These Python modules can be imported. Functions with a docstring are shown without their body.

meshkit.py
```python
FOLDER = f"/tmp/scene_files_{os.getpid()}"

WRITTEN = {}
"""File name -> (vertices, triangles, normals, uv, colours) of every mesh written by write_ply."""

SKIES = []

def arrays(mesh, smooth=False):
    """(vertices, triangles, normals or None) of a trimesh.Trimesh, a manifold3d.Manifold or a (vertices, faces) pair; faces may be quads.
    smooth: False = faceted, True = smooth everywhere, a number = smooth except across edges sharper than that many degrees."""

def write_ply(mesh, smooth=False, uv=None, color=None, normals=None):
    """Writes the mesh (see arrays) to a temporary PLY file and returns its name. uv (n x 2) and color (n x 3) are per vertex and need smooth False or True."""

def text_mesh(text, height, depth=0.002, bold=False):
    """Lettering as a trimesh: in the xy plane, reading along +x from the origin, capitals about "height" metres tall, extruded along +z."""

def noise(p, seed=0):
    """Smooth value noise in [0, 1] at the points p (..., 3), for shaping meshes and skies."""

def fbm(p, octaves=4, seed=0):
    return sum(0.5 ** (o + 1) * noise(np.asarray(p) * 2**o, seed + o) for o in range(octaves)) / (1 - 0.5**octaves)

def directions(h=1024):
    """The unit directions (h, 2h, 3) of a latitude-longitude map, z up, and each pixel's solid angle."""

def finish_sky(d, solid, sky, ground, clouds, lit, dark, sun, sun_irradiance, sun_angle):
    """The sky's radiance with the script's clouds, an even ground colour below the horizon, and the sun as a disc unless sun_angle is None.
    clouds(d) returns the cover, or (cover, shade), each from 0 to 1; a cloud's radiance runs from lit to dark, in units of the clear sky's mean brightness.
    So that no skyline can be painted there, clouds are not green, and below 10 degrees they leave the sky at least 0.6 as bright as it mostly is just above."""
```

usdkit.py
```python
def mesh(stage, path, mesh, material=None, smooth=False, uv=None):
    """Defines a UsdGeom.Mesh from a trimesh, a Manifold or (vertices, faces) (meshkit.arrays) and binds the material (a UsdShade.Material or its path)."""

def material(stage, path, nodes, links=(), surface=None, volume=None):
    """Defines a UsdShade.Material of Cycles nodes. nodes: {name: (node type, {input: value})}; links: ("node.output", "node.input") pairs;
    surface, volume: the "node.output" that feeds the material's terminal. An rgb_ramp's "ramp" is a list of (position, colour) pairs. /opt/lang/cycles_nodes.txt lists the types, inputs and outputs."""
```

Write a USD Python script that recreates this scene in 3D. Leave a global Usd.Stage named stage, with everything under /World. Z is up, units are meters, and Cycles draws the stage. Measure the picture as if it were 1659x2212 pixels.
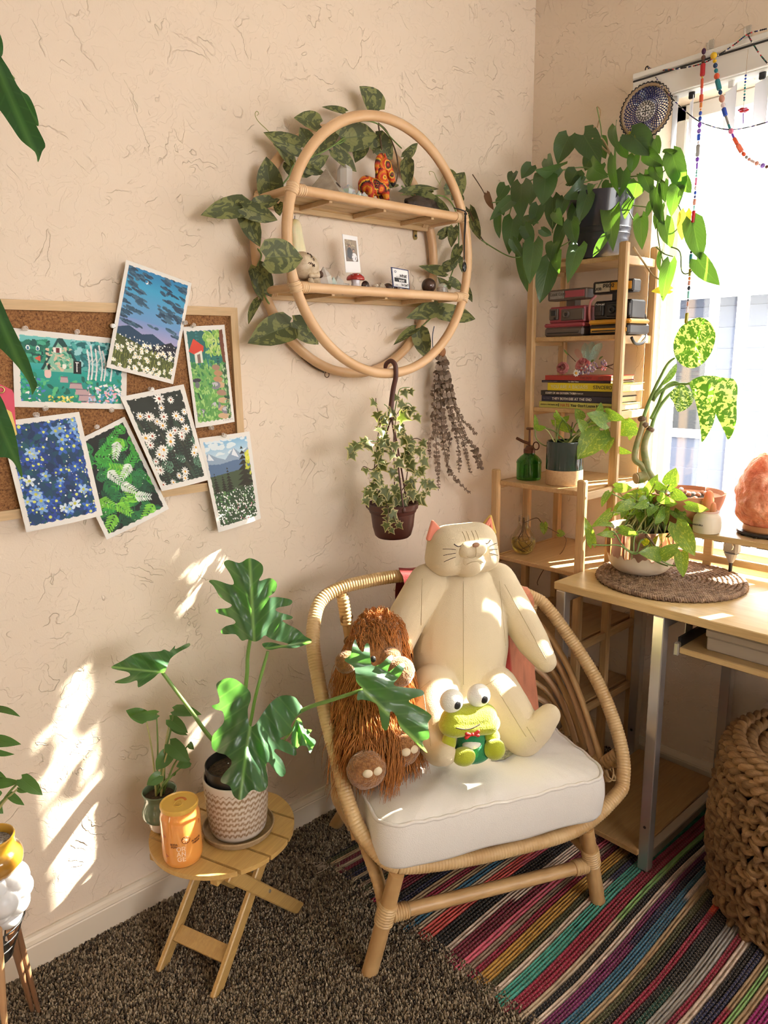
import math, random, numpy as np, trimesh, usdkit, meshkit
import manifold3d as mf
from scipy.spatial import Delaunay
from shapely.geometry import Polygon, Point
from shapely import contains_xy
from pxr import Usd, UsdGeom, UsdLux, UsdShade, Gf, Vt, Sdf

stage = Usd.Stage.CreateInMemory()
UsdGeom.SetStageUpAxis(stage, 'Z'); UsdGeom.SetStageMetersPerUnit(stage, 1.0)
stage.SetDefaultPrim(UsdGeom.Xform.Define(stage, '/World').GetPrim())
rnd = random.Random(7)
V = lambda *a: np.array(a, float)
def unit(v):
    v = np.asarray(v, float); return v / max(1e-12, np.linalg.norm(v))

# ---------------------------------------------------------------- camera
# world: the room corner is the origin, wall_left runs along -x (y = 0), wall_right along -y (x = 0), z up, metres
FPX, CXP, CYP = 1568.4, 829.5, 1106.0
EYE = V(-2.128, -1.588, 1.35)
_y, _p, _r = math.radians(47.849), math.radians(12.0076), math.radians(-0.945)
FWD = V(math.cos(_y) * math.cos(_p), math.sin(_y) * math.cos(_p), -math.sin(_p))
_ri = V(math.sin(_y), -math.cos(_y), 0); _up = np.cross(_ri, FWD)
RIGHT = math.cos(_r) * _ri + math.sin(_r) * _up; UP = -math.sin(_r) * _ri + math.cos(_r) * _up
EXPOSURE = -0.12
cam = UsdGeom.Camera.Define(stage, '/World/camera')
cam.CreateFocalLengthAttr(24.0); cam.CreateHorizontalApertureAttr(24.0 * 1659 / FPX); cam.CreateVerticalApertureAttr(24.0 * 2212 / FPX)
cam.CreateClippingRangeAttr(Gf.Vec2f(0.05, 200)); cam.CreateExposureAttr(EXPOSURE); cam.CreateFStopAttr(0.0)
cam.AddTransformOp().Set(Gf.Matrix4d(*[float(x) for row in ((*RIGHT, 0), (*UP, 0), (*(-FWD), 0), (*EYE, 1)) for x in row]))

# ---------------------------------------------------------------- sky, sun
SKY = 4.3
dome = UsdLux.DomeLight.Define(stage, '/World/sky'); dome.CreateIntensityAttr(SKY); dome.CreateColorAttr(Gf.Vec3f(0.99, 0.985, 0.97))
SUN_DIR = unit(V(-1.0, 0.38, -0.75))            # the way the sunlight travels: in through the window, down to the left
sun = UsdLux.DistantLight.Define(stage, '/World/sun')
sun.CreateNormalizeAttr(True); sun.CreateAngleAttr(0.5); sun.CreateIntensityAttr(19.0); sun.CreateColorAttr(Gf.Vec3f(1.0, 0.91, 0.75))
_z = -SUN_DIR; _x = unit(np.cross(V(0, 0, 1), _z)); _yy = np.cross(_z, _x)
sun.AddTransformOp().Set(Gf.Matrix4d(*[float(x) for row in ((*_x, 0), (*_yy, 0), (*_z, 0), (0, 0, 0, 1)) for x in row]))

# ---------------------------------------------------------------- measuring: a pixel of the photograph to a place in the room
def ray(x, y): return FWD + (x - CXP) / FPX * RIGHT - (y - CYP) / FPX * UP
def at(x, y, ax, val):
    d = ray(x, y); return EYE + d * ((val - EYE[ax]) / d[ax])
def atn(x, y, p, n):
    d = ray(x, y); return EYE + d * (((np.asarray(p) - EYE) @ np.asarray(n)) / (d @ np.asarray(n)))
def dp(x, y, depth): return EYE + ray(x, y) * depth
def depth_of(p): return float((np.asarray(p) - EYE) @ FWD)

# ---------------------------------------------------------------- meshes
def join(ms):
    ms = [m for m in ms if m is not None and len(m[1])]
    at_ = np.cumsum([0] + [len(m[0]) for m in ms])
    return np.vstack([m[0] for m in ms]), np.vstack([np.asarray(m[1]) + a for m, a in zip(ms, at_)])
def T(m): return np.array(m.vertices), np.array(m.faces)
def MFD(m):
    q = m.to_mesh(); return np.array(q.vert_properties[:, :3], float), np.array(q.tri_verts, int)
def xf(m, mat=None, t=None):
    v = np.asarray(m[0], float)
    if mat is not None: v = v @ np.asarray(mat).T
    if t is not None: v = v + np.asarray(t)
    f = np.asarray(m[1])
    if mat is not None and np.linalg.det(mat) < 0: f = f[:, ::-1]
    return v, f
def rz(a): c, s = math.cos(a), math.sin(a); return np.array([[c, -s, 0], [s, c, 0], [0, 0, 1.]])
def rx(a): c, s = math.cos(a), math.sin(a); return np.array([[1, 0, 0], [0, c, -s], [0, s, c.real]])
def ry(a): c, s = math.cos(a), math.sin(a); return np.array([[c, 0, s], [0, 1, 0], [-s, 0, c]])
def frame(z, xh=(1, 0, 0)):
    z = unit(z); x = np.asarray(xh, float) - (np.asarray(xh) @ z) * z
    if np.linalg.norm(x) < 1e-6: x = np.cross(z, V(0.3, 0.5, 0.8))
    x = unit(x); return np.stack([x, np.cross(z, x), z], 1)
_bx = {}
def box(c, s, bev=0.0, R=None):
    s = np.asarray(s, float); key = (tuple(np.round(s, 6)), round(bev, 6))
    if key not in _bx:
        h = s / 2; b = min(bev, h.min() * 0.9)
        if b <= 0: _bx[key] = T(trimesh.creation.box(s))
        else:
            p = []
            for sx in (-1, 1):
                for sy in (-1, 1):
                    for sz in (-1, 1):
                        q = np.array([sx, sy, sz])
                        for k in range(3):
                            e = h.copy() - b; e[k] += b; p.append(q * e)
            _bx[key] = T(trimesh.Trimesh(p).convex_hull)
    return xf(_bx[key], R, c)
def bbox(a, b, bev=0.0):
    a, b = np.minimum(a, b), np.maximum(a, b); return box((a + b) / 2, b - a, bev)
def bar(p, q, w, h, bev=0.001, xh=(0, 0, 1)):
    p, q = np.asarray(p, float), np.asarray(q, float); L = np.linalg.norm(q - p)
    return box((p + q) / 2, (h, w, L), bev, frame(q - p, xh))
def catmull(pts, n=8, closed=False):
    P = np.asarray(pts, float); N = len(P); out = []
    for i in range(N if closed else N - 1):
        a, b, c, d = (P[(i + k) % N] for k in (-1, 0, 1, 2)) if closed else (P[max(i - 1, 0)], P[i], P[i + 1], P[min(i + 2, N - 1)])
        for t in np.arange(n) / n:
            out.append(0.5 * (2 * b + (c - a) * t + (2 * a - 5 * b + 4 * c - d) * t * t + (3 * b - a - 3 * c + d) * t ** 3))
    if not closed: out.append(P[-1])
    return np.array(out)
def tube(path, r, n=8, closed=False, caps=True):
    P = np.asarray(path, float); N = len(P); r = np.broadcast_to(np.asarray(r, float), (N,))
    t = np.roll(P, -1, 0) - np.roll(P, 1, 0) if closed else np.gradient(P, axis=0)
    t = t / np.maximum(np.linalg.norm(t, axis=1, keepdims=True), 1e-12)
    u = unit(np.cross(t[0], V(0.31, 0.17, 0.93) if abs(t[0][2]) < 0.9 else V(1, 0.2, 0.1))); U = [u]
    for k in range(1, N):
        u = U[-1] - (U[-1] @ t[k]) * t[k]; U.append(unit(u))
    U = np.array(U); W = np.cross(t, U)
    a = np.arange(n) / n * 2 * np.pi
    v = (P[:, None] + r[:, None, None] * (np.cos(a)[None, :, None] * U[:, None] + np.sin(a)[None, :, None] * W[:, None])).reshape(-1, 3)
    i = np.arange(N if closed else N - 1)[:, None]; j = np.arange(n)[None]
    A = i * n + j; B = i * n + (j + 1) % n; Cc = ((i + 1) % N) * n + (j + 1) % n; D = ((i + 1) % N) * n + j
    f = np.concatenate([np.stack([A, B, Cc], -1).reshape(-1, 3), np.stack([A, Cc, D], -1).reshape(-1, 3)])
    if caps and not closed:
        v = np.vstack([v, P[:1], P[-1:]]); c0, c1 = N * n, N * n + 1; jj = np.arange(n)
        f = np.vstack([f, np.stack([np.full(n, c0), (jj + 1) % n, jj], 1), np.stack([np.full(n, c1), (N - 1) * n + jj, (N - 1) * n + (jj + 1) % n], 1)])
    return v, f
def lathe(prof, n=32, c=(0, 0, 0), R=None, wob=None):
    P = np.asarray(prof, float); N = len(P); a = np.arange(n) / n * 2 * np.pi
    rr = P[:, 0][:, None] * np.ones(n)[None]
    if wob is not None: rr = rr * wob(P[:, 1][:, None], a[None])
    v = np.stack([rr * np.cos(a), rr * np.sin(a), P[:, 1][:, None] * np.ones(n)], -1).reshape(-1, 3)
    i = np.arange(N - 1)[:, None]; j = np.arange(n)[None]
    A = i * n + j; B = i * n + (j + 1) % n; Cc = (i + 1) * n + (j + 1) % n; D = (i + 1) * n + j
    f = np.concatenate([np.stack([A, B, Cc], -1).reshape(-1, 3), np.stack([A, Cc, D], -1).reshape(-1, 3)])
    return xf((v, f), R, c)
def ball(c, r, sub=2, R=None):
    m = T(trimesh.creation.icosphere(sub)); return xf((m[0] * np.asarray(r), m[1]), R, c)
def prism(poly, z0, z1, R=None, t=None, bev=0):
    P = poly if isinstance(poly, Polygon) else Polygon(poly)
    return xf(T(trimesh.creation.extrude_polygon(P, z1 - z0, engine='earcut')), R, None) if t is None and z0 == 0 else xf(xf(T(trimesh.creation.extrude_polygon(P, z1 - z0, engine='earcut')), None, (0, 0, z0)), R, t)
def grid(nu, nv, fn):
    u, w = np.meshgrid(np.linspace(0, 1, nu), np.linspace(0, 1, nv), indexing='ij')
    v = np.asarray(fn(u, w)).reshape(-1, 3) if not isinstance(fn(u, w), tuple) else np.stack(np.broadcast_arrays(*fn(u, w)), -1).reshape(-1, 3)
    i, j = np.meshgrid(np.arange(nu - 1), np.arange(nv - 1), indexing='ij'); A = i * nv + j
    f = np.concatenate([np.stack([A, A + nv, A + nv + 1], -1).reshape(-1, 3), np.stack([A, A + nv + 1, A + 1], -1).reshape(-1, 3)])
    return v, f
def hull_chain(chains, edge=0.01, smooth=10, rounds=1):
    """chains: lists of (point, radius); each bone the hull of two spheres; all united into one smooth body"""
    def sph(p, r): 
        r = np.broadcast_to(np.asarray(r, float), (3,)); return mf.Manifold.sphere(1.0, 24).scale(tuple(map(float, r))).translate(tuple(map(float, p)))
    M_ = []
    for ch in chains:
        s = [sph(*x) for x in ch]
        M_ += [mf.Manifold.batch_hull([a, b]) for a, b in zip(s, s[1:])] if len(s) > 1 else s
    m = mf.Manifold.batch_boolean(M_, mf.OpType.Add).refine_to_length(edge)
    v, f = MFD(m); tm = trimesh.Trimesh(v, f, process=True)
    trimesh.smoothing.filter_taubin(tm, lamb=0.5, nu=0.51, iterations=smooth)
    return T(tm)
def normals(v, f):
    n = np.zeros_like(v); fn = np.cross(v[f[:, 1]] - v[f[:, 0]], v[f[:, 2]] - v[f[:, 0]])
    for k in range(3): np.add.at(n, f[:, k], fn)
    return n / np.maximum(np.linalg.norm(n, axis=1, keepdims=True), 1e-20)

# ---------------------------------------------------------------- prims
def numbered(path):
    if not stage.GetPrimAtPath(path): return path
    k = _num.get(path, 1)
    while stage.GetPrimAtPath(f'{path}_{k:03d}'): k += 1
    _num[path] = k + 1
    return f'{path}_{k:03d}'
_num = {}
def emit(path, m, mat, smooth=False, col=None, luv=None):
    v, f = np.asarray(m[0], float), np.asarray(m[1], int); n = None
    if smooth is True: n = normals(v, f)
    elif smooth: v, f, n = meshkit.arrays((v, f), smooth)
    p = UsdGeom.Mesh.Define(stage, path)
    p.CreatePointsAttr(Vt.Vec3fArray.FromNumpy(v.astype(np.float32)))
    p.CreateFaceVertexCountsAttr(Vt.IntArray.FromNumpy(np.full(len(f), 3, np.int32)))
    p.CreateFaceVertexIndicesAttr(Vt.IntArray.FromNumpy(f.astype(np.int32).ravel()))
    p.CreateSubdivisionSchemeAttr('none')
    if n is not None:
        p.CreateNormalsAttr(Vt.Vec3fArray.FromNumpy(n.astype(np.float32))); p.SetNormalsInterpolation('vertex')
    api = UsdGeom.PrimvarsAPI(p)
    if col is not None: api.CreatePrimvar('col', Sdf.ValueTypeNames.Color3fArray, 'vertex').Set(Vt.Vec3fArray.FromNumpy(np.asarray(col, np.float32)))
    if luv is not None: api.CreatePrimvar('luv', Sdf.ValueTypeNames.Color3fArray, 'vertex').Set(Vt.Vec3fArray.FromNumpy(np.asarray(luv, np.float32)))
    UsdShade.MaterialBindingAPI.Apply(p.GetPrim()).Bind(mat)
    return p.GetPrim()
def tag(pr, label=None, cat=None, group=None, kind=None):
    for k, x in (('label', label), ('category', cat), ('group', group), ('kind', kind)):
        if x: pr.SetCustomDataByKey(k, x)
    return pr
class Thing:
    """an Xform at the thing's base; its parts are given in room coordinates (or in its own, with rot / own=True)"""
    def __init__(s, name, label, cat, loc=(0, 0, 0), rot=0.0, group=None):
        s.path = numbered('/World/' + name); s.loc = np.asarray(loc, float); s.rot = rot
        x = UsdGeom.Xform.Define(stage, s.path); x.AddTranslateOp().Set(Gf.Vec3d(*map(float, s.loc)))
        if rot: x.AddRotateZOp().Set(math.degrees(rot))
        s.prim = tag(x.GetPrim(), label, cat, group)
    def part(s, name, m, mat, parent=None, smooth=False, own=False, col=None, luv=None, label=None, kind=None):
        v = np.asarray(m[0], float)
        if not own: v = (v - s.loc) @ (rz(s.rot) if s.rot else np.eye(3))
        path = numbered(f'{parent.GetPath() if parent else s.path}/{name}')
        return tag(emit(path, (v, m[1]), mat, smooth, col, luv), label, None, None, kind)
    def copy(s, label, loc, rotm=None, group=None):
        was = s.prim.GetCustomData(); base = s.path.rsplit('/', 1)[1]
        x = UsdGeom.Xform.Define(stage, numbered('/World/' + base))
        x.GetPrim().GetReferences().AddInternalReference(Sdf.Path(s.path)); x.GetPrim().SetInstanceable(True)
        x.ClearXformOpOrder()
        M4 = np.eye(4); M4[3, :3] = loc
        if rotm is not None: M4[:3, :3] = np.asarray(rotm).T
        x.AddTransformOp().Set(Gf.Matrix4d(*map(float, M4.ravel())))
        return tag(x.GetPrim(), label, was['category'], group or was.get('group'))
def single(name, m, mat, label, cat, smooth=False, group=None, kind=None, col=None, luv=None):
    v = np.asarray(m[0], float); c = np.array([(v[:, 0].min() + v[:, 0].max()) / 2, (v[:, 1].min() + v[:, 1].max()) / 2, v[:, 2].min()])
    path = numbered('/World/' + name); pr = emit(path, (v - c, m[1]), mat, smooth, col, luv)
    UsdGeom.Xformable(pr).AddTranslateOp().Set(Gf.Vec3d(*map(float, c)))
    return tag(pr, label, cat, group, kind)
def struct(name, m, mat, parent=None, smooth=False):
    path = numbered(f'{parent.GetPath() if parent else "/World"}/{name}')
    return tag(emit(path, m, mat, smooth), None, None, None, None if parent else 'structure')

# ---------------------------------------------------------------- materials
_mats = {}
def srgb(r, g, b):
    c = np.array([r, g, b], float) / 255; return tuple(np.where(c <= 0.04045, c / 12.92, ((c + 0.055) / 1.055) ** 2.4))
def mat(name, nodes, links, surface='p.BSDF', volume=None):
    _mats[name] = usdkit.material(stage, '/World/Looks/' + name, nodes, links, surface=surface, volume=volume); return _mats[name]
def plain(name, c, rough=0.5, var=0.0, vscale=20.0, bump=0.0, bscale=200.0, rnd_=0.0, stretch=None, c2=None, detail=3.0, world=False, **kw):
    """a principled material; var mixes c towards c2 by noise, bump adds fine relief, rnd_ varies brightness from piece to piece"""
    n = {'p': ('principled_bsdf', {'base_color': c, 'roughness': rough, **kw})}; L = []
    if var or bump: n['tc'] = ('geometry', {}) if world else ('texture_coordinate', {}); src = 'tc.position' if world else 'tc.object'
    if stretch is not None and (var or bump): n['mp'] = ('mapping', {'scale': stretch}); L.append((src, 'mp.vector')); src = 'mp.vector'
    out = None
    if var:
        c2 = c2 if c2 is not None else tuple(x * 0.55 for x in c)
        n['nz'] = ('noise_texture', {'scale': vscale, 'detail': detail, 'roughness': 0.6}); L.append((src, 'nz.vector'))
        n['mr'] = ('map_range', {'from_min': 0.35, 'from_max': 0.65, 'to_min': 0.0, 'to_max': var, 'clamp': True}); L.append(('nz.fac', 'mr.value'))
        n['mx'] = ('mix', {'color1': c, 'color2': c2}); L += [('mr.result', 'mx.fac')]; out = 'mx.color'
    if rnd_:
        n['oi'] = ('object_info', {}); n['rr'] = ('map_range', {'to_min': 1 - rnd_, 'to_max': 1 + rnd_}); L.append(('oi.random', 'rr.value'))
        n['hv'] = ('hsv', {'color': c}); L.append(('rr.result', 'hv.value'))
        if out: L.append((out, 'hv.color'))
        out = 'hv.color'
    if out: L.append((out, 'p.base_color'))
    if bump:
        n['bn'] = ('noise_texture', {'scale': bscale, 'detail': 2.0}); n['bp'] = ('bump', {'strength': 1.0, 'distance': bump})
        L += [(src, 'bn.vector'), ('bn.fac', 'bp.height'), ('bp.normal', 'p.normal')]
    return mat(name, n, L)
def wood(name, c1, c2, axis=0, rough=0.45, scale=14.0, rnd_=0.08, ring=1.0):
    s = [9.0, 9.0, 9.0]; s[axis] = 0.6
    n = {'tc': ('texture_coordinate', {}), 'mp': ('mapping', {'scale': tuple(s)}), 'n1': ('noise_texture', {'scale': scale * 0.35, 'detail': 4.0, 'roughness': 0.62, 'distortion': 0.6}),
         'n2': ('noise_texture', {'scale': scale * 2.2, 'detail': 2.0}), 'm1': ('map_range', {'from_min': 0.3, 'from_max': 0.7, 'clamp': True}), 'mx': ('mix', {'color1': c1, 'color2': c2}),
         'm2': ('map_range', {'from_min': 0.35, 'from_max': 0.75, 'to_min': 1.0, 'to_max': 0.86, 'clamp': True}), 'oi': ('object_info', {}),
         'rr': ('map_range', {'to_min': 1 - rnd_, 'to_max': 1 + rnd_}), 'mu': ('math', {'math_type': 'multiply'}), 'hv': ('hsv', {}),
         'bp': ('bump', {'strength': 0.5, 'distance': 0.0004}), 'p': ('principled_bsdf', {'roughness': rough})}
    L = [('tc.object', 'mp.vector'), ('mp.vector', 'n1.vector'), ('mp.vector', 'n2.vector'), ('n1.fac', 'm1.value'), ('m1.result', 'mx.fac'), ('n2.fac', 'm2.value'), ('oi.random', 'rr.value'),
         ('rr.result', 'mu.value1'), ('m2.result', 'mu.value2'), ('mu.value', 'hv.value'), ('mx.color', 'hv.color'), ('hv.color', 'p.base_color'), ('n2.fac', 'bp.height'), ('bp.normal', 'p.normal')]
    return mat(name, n, L)
def colmat(name, rough=0.7, bump=0.0, bscale=800.0, **kw):
    """colour from the mesh's own col attribute (flat print, beads, fur)"""
    n = {'a': ('attribute', {'attribute': 'col'}), 'p': ('principled_bsdf', {'roughness': rough, **kw})}; L = [('a.color', 'p.base_color')]
    if bump:
        n['tc'] = ('texture_coordinate', {}); n['bn'] = ('noise_texture', {'scale': bscale}); n['bp'] = ('bump', {'strength': 1.0, 'distance': bump})
        L += [('tc.object', 'bn.vector'), ('bn.fac', 'bp.height'), ('bp.normal', 'p.normal')]
    return mat(name, n, L)
def leafmat(name, c, back, vein, var=None, amount=0.0, rough=0.35, trans=0.35, tcol=None, vscale=5.0, veins=9.0, veinamt=0.35, edge=None, vstretch=(1.0, 2.2, 8.0)):
    """a leaf: midrib and side veins from its own coordinates (s across, t along, random), variegation by noise, light shining through"""
    n = {'a': ('attribute', {'attribute': 'luv'}), 'sp': ('separate_xyz', {}), 'ab': ('math', {'math_type': 'absolute'}),
         'rib': ('map_range', {'from_min': 0.0, 'from_max': 0.07, 'to_min': 1.0, 'to_max': 0.0, 'clamp': True}),
         'k1': ('math', {'math_type': 'multiply', 'value2': -0.45}), 'k2': ('math', {'math_type': 'add'}), 'k3': ('math', {'math_type': 'multiply', 'value2': veins}), 'k4': ('math', {'math_type': 'pingpong', 'value2': 0.5}),
         'k5': ('map_range', {'from_min': 0.0, 'from_max': 0.12, 'to_min': veinamt, 'to_max': 0.0, 'clamp': True}), 'mxv': ('math', {'math_type': 'maximum'}),
         'rr': ('map_range', {'to_min': 0.8, 'to_max': 1.22}), 'hv': ('hsv', {'color': c}), 'm1': ('mix', {'color2': vein}),
         'p': ('principled_bsdf', {'roughness': rough}), 'tr': ('translucent_bsdf', {}), 'ms': ('mix_closure', {'fac': trans}),
         'gb': ('geometry', {}), 'mb': ('mix', {'color2': back}), 'fb': ('math', {'math_type': 'multiply', 'value2': 0.6}),
         'bp': ('bump', {'strength': 0.6, 'distance': 0.0012}), 'th': ('mix', {'mix_type': 'multiply', 'fac': 1.0, 'color2': tcol or (1.6, 1.9, 0.7)})}
    L = [('a.vector', 'sp.vector'), ('sp.x', 'ab.value1'), ('ab.value', 'rib.value'), ('ab.value', 'k1.value1'), ('k1.value', 'k2.value1'), ('sp.y', 'k2.value2'), ('k2.value', 'k3.value1'), ('k3.value', 'k4.value1'), ('k4.value', 'k5.value'),
         ('k5.result', 'mxv.value1'), ('rib.result', 'mxv.value2'), ('sp.z', 'rr.value'), ('rr.result', 'hv.value'), ('mxv.value', 'm1.fac'),
         ('gb.backfacing', 'fb.value1'), ('fb.value', 'mb.fac'), ('m1.color', 'mb.color1'), ('mb.color', 'p.base_color'), ('mb.color', 'th.color1'), ('th.color', 'tr.color'),
         ('p.BSDF', 'ms.closure1'), ('tr.BSDF', 'ms.closure2'), ('mxv.value', 'bp.height'), ('bp.normal', 'p.normal')]
    top = 'hv.color'
    if var is not None:
        n['vm'] = ('mapping', {'scale': vstretch}); n['vn'] = ('noise_texture', {'scale': vscale, 'detail': 2.2, 'roughness': 0.5, 'distortion': 0.8})
        n['vr'] = ('map_range', {'from_min': 0.62 - 0.25 * amount, 'from_max': 0.66 - 0.25 * amount, 'clamp': True}); n['vx'] = ('mix', {'color2': var})
        L += [('a.vector', 'vm.vector'), ('vm.vector', 'vn.vector'), ('vn.fac', 'vr.value'), ('vr.result', 'vx.fac'), (top, 'vx.color1')]; top = 'vx.color'
    if edge is not None:
        n['er'] = ('map_range', {'from_min': 0.72, 'from_max': 0.86, 'clamp': True}); n['ex'] = ('mix', {'color2': edge}); L += [('ab.value', 'er.value'), ('er.result', 'ex.fac'), (top, 'ex.color1')]; top = 'ex.color'
    L.append((top, 'm1.color1'))
    return mat(name, n, L, surface='ms.closure')
# ================================================================ THE ROOM
def wall_material(name, c, c2):
    """paint over a trowelled plaster with raised, broken, wandering ridges"""
    n = {'g': ('geometry', {}), 'nw': ('noise_texture', {'scale': 9.0, 'detail': 4.0, 'roughness': 0.6}), 'sc': ('vector_math', {'math_type': 'scale', 'scale': 0.05}), 'ad': ('vector_math', {'math_type': 'add'}),
         'vo': ('noise_texture', {'scale': 4.6, 'detail': 3.5, 'roughness': 0.62, 'distortion': 0.8}), 'vk': ('math', {'math_type': 'multiply', 'value2': 9.0}), 'pp': ('math', {'math_type': 'pingpong', 'value2': 0.5}),
         'rd': ('map_range', {'range_type': 'smoothstep', 'from_min': 0.0, 'from_max': 0.055, 'to_min': 1.0, 'to_max': 0.0, 'clamp': True}),
         'nm': ('noise_texture', {'scale': 13.0, 'detail': 2.0}), 'mk': ('map_range', {'from_min': 0.50, 'from_max': 0.60, 'clamp': True}), 'mu': ('math', {'math_type': 'multiply'}),
         'n3': ('noise_texture', {'scale': 26.0, 'detail': 3.0, 'distortion': 1.2}), 'r3': ('map_range', {'from_min': 0.495, 'from_max': 0.515, 'clamp': True}), 'm3': ('math', {'math_type': 'multiply', 'value2': 0.16}),
         'n4': ('noise_texture', {'scale': 240.0, 'detail': 2.0}), 'm4': ('math', {'math_type': 'multiply', 'value2': 0.16}), 'a1': ('math', {'math_type': 'add'}), 'a2': ('math', {'math_type': 'add'}),
         'bp': ('bump', {'strength': 0.8, 'distance': 0.0024}), 'n5': ('noise_texture', {'scale': 1.7, 'detail': 2.0}), 'mx': ('mix', {'color1': c, 'color2': c2}), 'p': ('principled_bsdf', {'roughness': 0.62, 'specular_ior_level': 0.3})}
    L = [('g.position', 'nw.vector'), ('nw.color', 'sc.vector1'), ('sc.vector', 'ad.vector1'), ('g.position', 'ad.vector2'), ('ad.vector', 'vo.vector'), ('vo.fac', 'vk.value1'), ('vk.value', 'pp.value1'), ('pp.value', 'rd.value'), ('g.position', 'nm.vector'), ('nm.fac', 'mk.value'),
         ('rd.result', 'mu.value1'), ('mk.result', 'mu.value2'), ('g.position', 'n3.vector'), ('n3.fac', 'r3.value'), ('r3.result', 'm3.value1'), ('g.position', 'n4.vector'), ('n4.fac', 'm4.value1'), ('mu.value', 'a1.value1'), ('m3.value', 'a1.value2'),
         ('a1.value', 'a2.value1'), ('m4.value', 'a2.value2'), ('a2.value', 'bp.height'), ('bp.normal', 'p.normal'), ('g.position', 'n5.vector'), ('n5.fac', 'mx.fac'), ('mx.color', 'p.base_color')]
    return mat(name, n, L)
WALL = wall_material('wall_paint', (0.80, 0.675, 0.555), (0.77, 0.64, 0.51))
CEIL = plain('ceiling_paint', (0.80, 0.74, 0.65), 0.8)
BASE = plain('baseboard_paint', (0.76, 0.66, 0.53), 0.4)
WHITE = plain('white_vinyl', (0.82, 0.81, 0.79), 0.35)
DARK = plain('dark_gap', (0.02, 0.02, 0.022), 0.6)
CARPET_BASE = plain('carpet_backing', (0.10, 0.075, 0.055), 0.95, var=1.0, vscale=120, c2=(0.22, 0.18, 0.13))

RX0, RY0, RZ1 = -4.4, -4.4, 2.62          # far sides and ceiling of the room
WY0, WY1, WZ0, WZ1 = -1.95, -0.440, 0.80, 2.055   # the window's opening in wall_right
struct('wall_left', bbox(V(RX0, 0, -0.05), V(0.16, 0.16, RZ1)), WALL)
struct('wall_right', join([bbox(V(0, WY1, -0.05), V(0.16, 0.0, RZ1)), bbox(V(0, WY0, -0.05), V(0.16, WY1, WZ0)), bbox(V(0, WY0, WZ1), V(0.16, WY1, RZ1)), bbox(V(0, RY0, -0.05), V(0.16, WY0, RZ1))]), WALL)
struct('wall_behind', join([bbox(V(RX0 - 0.16, RY0 - 0.16, -0.05), V(-2.3, RY0, RZ1)), bbox(V(-2.3, RY0 - 0.16, 2.15), V(-0.5, RY0, RZ1)), bbox(V(-2.3, RY0 - 0.16, -0.05), V(-0.5, RY0, 1.0)), bbox(V(-0.5, RY0 - 0.16, -0.05), V(0.16, RY0, RZ1))]), WALL)
struct('wall_far_left', bbox(V(RX0 - 0.16, RY0, -0.05), V(RX0, 0.16, RZ1)), WALL)
struct('ceiling', bbox(V(RX0 - 0.16, RY0 - 0.16, RZ1), V(0.16, 0.16, RZ1 + 0.12)), CEIL)
struct('floor', bbox(V(RX0 - 0.16, RY0 - 0.16, -0.05), V(0.16, 0.16, 0.0)), CARPET_BASE)
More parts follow.
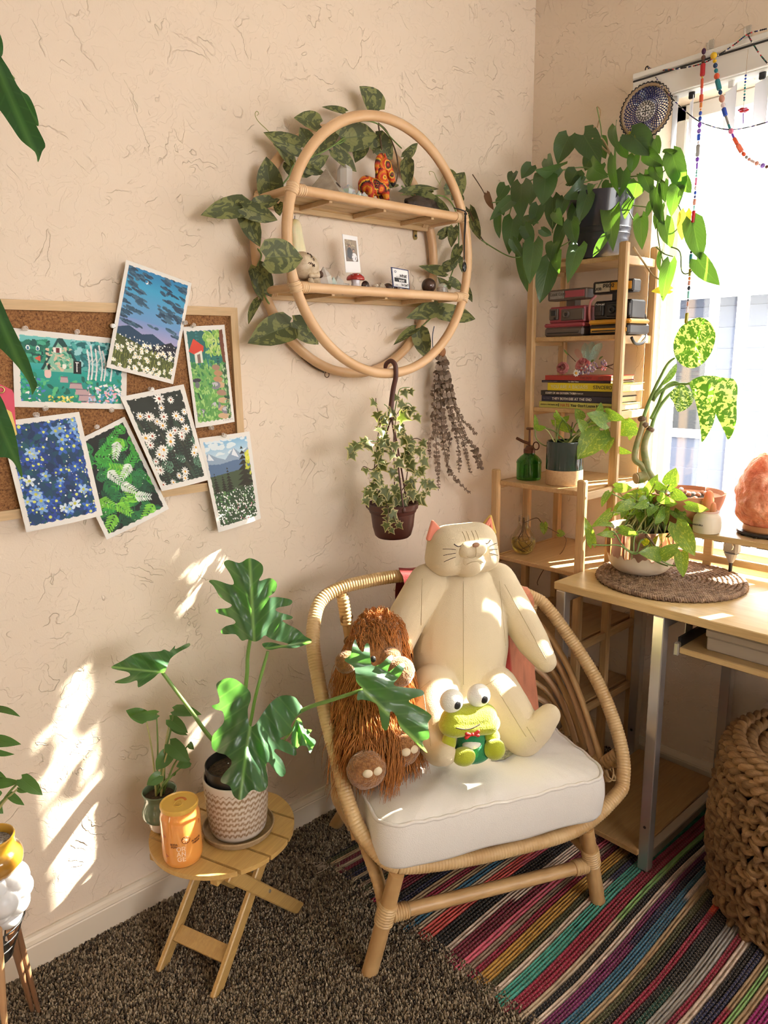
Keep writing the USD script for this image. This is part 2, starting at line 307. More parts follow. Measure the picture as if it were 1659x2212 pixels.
def baseboard(name, p, q, nrm):
    # profile: thickness out of the wall against height
    prof = [(0, 0), (0.013, 0), (0.013, 0.066), (0.0115, 0.069), (0.0125, 0.072), (0.010, 0.080), (0.006, 0.086), (0.0045, 0.092), (0, 0.092)]
    v = np.array([np.asarray(e) + V(*nrm) * o + V(0, 0, h) for e in (p, q) for o, h in prof]); n = len(prof)
    f = [[i, (i + 1) % n, n + (i + 1) % n] for i in range(n)] + [[i, n + (i + 1) % n, n + i] for i in range(n)]
    struct(name, (v, np.array(f)), BASE)
baseboard('baseboard_left', V(RX0, 0, 0), V(0, 0, 0), (0, -1, 0))
baseboard('baseboard_right', V(0, 0, 0), V(0, RY0, 0), (-1, 0, 0))

# ---- the window: vinyl frame, pane, and the rail and slats of the vertical blind
PANE = mat('window_glass', {'t': ('transparent_bsdf', {'color': (0.96, 0.98, 0.98)}), 'g': ('glossy_bsdf', {'roughness': 0.0}), 'f': ('fresnel', {'IOR': 1.45}), 'm': ('mix_closure', {})},
           [('f.fac', 'm.fac'), ('t.BSDF', 'm.closure1'), ('g.BSDF', 'm.closure2')], surface='m.closure')
win = UsdGeom.Xform.Define(stage, '/World/window_1').GetPrim(); tag(win, None, None, None, 'structure')
fx0, fx1 = 0.085, 0.125
def wpart(n, m, mt): return emit(numbered('/World/window_1/' + n), m, mt)
for a, b in ((V(fx0, WY0, WZ0), V(fx1, WY0 + 0.045, WZ1)), (V(fx0, WY1 - 0.045, WZ0), V(fx1, WY1, WZ1)), (V(fx0, WY0, WZ0), V(fx1, WY1, WZ0 + 0.045)), (V(fx0, WY0, WZ1 - 0.045), V(fx1, WY1, WZ1)),
             (V(fx0, -1.22, WZ0), V(fx1, -1.17, WZ1))):
    wpart('window_frame', bbox(a, b, 0.004), WHITE)
wpart('pane', bbox(V(0.102, WY0 + 0.04, WZ0 + 0.04), V(0.106, -1.21, WZ1 - 0.04)), PANE); wpart('pane', bbox(V(0.102, -1.18, WZ0 + 0.04), V(0.106, WY1 - 0.04, WZ1 - 0.04)), PANE)
wpart('window_sill', bbox(V(-0.006, WY0, WZ0 - 0.022), V(0.085, WY1, WZ0), 0.003), WHITE)
SLAT = mat('blind_slat_vinyl', {'p': ('principled_bsdf', {'base_color': (0.86, 0.86, 0.88), 'roughness': 0.4}), 'tr': ('translucent_bsdf', {'color': (0.80, 0.80, 0.84)}), 'm': ('mix_closure', {'fac': 0.5})},
           [('p.BSDF', 'm.closure1'), ('tr.BSDF', 'm.closure2')], surface='m.closure')
bl = Thing('vertical_blind', 'white vertical blind with turned slats hanging from a grooved rail over the window', 'window blind', (-0.05, -1.2, 2.02))
hy0, hy1, hz = -2.02, -0.418, 2.068
bl.part('valance', bbox(V(-0.105, hy0, hz - 0.035), V(-0.097, hy1, hz + 0.035), 0.002), WHITE)
bl.part('valance_lip', bbox(V(-0.112, hy0, hz + 0.026), V(-0.094, hy1, hz + 0.040), 0.002), WHITE)
bl.part('groove', bbox(V(-0.1075, hy0, hz + 0.0195), V(-0.0965, hy1, hz + 0.0235)), DARK, label='dark line along the top of the valance')
bl.part('end_cap', bbox(V(-0.105, hy1 - 0.004, hz - 0.035), V(0.0, hy1 + 0.002, hz + 0.035), 0.002), WHITE)
bl.part('head_rail', bbox(V(-0.075, hy0, hz - 0.03), V(-0.03, hy1 - 0.01, hz + 0.005), 0.002), WHITE)
SLATS = [(-0.518, 75, 0.060), (-0.563, 58, 0.064), (-0.668, 45, 0.072), (-0.745, 42, 0.070), (-0.822, 48, 0.064)] + [(-0.945 - 0.083 * k, 44 + 3 * math.sin(k * 2.1), 0.058) for k in range(13)]
for k, (y, deg, SW) in enumerate(SLATS):
    SPHI = math.radians(deg); n = 9
    s = np.linspace(-1, 1, n); prof = np.stack([s * SW / 2, 0.004 * (1 - s * s)], 1)
    d = V(math.sin(SPHI), math.cos(SPHI), 0); e = V(math.cos(SPHI), -math.sin(SPHI), 0)
    z0, z1 = WZ0 + 0.012, hz - 0.045
    v = np.array([V(-0.052, y, z) + d * a + e * b for z in (z0, z1) for a, b in prof] + [V(-0.052, y, z) + d * a + e * (b + 0.0009) for z in (z0, z1) for a, b in prof])
    f = []
    for o in (0, 2 * n):
        for i in range(n - 1): f += [[o + i, o + i + 1, o + n + i + 1], [o + i, o + n + i + 1, o + n + i]]
    for i in (0, n - 1): f += [[i, n + i, 3 * n + i], [i, 3 * n + i, 2 * n + i]]
    sl = bl.part('slat', (v, np.array(f)), SLAT)
    bl.part('slat_clip', box(V(-0.052, y, hz - 0.037), (0.008, 0.016, 0.018), 0.002), DARK if k % 2 else WHITE, parent=sl)

# ================================================================ OUTSIDE: the house next door across a narrow yard
SIDING = plain('pale_blue_siding', (0.075, 0.085, 0.125), 0.7, var=0.3, vscale=2, c2=(0.055, 0.065, 0.10), rnd_=0.05)
ROOF = plain('grey_shingles', (0.07, 0.075, 0.09), 0.85, var=0.7, vscale=14, c2=(0.16, 0.165, 0.19), rnd_=0.12)
YARD = plain('yard_concrete', (0.16, 0.155, 0.15), 0.9, var=0.5, vscale=3)
struct('ground_outside', bbox(V(0.16, -16, -0.5), V(30, 16, -0.3)), YARD)
nh = Thing('neighbor_house', 'pale blue-grey house with lap siding and a shingled roof, outside beyond the window', 'house', (6.2, 2.0, -0.3))
HX = 5.6
for k in range(11):
    z = -0.3 + 0.21 * k
    nh.part('siding_board', xf(box((0, 0, 0), (0.03, 14, 0.225), 0.003), ry(math.radians(-5)), V(HX, 1.5, z + 0.105)), SIDING)
nh.part('wall', bbox(V(HX + 0.03, -5.5, -0.3), V(HX + 5, 8.5, 2.0)), SIDING)
for k in range(9):
    nh.part('shingle_row', xf(box((0, 0, 0), (0.30, 14.6, 0.02), 0.003), ry(math.radians(-22)), V(HX - 0.35 + 0.235 * k, 1.5, 2.02 + 0.098 * k)), ROOF)
nh.part('fascia', bbox(V(HX - 0.5, -5.8, 1.86), V(HX - 0.46, 8.8, 2.0)), WHITE)
for y in (0.2, 2.4):
    w = nh.part('window', bbox(V(HX - 0.06, y - 0.6, 0.45), V(HX + 0.02, y + 0.6, 1.7), 0.01), WHITE)
    for s in (-1, 1): nh.part('pane', bbox(V(HX - 0.07, y + s * 0.29 - 0.26, 0.55), V(HX - 0.055, y + s * 0.29 + 0.26, 1.6)), DARK, parent=w)
# ================================================================ FURNITURE
BAM = {k: wood(f'bamboo_{"xyz"[k]}', (0.62, 0.40, 0.19), (0.50, 0.30, 0.13), k, 0.42) for k in range(3)}
OAK = wood('oak_board', (0.66, 0.48, 0.24), (0.55, 0.37, 0.165), 1, 0.33)
OAKX = wood('oak_board_across', (0.52, 0.33, 0.15), (0.43, 0.26, 0.11), 0, 0.4)
STL = wood('stool_bamboo', (0.62, 0.40, 0.14), (0.50, 0.30, 0.095), 1, 0.38)
METAL = plain('brushed_steel', (0.62, 0.59, 0.56), 0.28, metallic=0.85)
GREY = plain('grey_plastic', (0.36, 0.34, 0.32), 0.4)
BLACKP = plain('black_plastic', (0.015, 0.014, 0.014), 0.35)
RATTAN = plain('rattan_pole', (0.60, 0.38, 0.17), 0.4, var=0.9, vscale=9, c2=(0.46, 0.27, 0.11), bump=0.0006, bscale=60)
PEEL = plain('rattan_peel', (0.66, 0.46, 0.235), 0.36, var=0.9, vscale=11, c2=(0.50, 0.30, 0.125), bump=0.0006, bscale=180)
CANE = plain('pale_rattan', (0.71, 0.47, 0.27), 0.4, var=0.8, vscale=7, c2=(0.60, 0.36, 0.18), bump=0.0004, bscale=70)

# ---- stepped bamboo shelf in the corner
sh = Thing('bamboo_shelf', 'stepped bamboo shelf of open boards between posts, standing in the corner beside the window', 'shelf', (-0.19, -0.315, 0))
SY0, SY1 = -0.482, -0.145
PX = (-0.020, -0.195, -0.357)
ZT = (0.292, 0.510, 0.727, 0.968)                 # boards of the deep lower part
for px_, top in ((PX[0], 1.655), (PX[1], 1.655), (PX[2], 1.003)):
    for y in (SY0 + 0.0135, SY1 - 0.0135):
        sh.part('post', bbox(V(px_ - 0.010, y - 0.0135, 0), V(px_ + 0.010, y + 0.0135, top), 0.004), BAM[2])
for z in ZT:
    b = sh.part('board', bbox(V(PX[2] + 0.002, SY0 + 0.027, z - 0.014), V(PX[0] + 0.010, SY1 - 0.027, z), 0.002), BAM[0])
    for y in (SY0 + 0.0135, SY1 - 0.0135): sh.part('side_rail', bbox(V(PX[2] + 0.01, y - 0.006, z - 0.026), V(PX[0] - 0.01, y + 0.006, z - 0.002), 0.002), BAM[0])
for z in (1.187, 1.404, 1.622):
    sh.part('board', bbox(V(PX[1] + 0.002, SY0 + 0.027, z - 0.014), V(PX[0] + 0.010, SY1 - 0.027, z), 0.002), BAM[0])
    for y in (SY0 + 0.0135, SY1 - 0.0135): sh.part('side_rail', bbox(V(PX[1] + 0.01, y - 0.006, z - 0.026), V(PX[0] - 0.01, y + 0.006, z - 0.002), 0.002), BAM[0])
for px_ in PX[1:]:
    for z in (0.955, 0.715): sh.part('screw', lathe([(0, 0.0012), (0.004, 0.001), (0.0045, 0)], 12, (px_, SY0 - 0.0002, z), rx(math.pi / 2)), METAL)

# ---- desk
DKX, DKY, DKZ = -0.505, -0.485, 0.742
dk = Thing('desk', 'pale oak computer desk with silver square legs under the window', 'desk', (-0.26, -1.15, 0))
dk.part('desktop', bbox(V(DKX, -1.84, DKZ - 0.022), V(-0.012, DKY, DKZ), 0.002), OAK)
for x in (-0.492, -0.055):
    for y in (-0.508, -0.790, -1.80):
        lg = dk.part('leg', bbox(V(x - 0.0145, y - 0.0145, 0.012), V(x + 0.0145, y + 0.0145, DKZ - 0.022), 0.002), METAL)
        dk.part('foot', lathe([(0, 0), (0.013, 0), (0.013, 0.012), (0, 0.012)], 12, (x, y, 0)), BLACKP, parent=lg)
        dk.part('screw', lathe([(0, 0.001), (0.004, 0.001), (0.004, 0)], 10, (x - 0.0146, y, 0.14), ry(-math.pi / 2)), DARK, parent=lg)
for y in (-0.508, -0.790, -1.80):
    for z in (0.05, 0.70): dk.part('side_bar', bbox(V(-0.48, y - 0.0125, z - 0.0125), V(-0.065, y + 0.0125, z + 0.0125), 0.002), METAL)
for z in (0.70,): dk.part('back_bar', bbox(V(-0.067, -1.79, z - 0.012), V(-0.043, -0.52, z + 0.012), 0.002), METAL)
dk.part('lower_shelf', bbox(V(-0.515, -0.778, 0.052), V(-0.04, -0.522, 0.068), 0.002), OAKX)
dk.part('keyboard_tray', bbox(V(-0.462, -1.78, 0.622), V(-0.16, -0.826, 0.638), 0.002), OAK)
for s, yy in ((1, -0.815),):
    dk.part('slide_rail', bbox(V(-0.44, yy - 0.004, 0.628), V(-0.10, yy + 0.004, 0.655), 0.001), BLACKP)
    dk.part('rail_cap', bbox(V(-0.468, yy - 0.012, 0.615), V(-0.452, yy + 0.002, 0.650), 0.003), METAL)
    dk.part('slide_bracket', bbox(V(-0.40, yy + 0.004, 0.64), V(-0.36, yy + 0.006, 0.72)), METAL)
# raised shelf on the desk
ri = Thing('desk_riser', 'pale oak raised shelf along the back of the desk, on grey clamps', 'shelf', (-0.10, -1.2, DKZ))
ri.part('riser_board', bbox(V(-0.25, -1.80, 0.866), V(-0.080, -0.700, 0.881), 0.002), OAK)
for y in (-0.795, -1.70):
    p = ri.part('clamp', join([bbox(V(-0.130, y - 0.020, 0.805), V(-0.100, y + 0.020, 0.866), 0.006), lathe([(0.006, 0), (0.016, 0.02), (0.020, 0.028)], 16, (-0.115, y, 0.778))]), GREY)
    ri.part('clamp_screw', tube([(-0.115, y, 0.742), (-0.115, y, 0.785)], 0.005, 10), BLACKP, parent=p)
    ri.part('clamp_knob', lathe([(0, 0.008), (0.011, 0.008), (0.012, 0.006), (0.012, 0)], 20, (-0.130, y, 0.828), ry(-math.pi / 2)), METAL, parent=p)
ri.part('rear_bar', bbox(V(-0.100, -1.80, 0.762), V(-0.083, -0.60, 0.784), 0.003), OAK)
for y in (-0.72, -1.20, -1.78): ri.part('upright', bbox(V(-0.098, y - 0.012, DKZ), V(-0.084, y + 0.012, 0.866), 0.002), OAK)
bx_ = Thing('storage_box', 'flat grey-beige box lying on the keyboard tray under the desktop', 'box', (-0.32, -1.2, 0.638))
GBOX = plain('grey_card', (0.42, 0.36, 0.30), 0.7)
bx_.part('body', bbox(V(-0.43, -1.45, 0.638), V(-0.19, -0.878, 0.672), 0.003), GBOX); bx_.part('lid', bbox(V(-0.433, -1.453, 0.672), V(-0.187, -0.875, 0.692), 0.003), GBOX)

# ---- rattan chair; own axes: a to its left-right, b to its back
CO, CA = V(-0.96, -0.65, 0), math.atan2(-0.39, 0.92)
E1, E2 = V(math.cos(CA), math.sin(CA), 0), V(-math.sin(CA), math.cos(CA), 0)
def ch(a, b, z): return CO + a * E1 + b * E2 + V(0, 0, z)
chair = Thing('rattan_chair', 'round-backed rattan chair with a wrapped rim and nested bent canes', 'chair', CO)
def wrapped(path, r, pitch=0.0072, amp=0.10, n=12, jit=0.0):
    P = np.asarray(path, float); s = np.r_[0, np.cumsum(np.linalg.norm(np.diff(P, axis=0), axis=1))]
    m = int(s[-1] / pitch * 6); t = np.linspace(0, s[-1], m)
    Q = np.stack([np.interp(t, s, P[:, k]) for k in range(3)], 1)
    ph = t / pitch + 0.25 * np.sin(t * 23) ; R = r * (1 - amp + amp * np.abs(np.sin(np.pi * ph)) ** 0.6) * (1 + jit * np.sin(t * 41 + 1))
    return tube(Q, R, n)
rimp = [(-.239, -.021, .272), (-.279, -.002, .3), (-.309, .033, .344), (-.323, .077, .399), (-.328, .128, .462), (-.335, .187, .537), (-.337, .242, .605), (-.332, .306, .685), (-.301, .36, .752), (-.242, .381, .779), (-.156, .389, .788), (-.066, .39, .79), (.05, .385, .783), (.17, .364, .757),
        (.285, .325, .708), (.319, .301, .679), (.358, .241, .603), (.389, .175, .521), (.399, .115, .446), (.393, .057, .374), (.37, .017, .324), (.336, -.004, .297), (.20, -.035, .258), (0.0, -.035, .252), (-.14, -.03, .258)]
RIM = catmull([ch(*p) for p in rimp], 10, closed=True)
chair.part('rim', wrapped(np.vstack([RIM, RIM[:1]]), 0.0175), PEEL, smooth=True, label='peel-wrapped rim running round the front, arms and back')
lp = chair.part
LEGS = {'fl': ((-0.305, -0.005, 0), (-0.245, -0.03, .262)), 'fr': ((0.302, 0.0, 0), (0.235, -0.03, .25)), 'rl': ((-0.235, 0.53, 0), (-0.17, 0.36, .28)), 'rr': ((0.28, 0.50, 0), (0.21, 0.35, .28))}
def legpt(k, z):
    p, q = (V(*x) for x in LEGS[k]); return ch(*(p + (q - p) * z / q[2]))
for k, (p, q) in LEGS.items():
    pp, qq = ch(*p), ch(*q)
    lp('leg', tube([pp, pp + V(0, 0, 0.002), pp + (qq - pp) * .5, qq], [0.016, 0.0185, 0.018, 0.017], 14), RATTAN, smooth=40)
def rod(name, p, q, r, mt=RATTAN): return lp(name, tube([p, (np.asarray(p) + q) / 2, q], r, 12), mt, smooth=40)
def wrap(p, q, r, turns=5): return lp('binding', wrapped([p, q], r, np.linalg.norm(np.asarray(q) - p) / turns, 0.18), PEEL, smooth=True)
st = rod('stretcher', legpt('fl', .155), legpt('fr', .135), 0.0155)
d_ = legpt('fr', .135) - legpt('fl', .155)
wrap(legpt('fl', .155) + d_ * .03, legpt('fl', .155) + d_ * .10, 0.0195, 6); wrap(legpt('fr', .135) - d_ * .10, legpt('fr', .135) - d_ * .03, 0.0195, 6)
for k in ('fl', 'fr'):
    wrap(legpt(k, .135), legpt(k, .185), 0.0225, 7)
rod('stretcher', legpt('rl', .155), legpt('rr', .14), 0.0145)
for s, (f, r_) in ((-1, ('fl', 'rl')), (1, ('fr', 'rr'))):
    rod('side_stretcher', legpt(f, .17), legpt(r_, .16), 0.0135)
    A_ = legpt(f, .16) + 0.02 * E2; B_ = ch(s * .285 + (.05 if s > 0 else 0), .10, .275)
    lp('brace', wrapped(catmull([A_, A_ + V(0, 0, .05) + s * E1 * .005 + E2 * .015, B_], 8), 0.0135, 0.012, 0.12), PEEL, smooth=True)
# seat frame and side rails that carry the bent canes
fr_ = [(-0.29, 0.06, .29), (-0.30, 0.20, .285), (-0.29, 0.28, .285), (-0.22, 0.36, .285), (-0.05, 0.385, .285), (0.12, 0.385, .285), (0.27, 0.375, .285), (0.345, 0.35, .288), (0.375, 0.27, .292), (0.378, 0.14, .305), (0.384, 0.07, .335)]
lp('seat_rail', wrapped(catmull([ch(*p) for p in fr_], 8), 0.0150, 0.03, 0.06), RATTAN, smooth=True)
lp('seat_slat', tube([ch(-0.24, .1, .268), ch(0.30, .1, .268)], 0.010, 10), RATTAN, smooth=40); lp('seat_slat', tube([ch(-0.26, .25, .268), ch(0.33, .22, .268)], 0.010, 10), RATTAN, smooth=40)
lp('seat_slat', tube([ch(-0.22, .33, .268), ch(0.30, .33, .268)], 0.010, 10), RATTAN, smooth=40)
wrap(ch(0.395, 0.07, .355), ch(0.378, 0.10, .315), 0.0185, 5); wrap(ch(-0.322, .10, .385), ch(-0.297, .11, .30), 0.0165, 5)
NR = 7
for i in range(NR):
    u = i / (NR - 1.0)
    bR, bL = 0.080 + 0.040 * i, 0.09 + 0.036 * i                   # where the cane leaves the side rail
    aR, aL = 0.374, -0.302 + 0.002 * i
    zt = 0.700 - 0.055 * i; bt = 0.385 - 0.002 * i                # its highest point at the back
    ctr = V((aR + aL) / 2, 0, 0); pts = []
    for th in np.linspace(0, math.pi, 25):
        c, s = math.cos(th), math.sin(th); e = 0.46
        a = ctr[0] + (aR - aL) / 2 * np.sign(c) * abs(c) ** e * (1 + (.055 if c > 0 else .02) * math.sin(2 * min(th, math.pi - th)) ** 2); w = s ** 0.95
        b0 = bR if c > 0 else bL
        pts.append(ch(a, b0 + (bt - b0) * w, 0.275 + (zt - 0.275) * w))
    lp('cane', tube(np.array(pts), 0.0085, 10), CANE if i % 2 else RATTAN, smooth=True)
for i in range(NR):
    for a, b in ((0.376, 0.080 + 0.040 * i),):
        q = ch(a, b, .300); lp('lashing', join([tube(catmull([q + E1 * .014 * math.cos(t) + E2 * (.012 * math.sin(t) + sg * .006 * math.cos(t)) + V(0, 0, .012 * math.sin(t) + sg * .010 * math.cos(t)) for t in np.linspace(0, 6.28, 9)[:-1]], 3, True), 0.0022, 5, True) for sg in (-1, 1)]), PEEL, smooth=True)
for a, top in ((-0.205, (-0.235, .378, .768)), (0.29, (0.285, .322, .70))):
    q0, q1 = ch(a * .86, .375, .29), ch(*top)
    lp('back_post', tube([q0, (q0 + q1) / 2, q1], 0.0125, 12), RATTAN, smooth=40)
    wrap(q0 + (q1 - q0) * .82, q0 + (q1 - q0) * .985, 0.0165, 8)
    for i in range(NR):
        q = q0 + (q1 - q0) * (0.86 - 0.125 * i)
        lp('lashing', tube(catmull([q + E1 * .016 * math.cos(t) + V(0, 0, .013 * math.sin(t)) - E2 * .010 * abs(math.sin(t / 2 + .3)) for t in np.linspace(0, 6.28, 9)[:-1]], 3, True), 0.0025, 5, True), plain(f'lashing_peel', (0.30, 0.17, 0.08), 0.5) if 'lashing_peel' not in _mats else _mats['lashing_peel'], smooth=True)

# ---- seat cushion
CLOTH = plain('cream_canvas', (0.77, 0.725, 0.675), 0.9, specular_ior_level=.15, bump=0.0007, bscale=420, sheen_weight=0.25)
cu = Thing('seat_cushion', 'thick cream canvas cushion with piped seams on the rattan seat', 'cushion', ch(0, .2, .275))
def rrect(hw, b0, b1, rf, rb, n=14):
    out = []
    for cx_, cy_, r, a0 in ((hw - rf, b0 + rf, rf, -90), (hw - rb, b1 - rb, rb, 0), (-hw + rb, b1 - rb, rb, 90), (-hw + rf, b0 + rf, rf, 180)):
        for t in np.linspace(0, 90, n): out.append((cx_ + r * math.cos(math.radians(a0 + t)), cy_ + r * math.sin(math.radians(a0 + t))))
    P = np.array(out); s = np.r_[0, np.cumsum(np.linalg.norm(np.diff(np.vstack([P, P[:1]]), axis=0), axis=1))]; t = np.linspace(0, s[-1], 161)[:-1]; Q = np.vstack([P, P[:1]])
    return np.stack([np.interp(t, s, Q[:, k]) for k in (0, 1)], 1)
out0 = rrect(0.288, -0.055, 0.365, 0.055, 0.17); cen = np.array([0.0, 0.16])
ring, zb, zt_ = [], 0.278, 0.388
for s, z in ((0.0, zb), (0.5, zb - .001), (0.9, zb), (0.975, zb + .004), (0.992, zb + .012), (1.0, zb + .03), (1.008, zb + .055), (1.004, zb + .08), (0.992, zt_ - .012), (0.978, zt_ - .002), (0.955, zt_ + .006), (0.90, zt_ + .014), (0.80, zt_ + .022), (0.65, zt_ + .027), (0.45, zt_ + .030), (0.22, zt_ + .031), (0.0, zt_ + .031)):
    q = cen + (out0 - cen) * s; ang = np.arange(160) / 160 * 2 * np.pi
    wob = 0.0022 * np.sin(ang * 9 + s * 4) * (0.3 < s) + 0.0016 * np.sin(ang * 37 + 3 * np.sin(ang * 5)) * (s > .85) * (z > zb + .05)
    ring.append(np.column_stack([q[:, 0], q[:, 1], np.full(160, z) + wob + (0.004 * np.sin(q[:, 0] * 13 + 1) * (z > zt_))]))
ring = np.array(ring); n_ = 160
vv = np.array([CO + p[0] * E1 + p[1] * E2 + V(0, 0, p[2]) for p in ring.reshape(-1, 3)])
ii, jj = np.meshgrid(np.arange(len(ring) - 1), np.arange(n_), indexing='ij'); A_ = ii * n_ + jj; B_ = ii * n_ + (jj + 1) % n_
cu.part('cover', (vv, np.concatenate([np.stack([A_, B_, B_ + n_], -1).reshape(-1, 3), np.stack([A_, B_ + n_, A_ + n_], -1).reshape(-1, 3)])), CLOTH, smooth=True)
for k, r in ((9, 0.0042), (2, 0.003)): cu.part('piping', tube(vv.reshape(len(ring), n_, 3)[k] + V(0, 0, 0.001), r, 8, closed=True), CLOTH, smooth=True)

# ---- folding stool
SC = V(-1.415, -0.230, 0); SA = math.atan2(-0.94, 0.35); SZ = 0.300; SR = 0.163
S1, S2 = V(math.cos(SA), math.sin(SA), 0), V(-math.sin(SA), math.cos(SA), 0)      # along the slats, across them
stl = Thing('folding_stool', 'small round folding stool with a slatted bamboo top, by the left wall', 'stool', SC, SA)
Rs = np.stack([S1, S2, V(0, 0, 1)], 1)
for k in range(5):
    e0, e1_ = -0.165 + 0.066 * k, -0.165 + 0.066 * k + 0.060
    c = Point(0, 0).buffer(SR, 48).intersection(Polygon([(-1, e0), (1, e0), (1, e1_), (-1, e1_)]))
    if c.area > 1e-4: stl.part('slat', prism(c, SZ - 0.011, SZ, None, None), STL, own=True)
def sp(u, w, z): return V(u, w, z)
for u in (-0.085, 0.085): stl.part('top_cleat', bbox(V(u - .010, -0.135, SZ - .026), V(u + .010, 0.135, SZ - .0112), 0.001), STL, own=True)
for s, du in ((1, 0.098), (-1, 0.078)):
    for e in (-1, 1):
        stl.part('leg', bar(sp(e * du, s * 0.150, 0.003), sp(e * du, -s * 0.10, SZ - 0.020), 0.030, 0.0125, 0.0025, (1, 0, 0)), STL, own=True)
    t = 0.62; w = s * 0.150 + (-s * 0.25) * t; z = 0.003 + (SZ - 0.023) * t
    stl.part('crossbar', bar(sp(-du + .0065, w, z), sp(du - .0065, w, z), 0.036, 0.010, 0.001, (0, s * .5, .9)), STL, own=True)
    t = 0.22; w = s * 0.150 + (-s * 0.25) * t; z = 0.003 + (SZ - 0.023) * t
    if s < 0: stl.part('crossbar', bar(sp(-du + .0065, w, z), sp(du - .0065, w, z), 0.036, 0.010, 0.001, (0, s * .5, .9)), STL, own=True)
for e in (-1, 1): stl.part('pivot_bolt', tube([(e * .065, 0.024, 0.150), (e * .107, 0.024, 0.150)], 0.004, 10), METAL, own=True)
# ================================================================ LEAVES
_PROF = {'heart': ([0, .05, .13, .28, .48, .68, .84, .95, 1], [.40, .78, .95, 1, .94, .73, .40, .15, .01]),
         'lance': ([0, .08, .2, .38, .55, .74, .88, .96, 1], [.10, .40, .72, .97, 1, .80, .45, .18, .01]),
         'round': ([0, .06, .18, .4, .6, .8, .92, .98, 1], [.20, .55, .85, 1, .98, .80, .52, .26, .02])}
def leaf(P0, P1, w, nrm, shape='heart', droop=.12, fold=.12, wave=0.0, lobe=.16, nt=10, ns=7, seed=0.5, twist=0.0):
    """one leaf from where its stalk joins to its tip; w its full width, nrm about the way its face looks"""
    P0, P1 = np.asarray(P0, float), np.asarray(P1, float); L = np.linalg.norm(P1 - P0); e = (P1 - P0) / L
    n = unit(np.asarray(nrm) - (np.asarray(nrm) @ e) * e); sd = np.cross(n, e)
    t = (np.linspace(0, 1, nt) ** 0.9)[:, None]; s = np.linspace(-1, 1, ns)[None]
    W = np.interp(t, *_PROF[shape]) * w / 2
    lb = lobe if shape == 'heart' else 0.02
    y = t - lb * np.abs(s) ** 1.4 * (1 - t) ** 2.5
    x = s * W
    z = droop * np.sin(np.pi * t) ** 1 + 0 * s
    z = z * L + fold * np.abs(s) ** 1.3 * W - fold * .3 * W + wave * w * np.sin(t * 9 + s * 2.5 + seed * 9) * np.abs(s)
    tw = twist * (t - .3); xx = x * np.cos(tw) ; z = z + x * np.sin(tw)
    v = P0 + (y * L)[..., None] * e + xx[..., None] * sd + z[..., None] * n
    I, J = np.meshgrid(np.arange(nt - 1), np.arange(ns - 1), indexing='ij'); K = I * ns + J
    f = np.concatenate([np.stack([K, K + ns + 1, K + ns], -1).reshape(-1, 3), np.stack([K, K + 1, K + ns + 1], -1).reshape(-1, 3)])
    luv = np.stack(np.broadcast_arrays(s + 0 * t, t + 0 * s, np.full((nt, ns), seed)), -1).reshape(-1, 3)
    return (v.reshape(-1, 3), f), luv
def facing(P0, P1, roll=0.0):
    """a leaf normal that looks towards the viewer's side of the room, turned by roll about the leaf's own axis"""
    e = unit(np.asarray(P1) - P0); c = unit(EYE - np.asarray(P0)); n = unit(c - (c @ e) * e); s = np.cross(e, n); a = math.radians(roll)
    return n * math.cos(a) + s * math.sin(a)
def pxleaf(thing, b, t, d0, d1, wpx, roll, mt, name='leaf', parent=None, **k):
    P0, P1 = dp(*b, d0), dp(*t, d1); w = wpx * (d0 + d1) / 2 / FPX / max(.4, abs(math.cos(math.radians(roll))))
    k.setdefault('seed', rnd.random()); m, luv = leaf(P0, P1, w, facing(P0, P1, roll), **k)
    return thing.part(name, m, mt, parent, smooth=True, luv=luv), P0
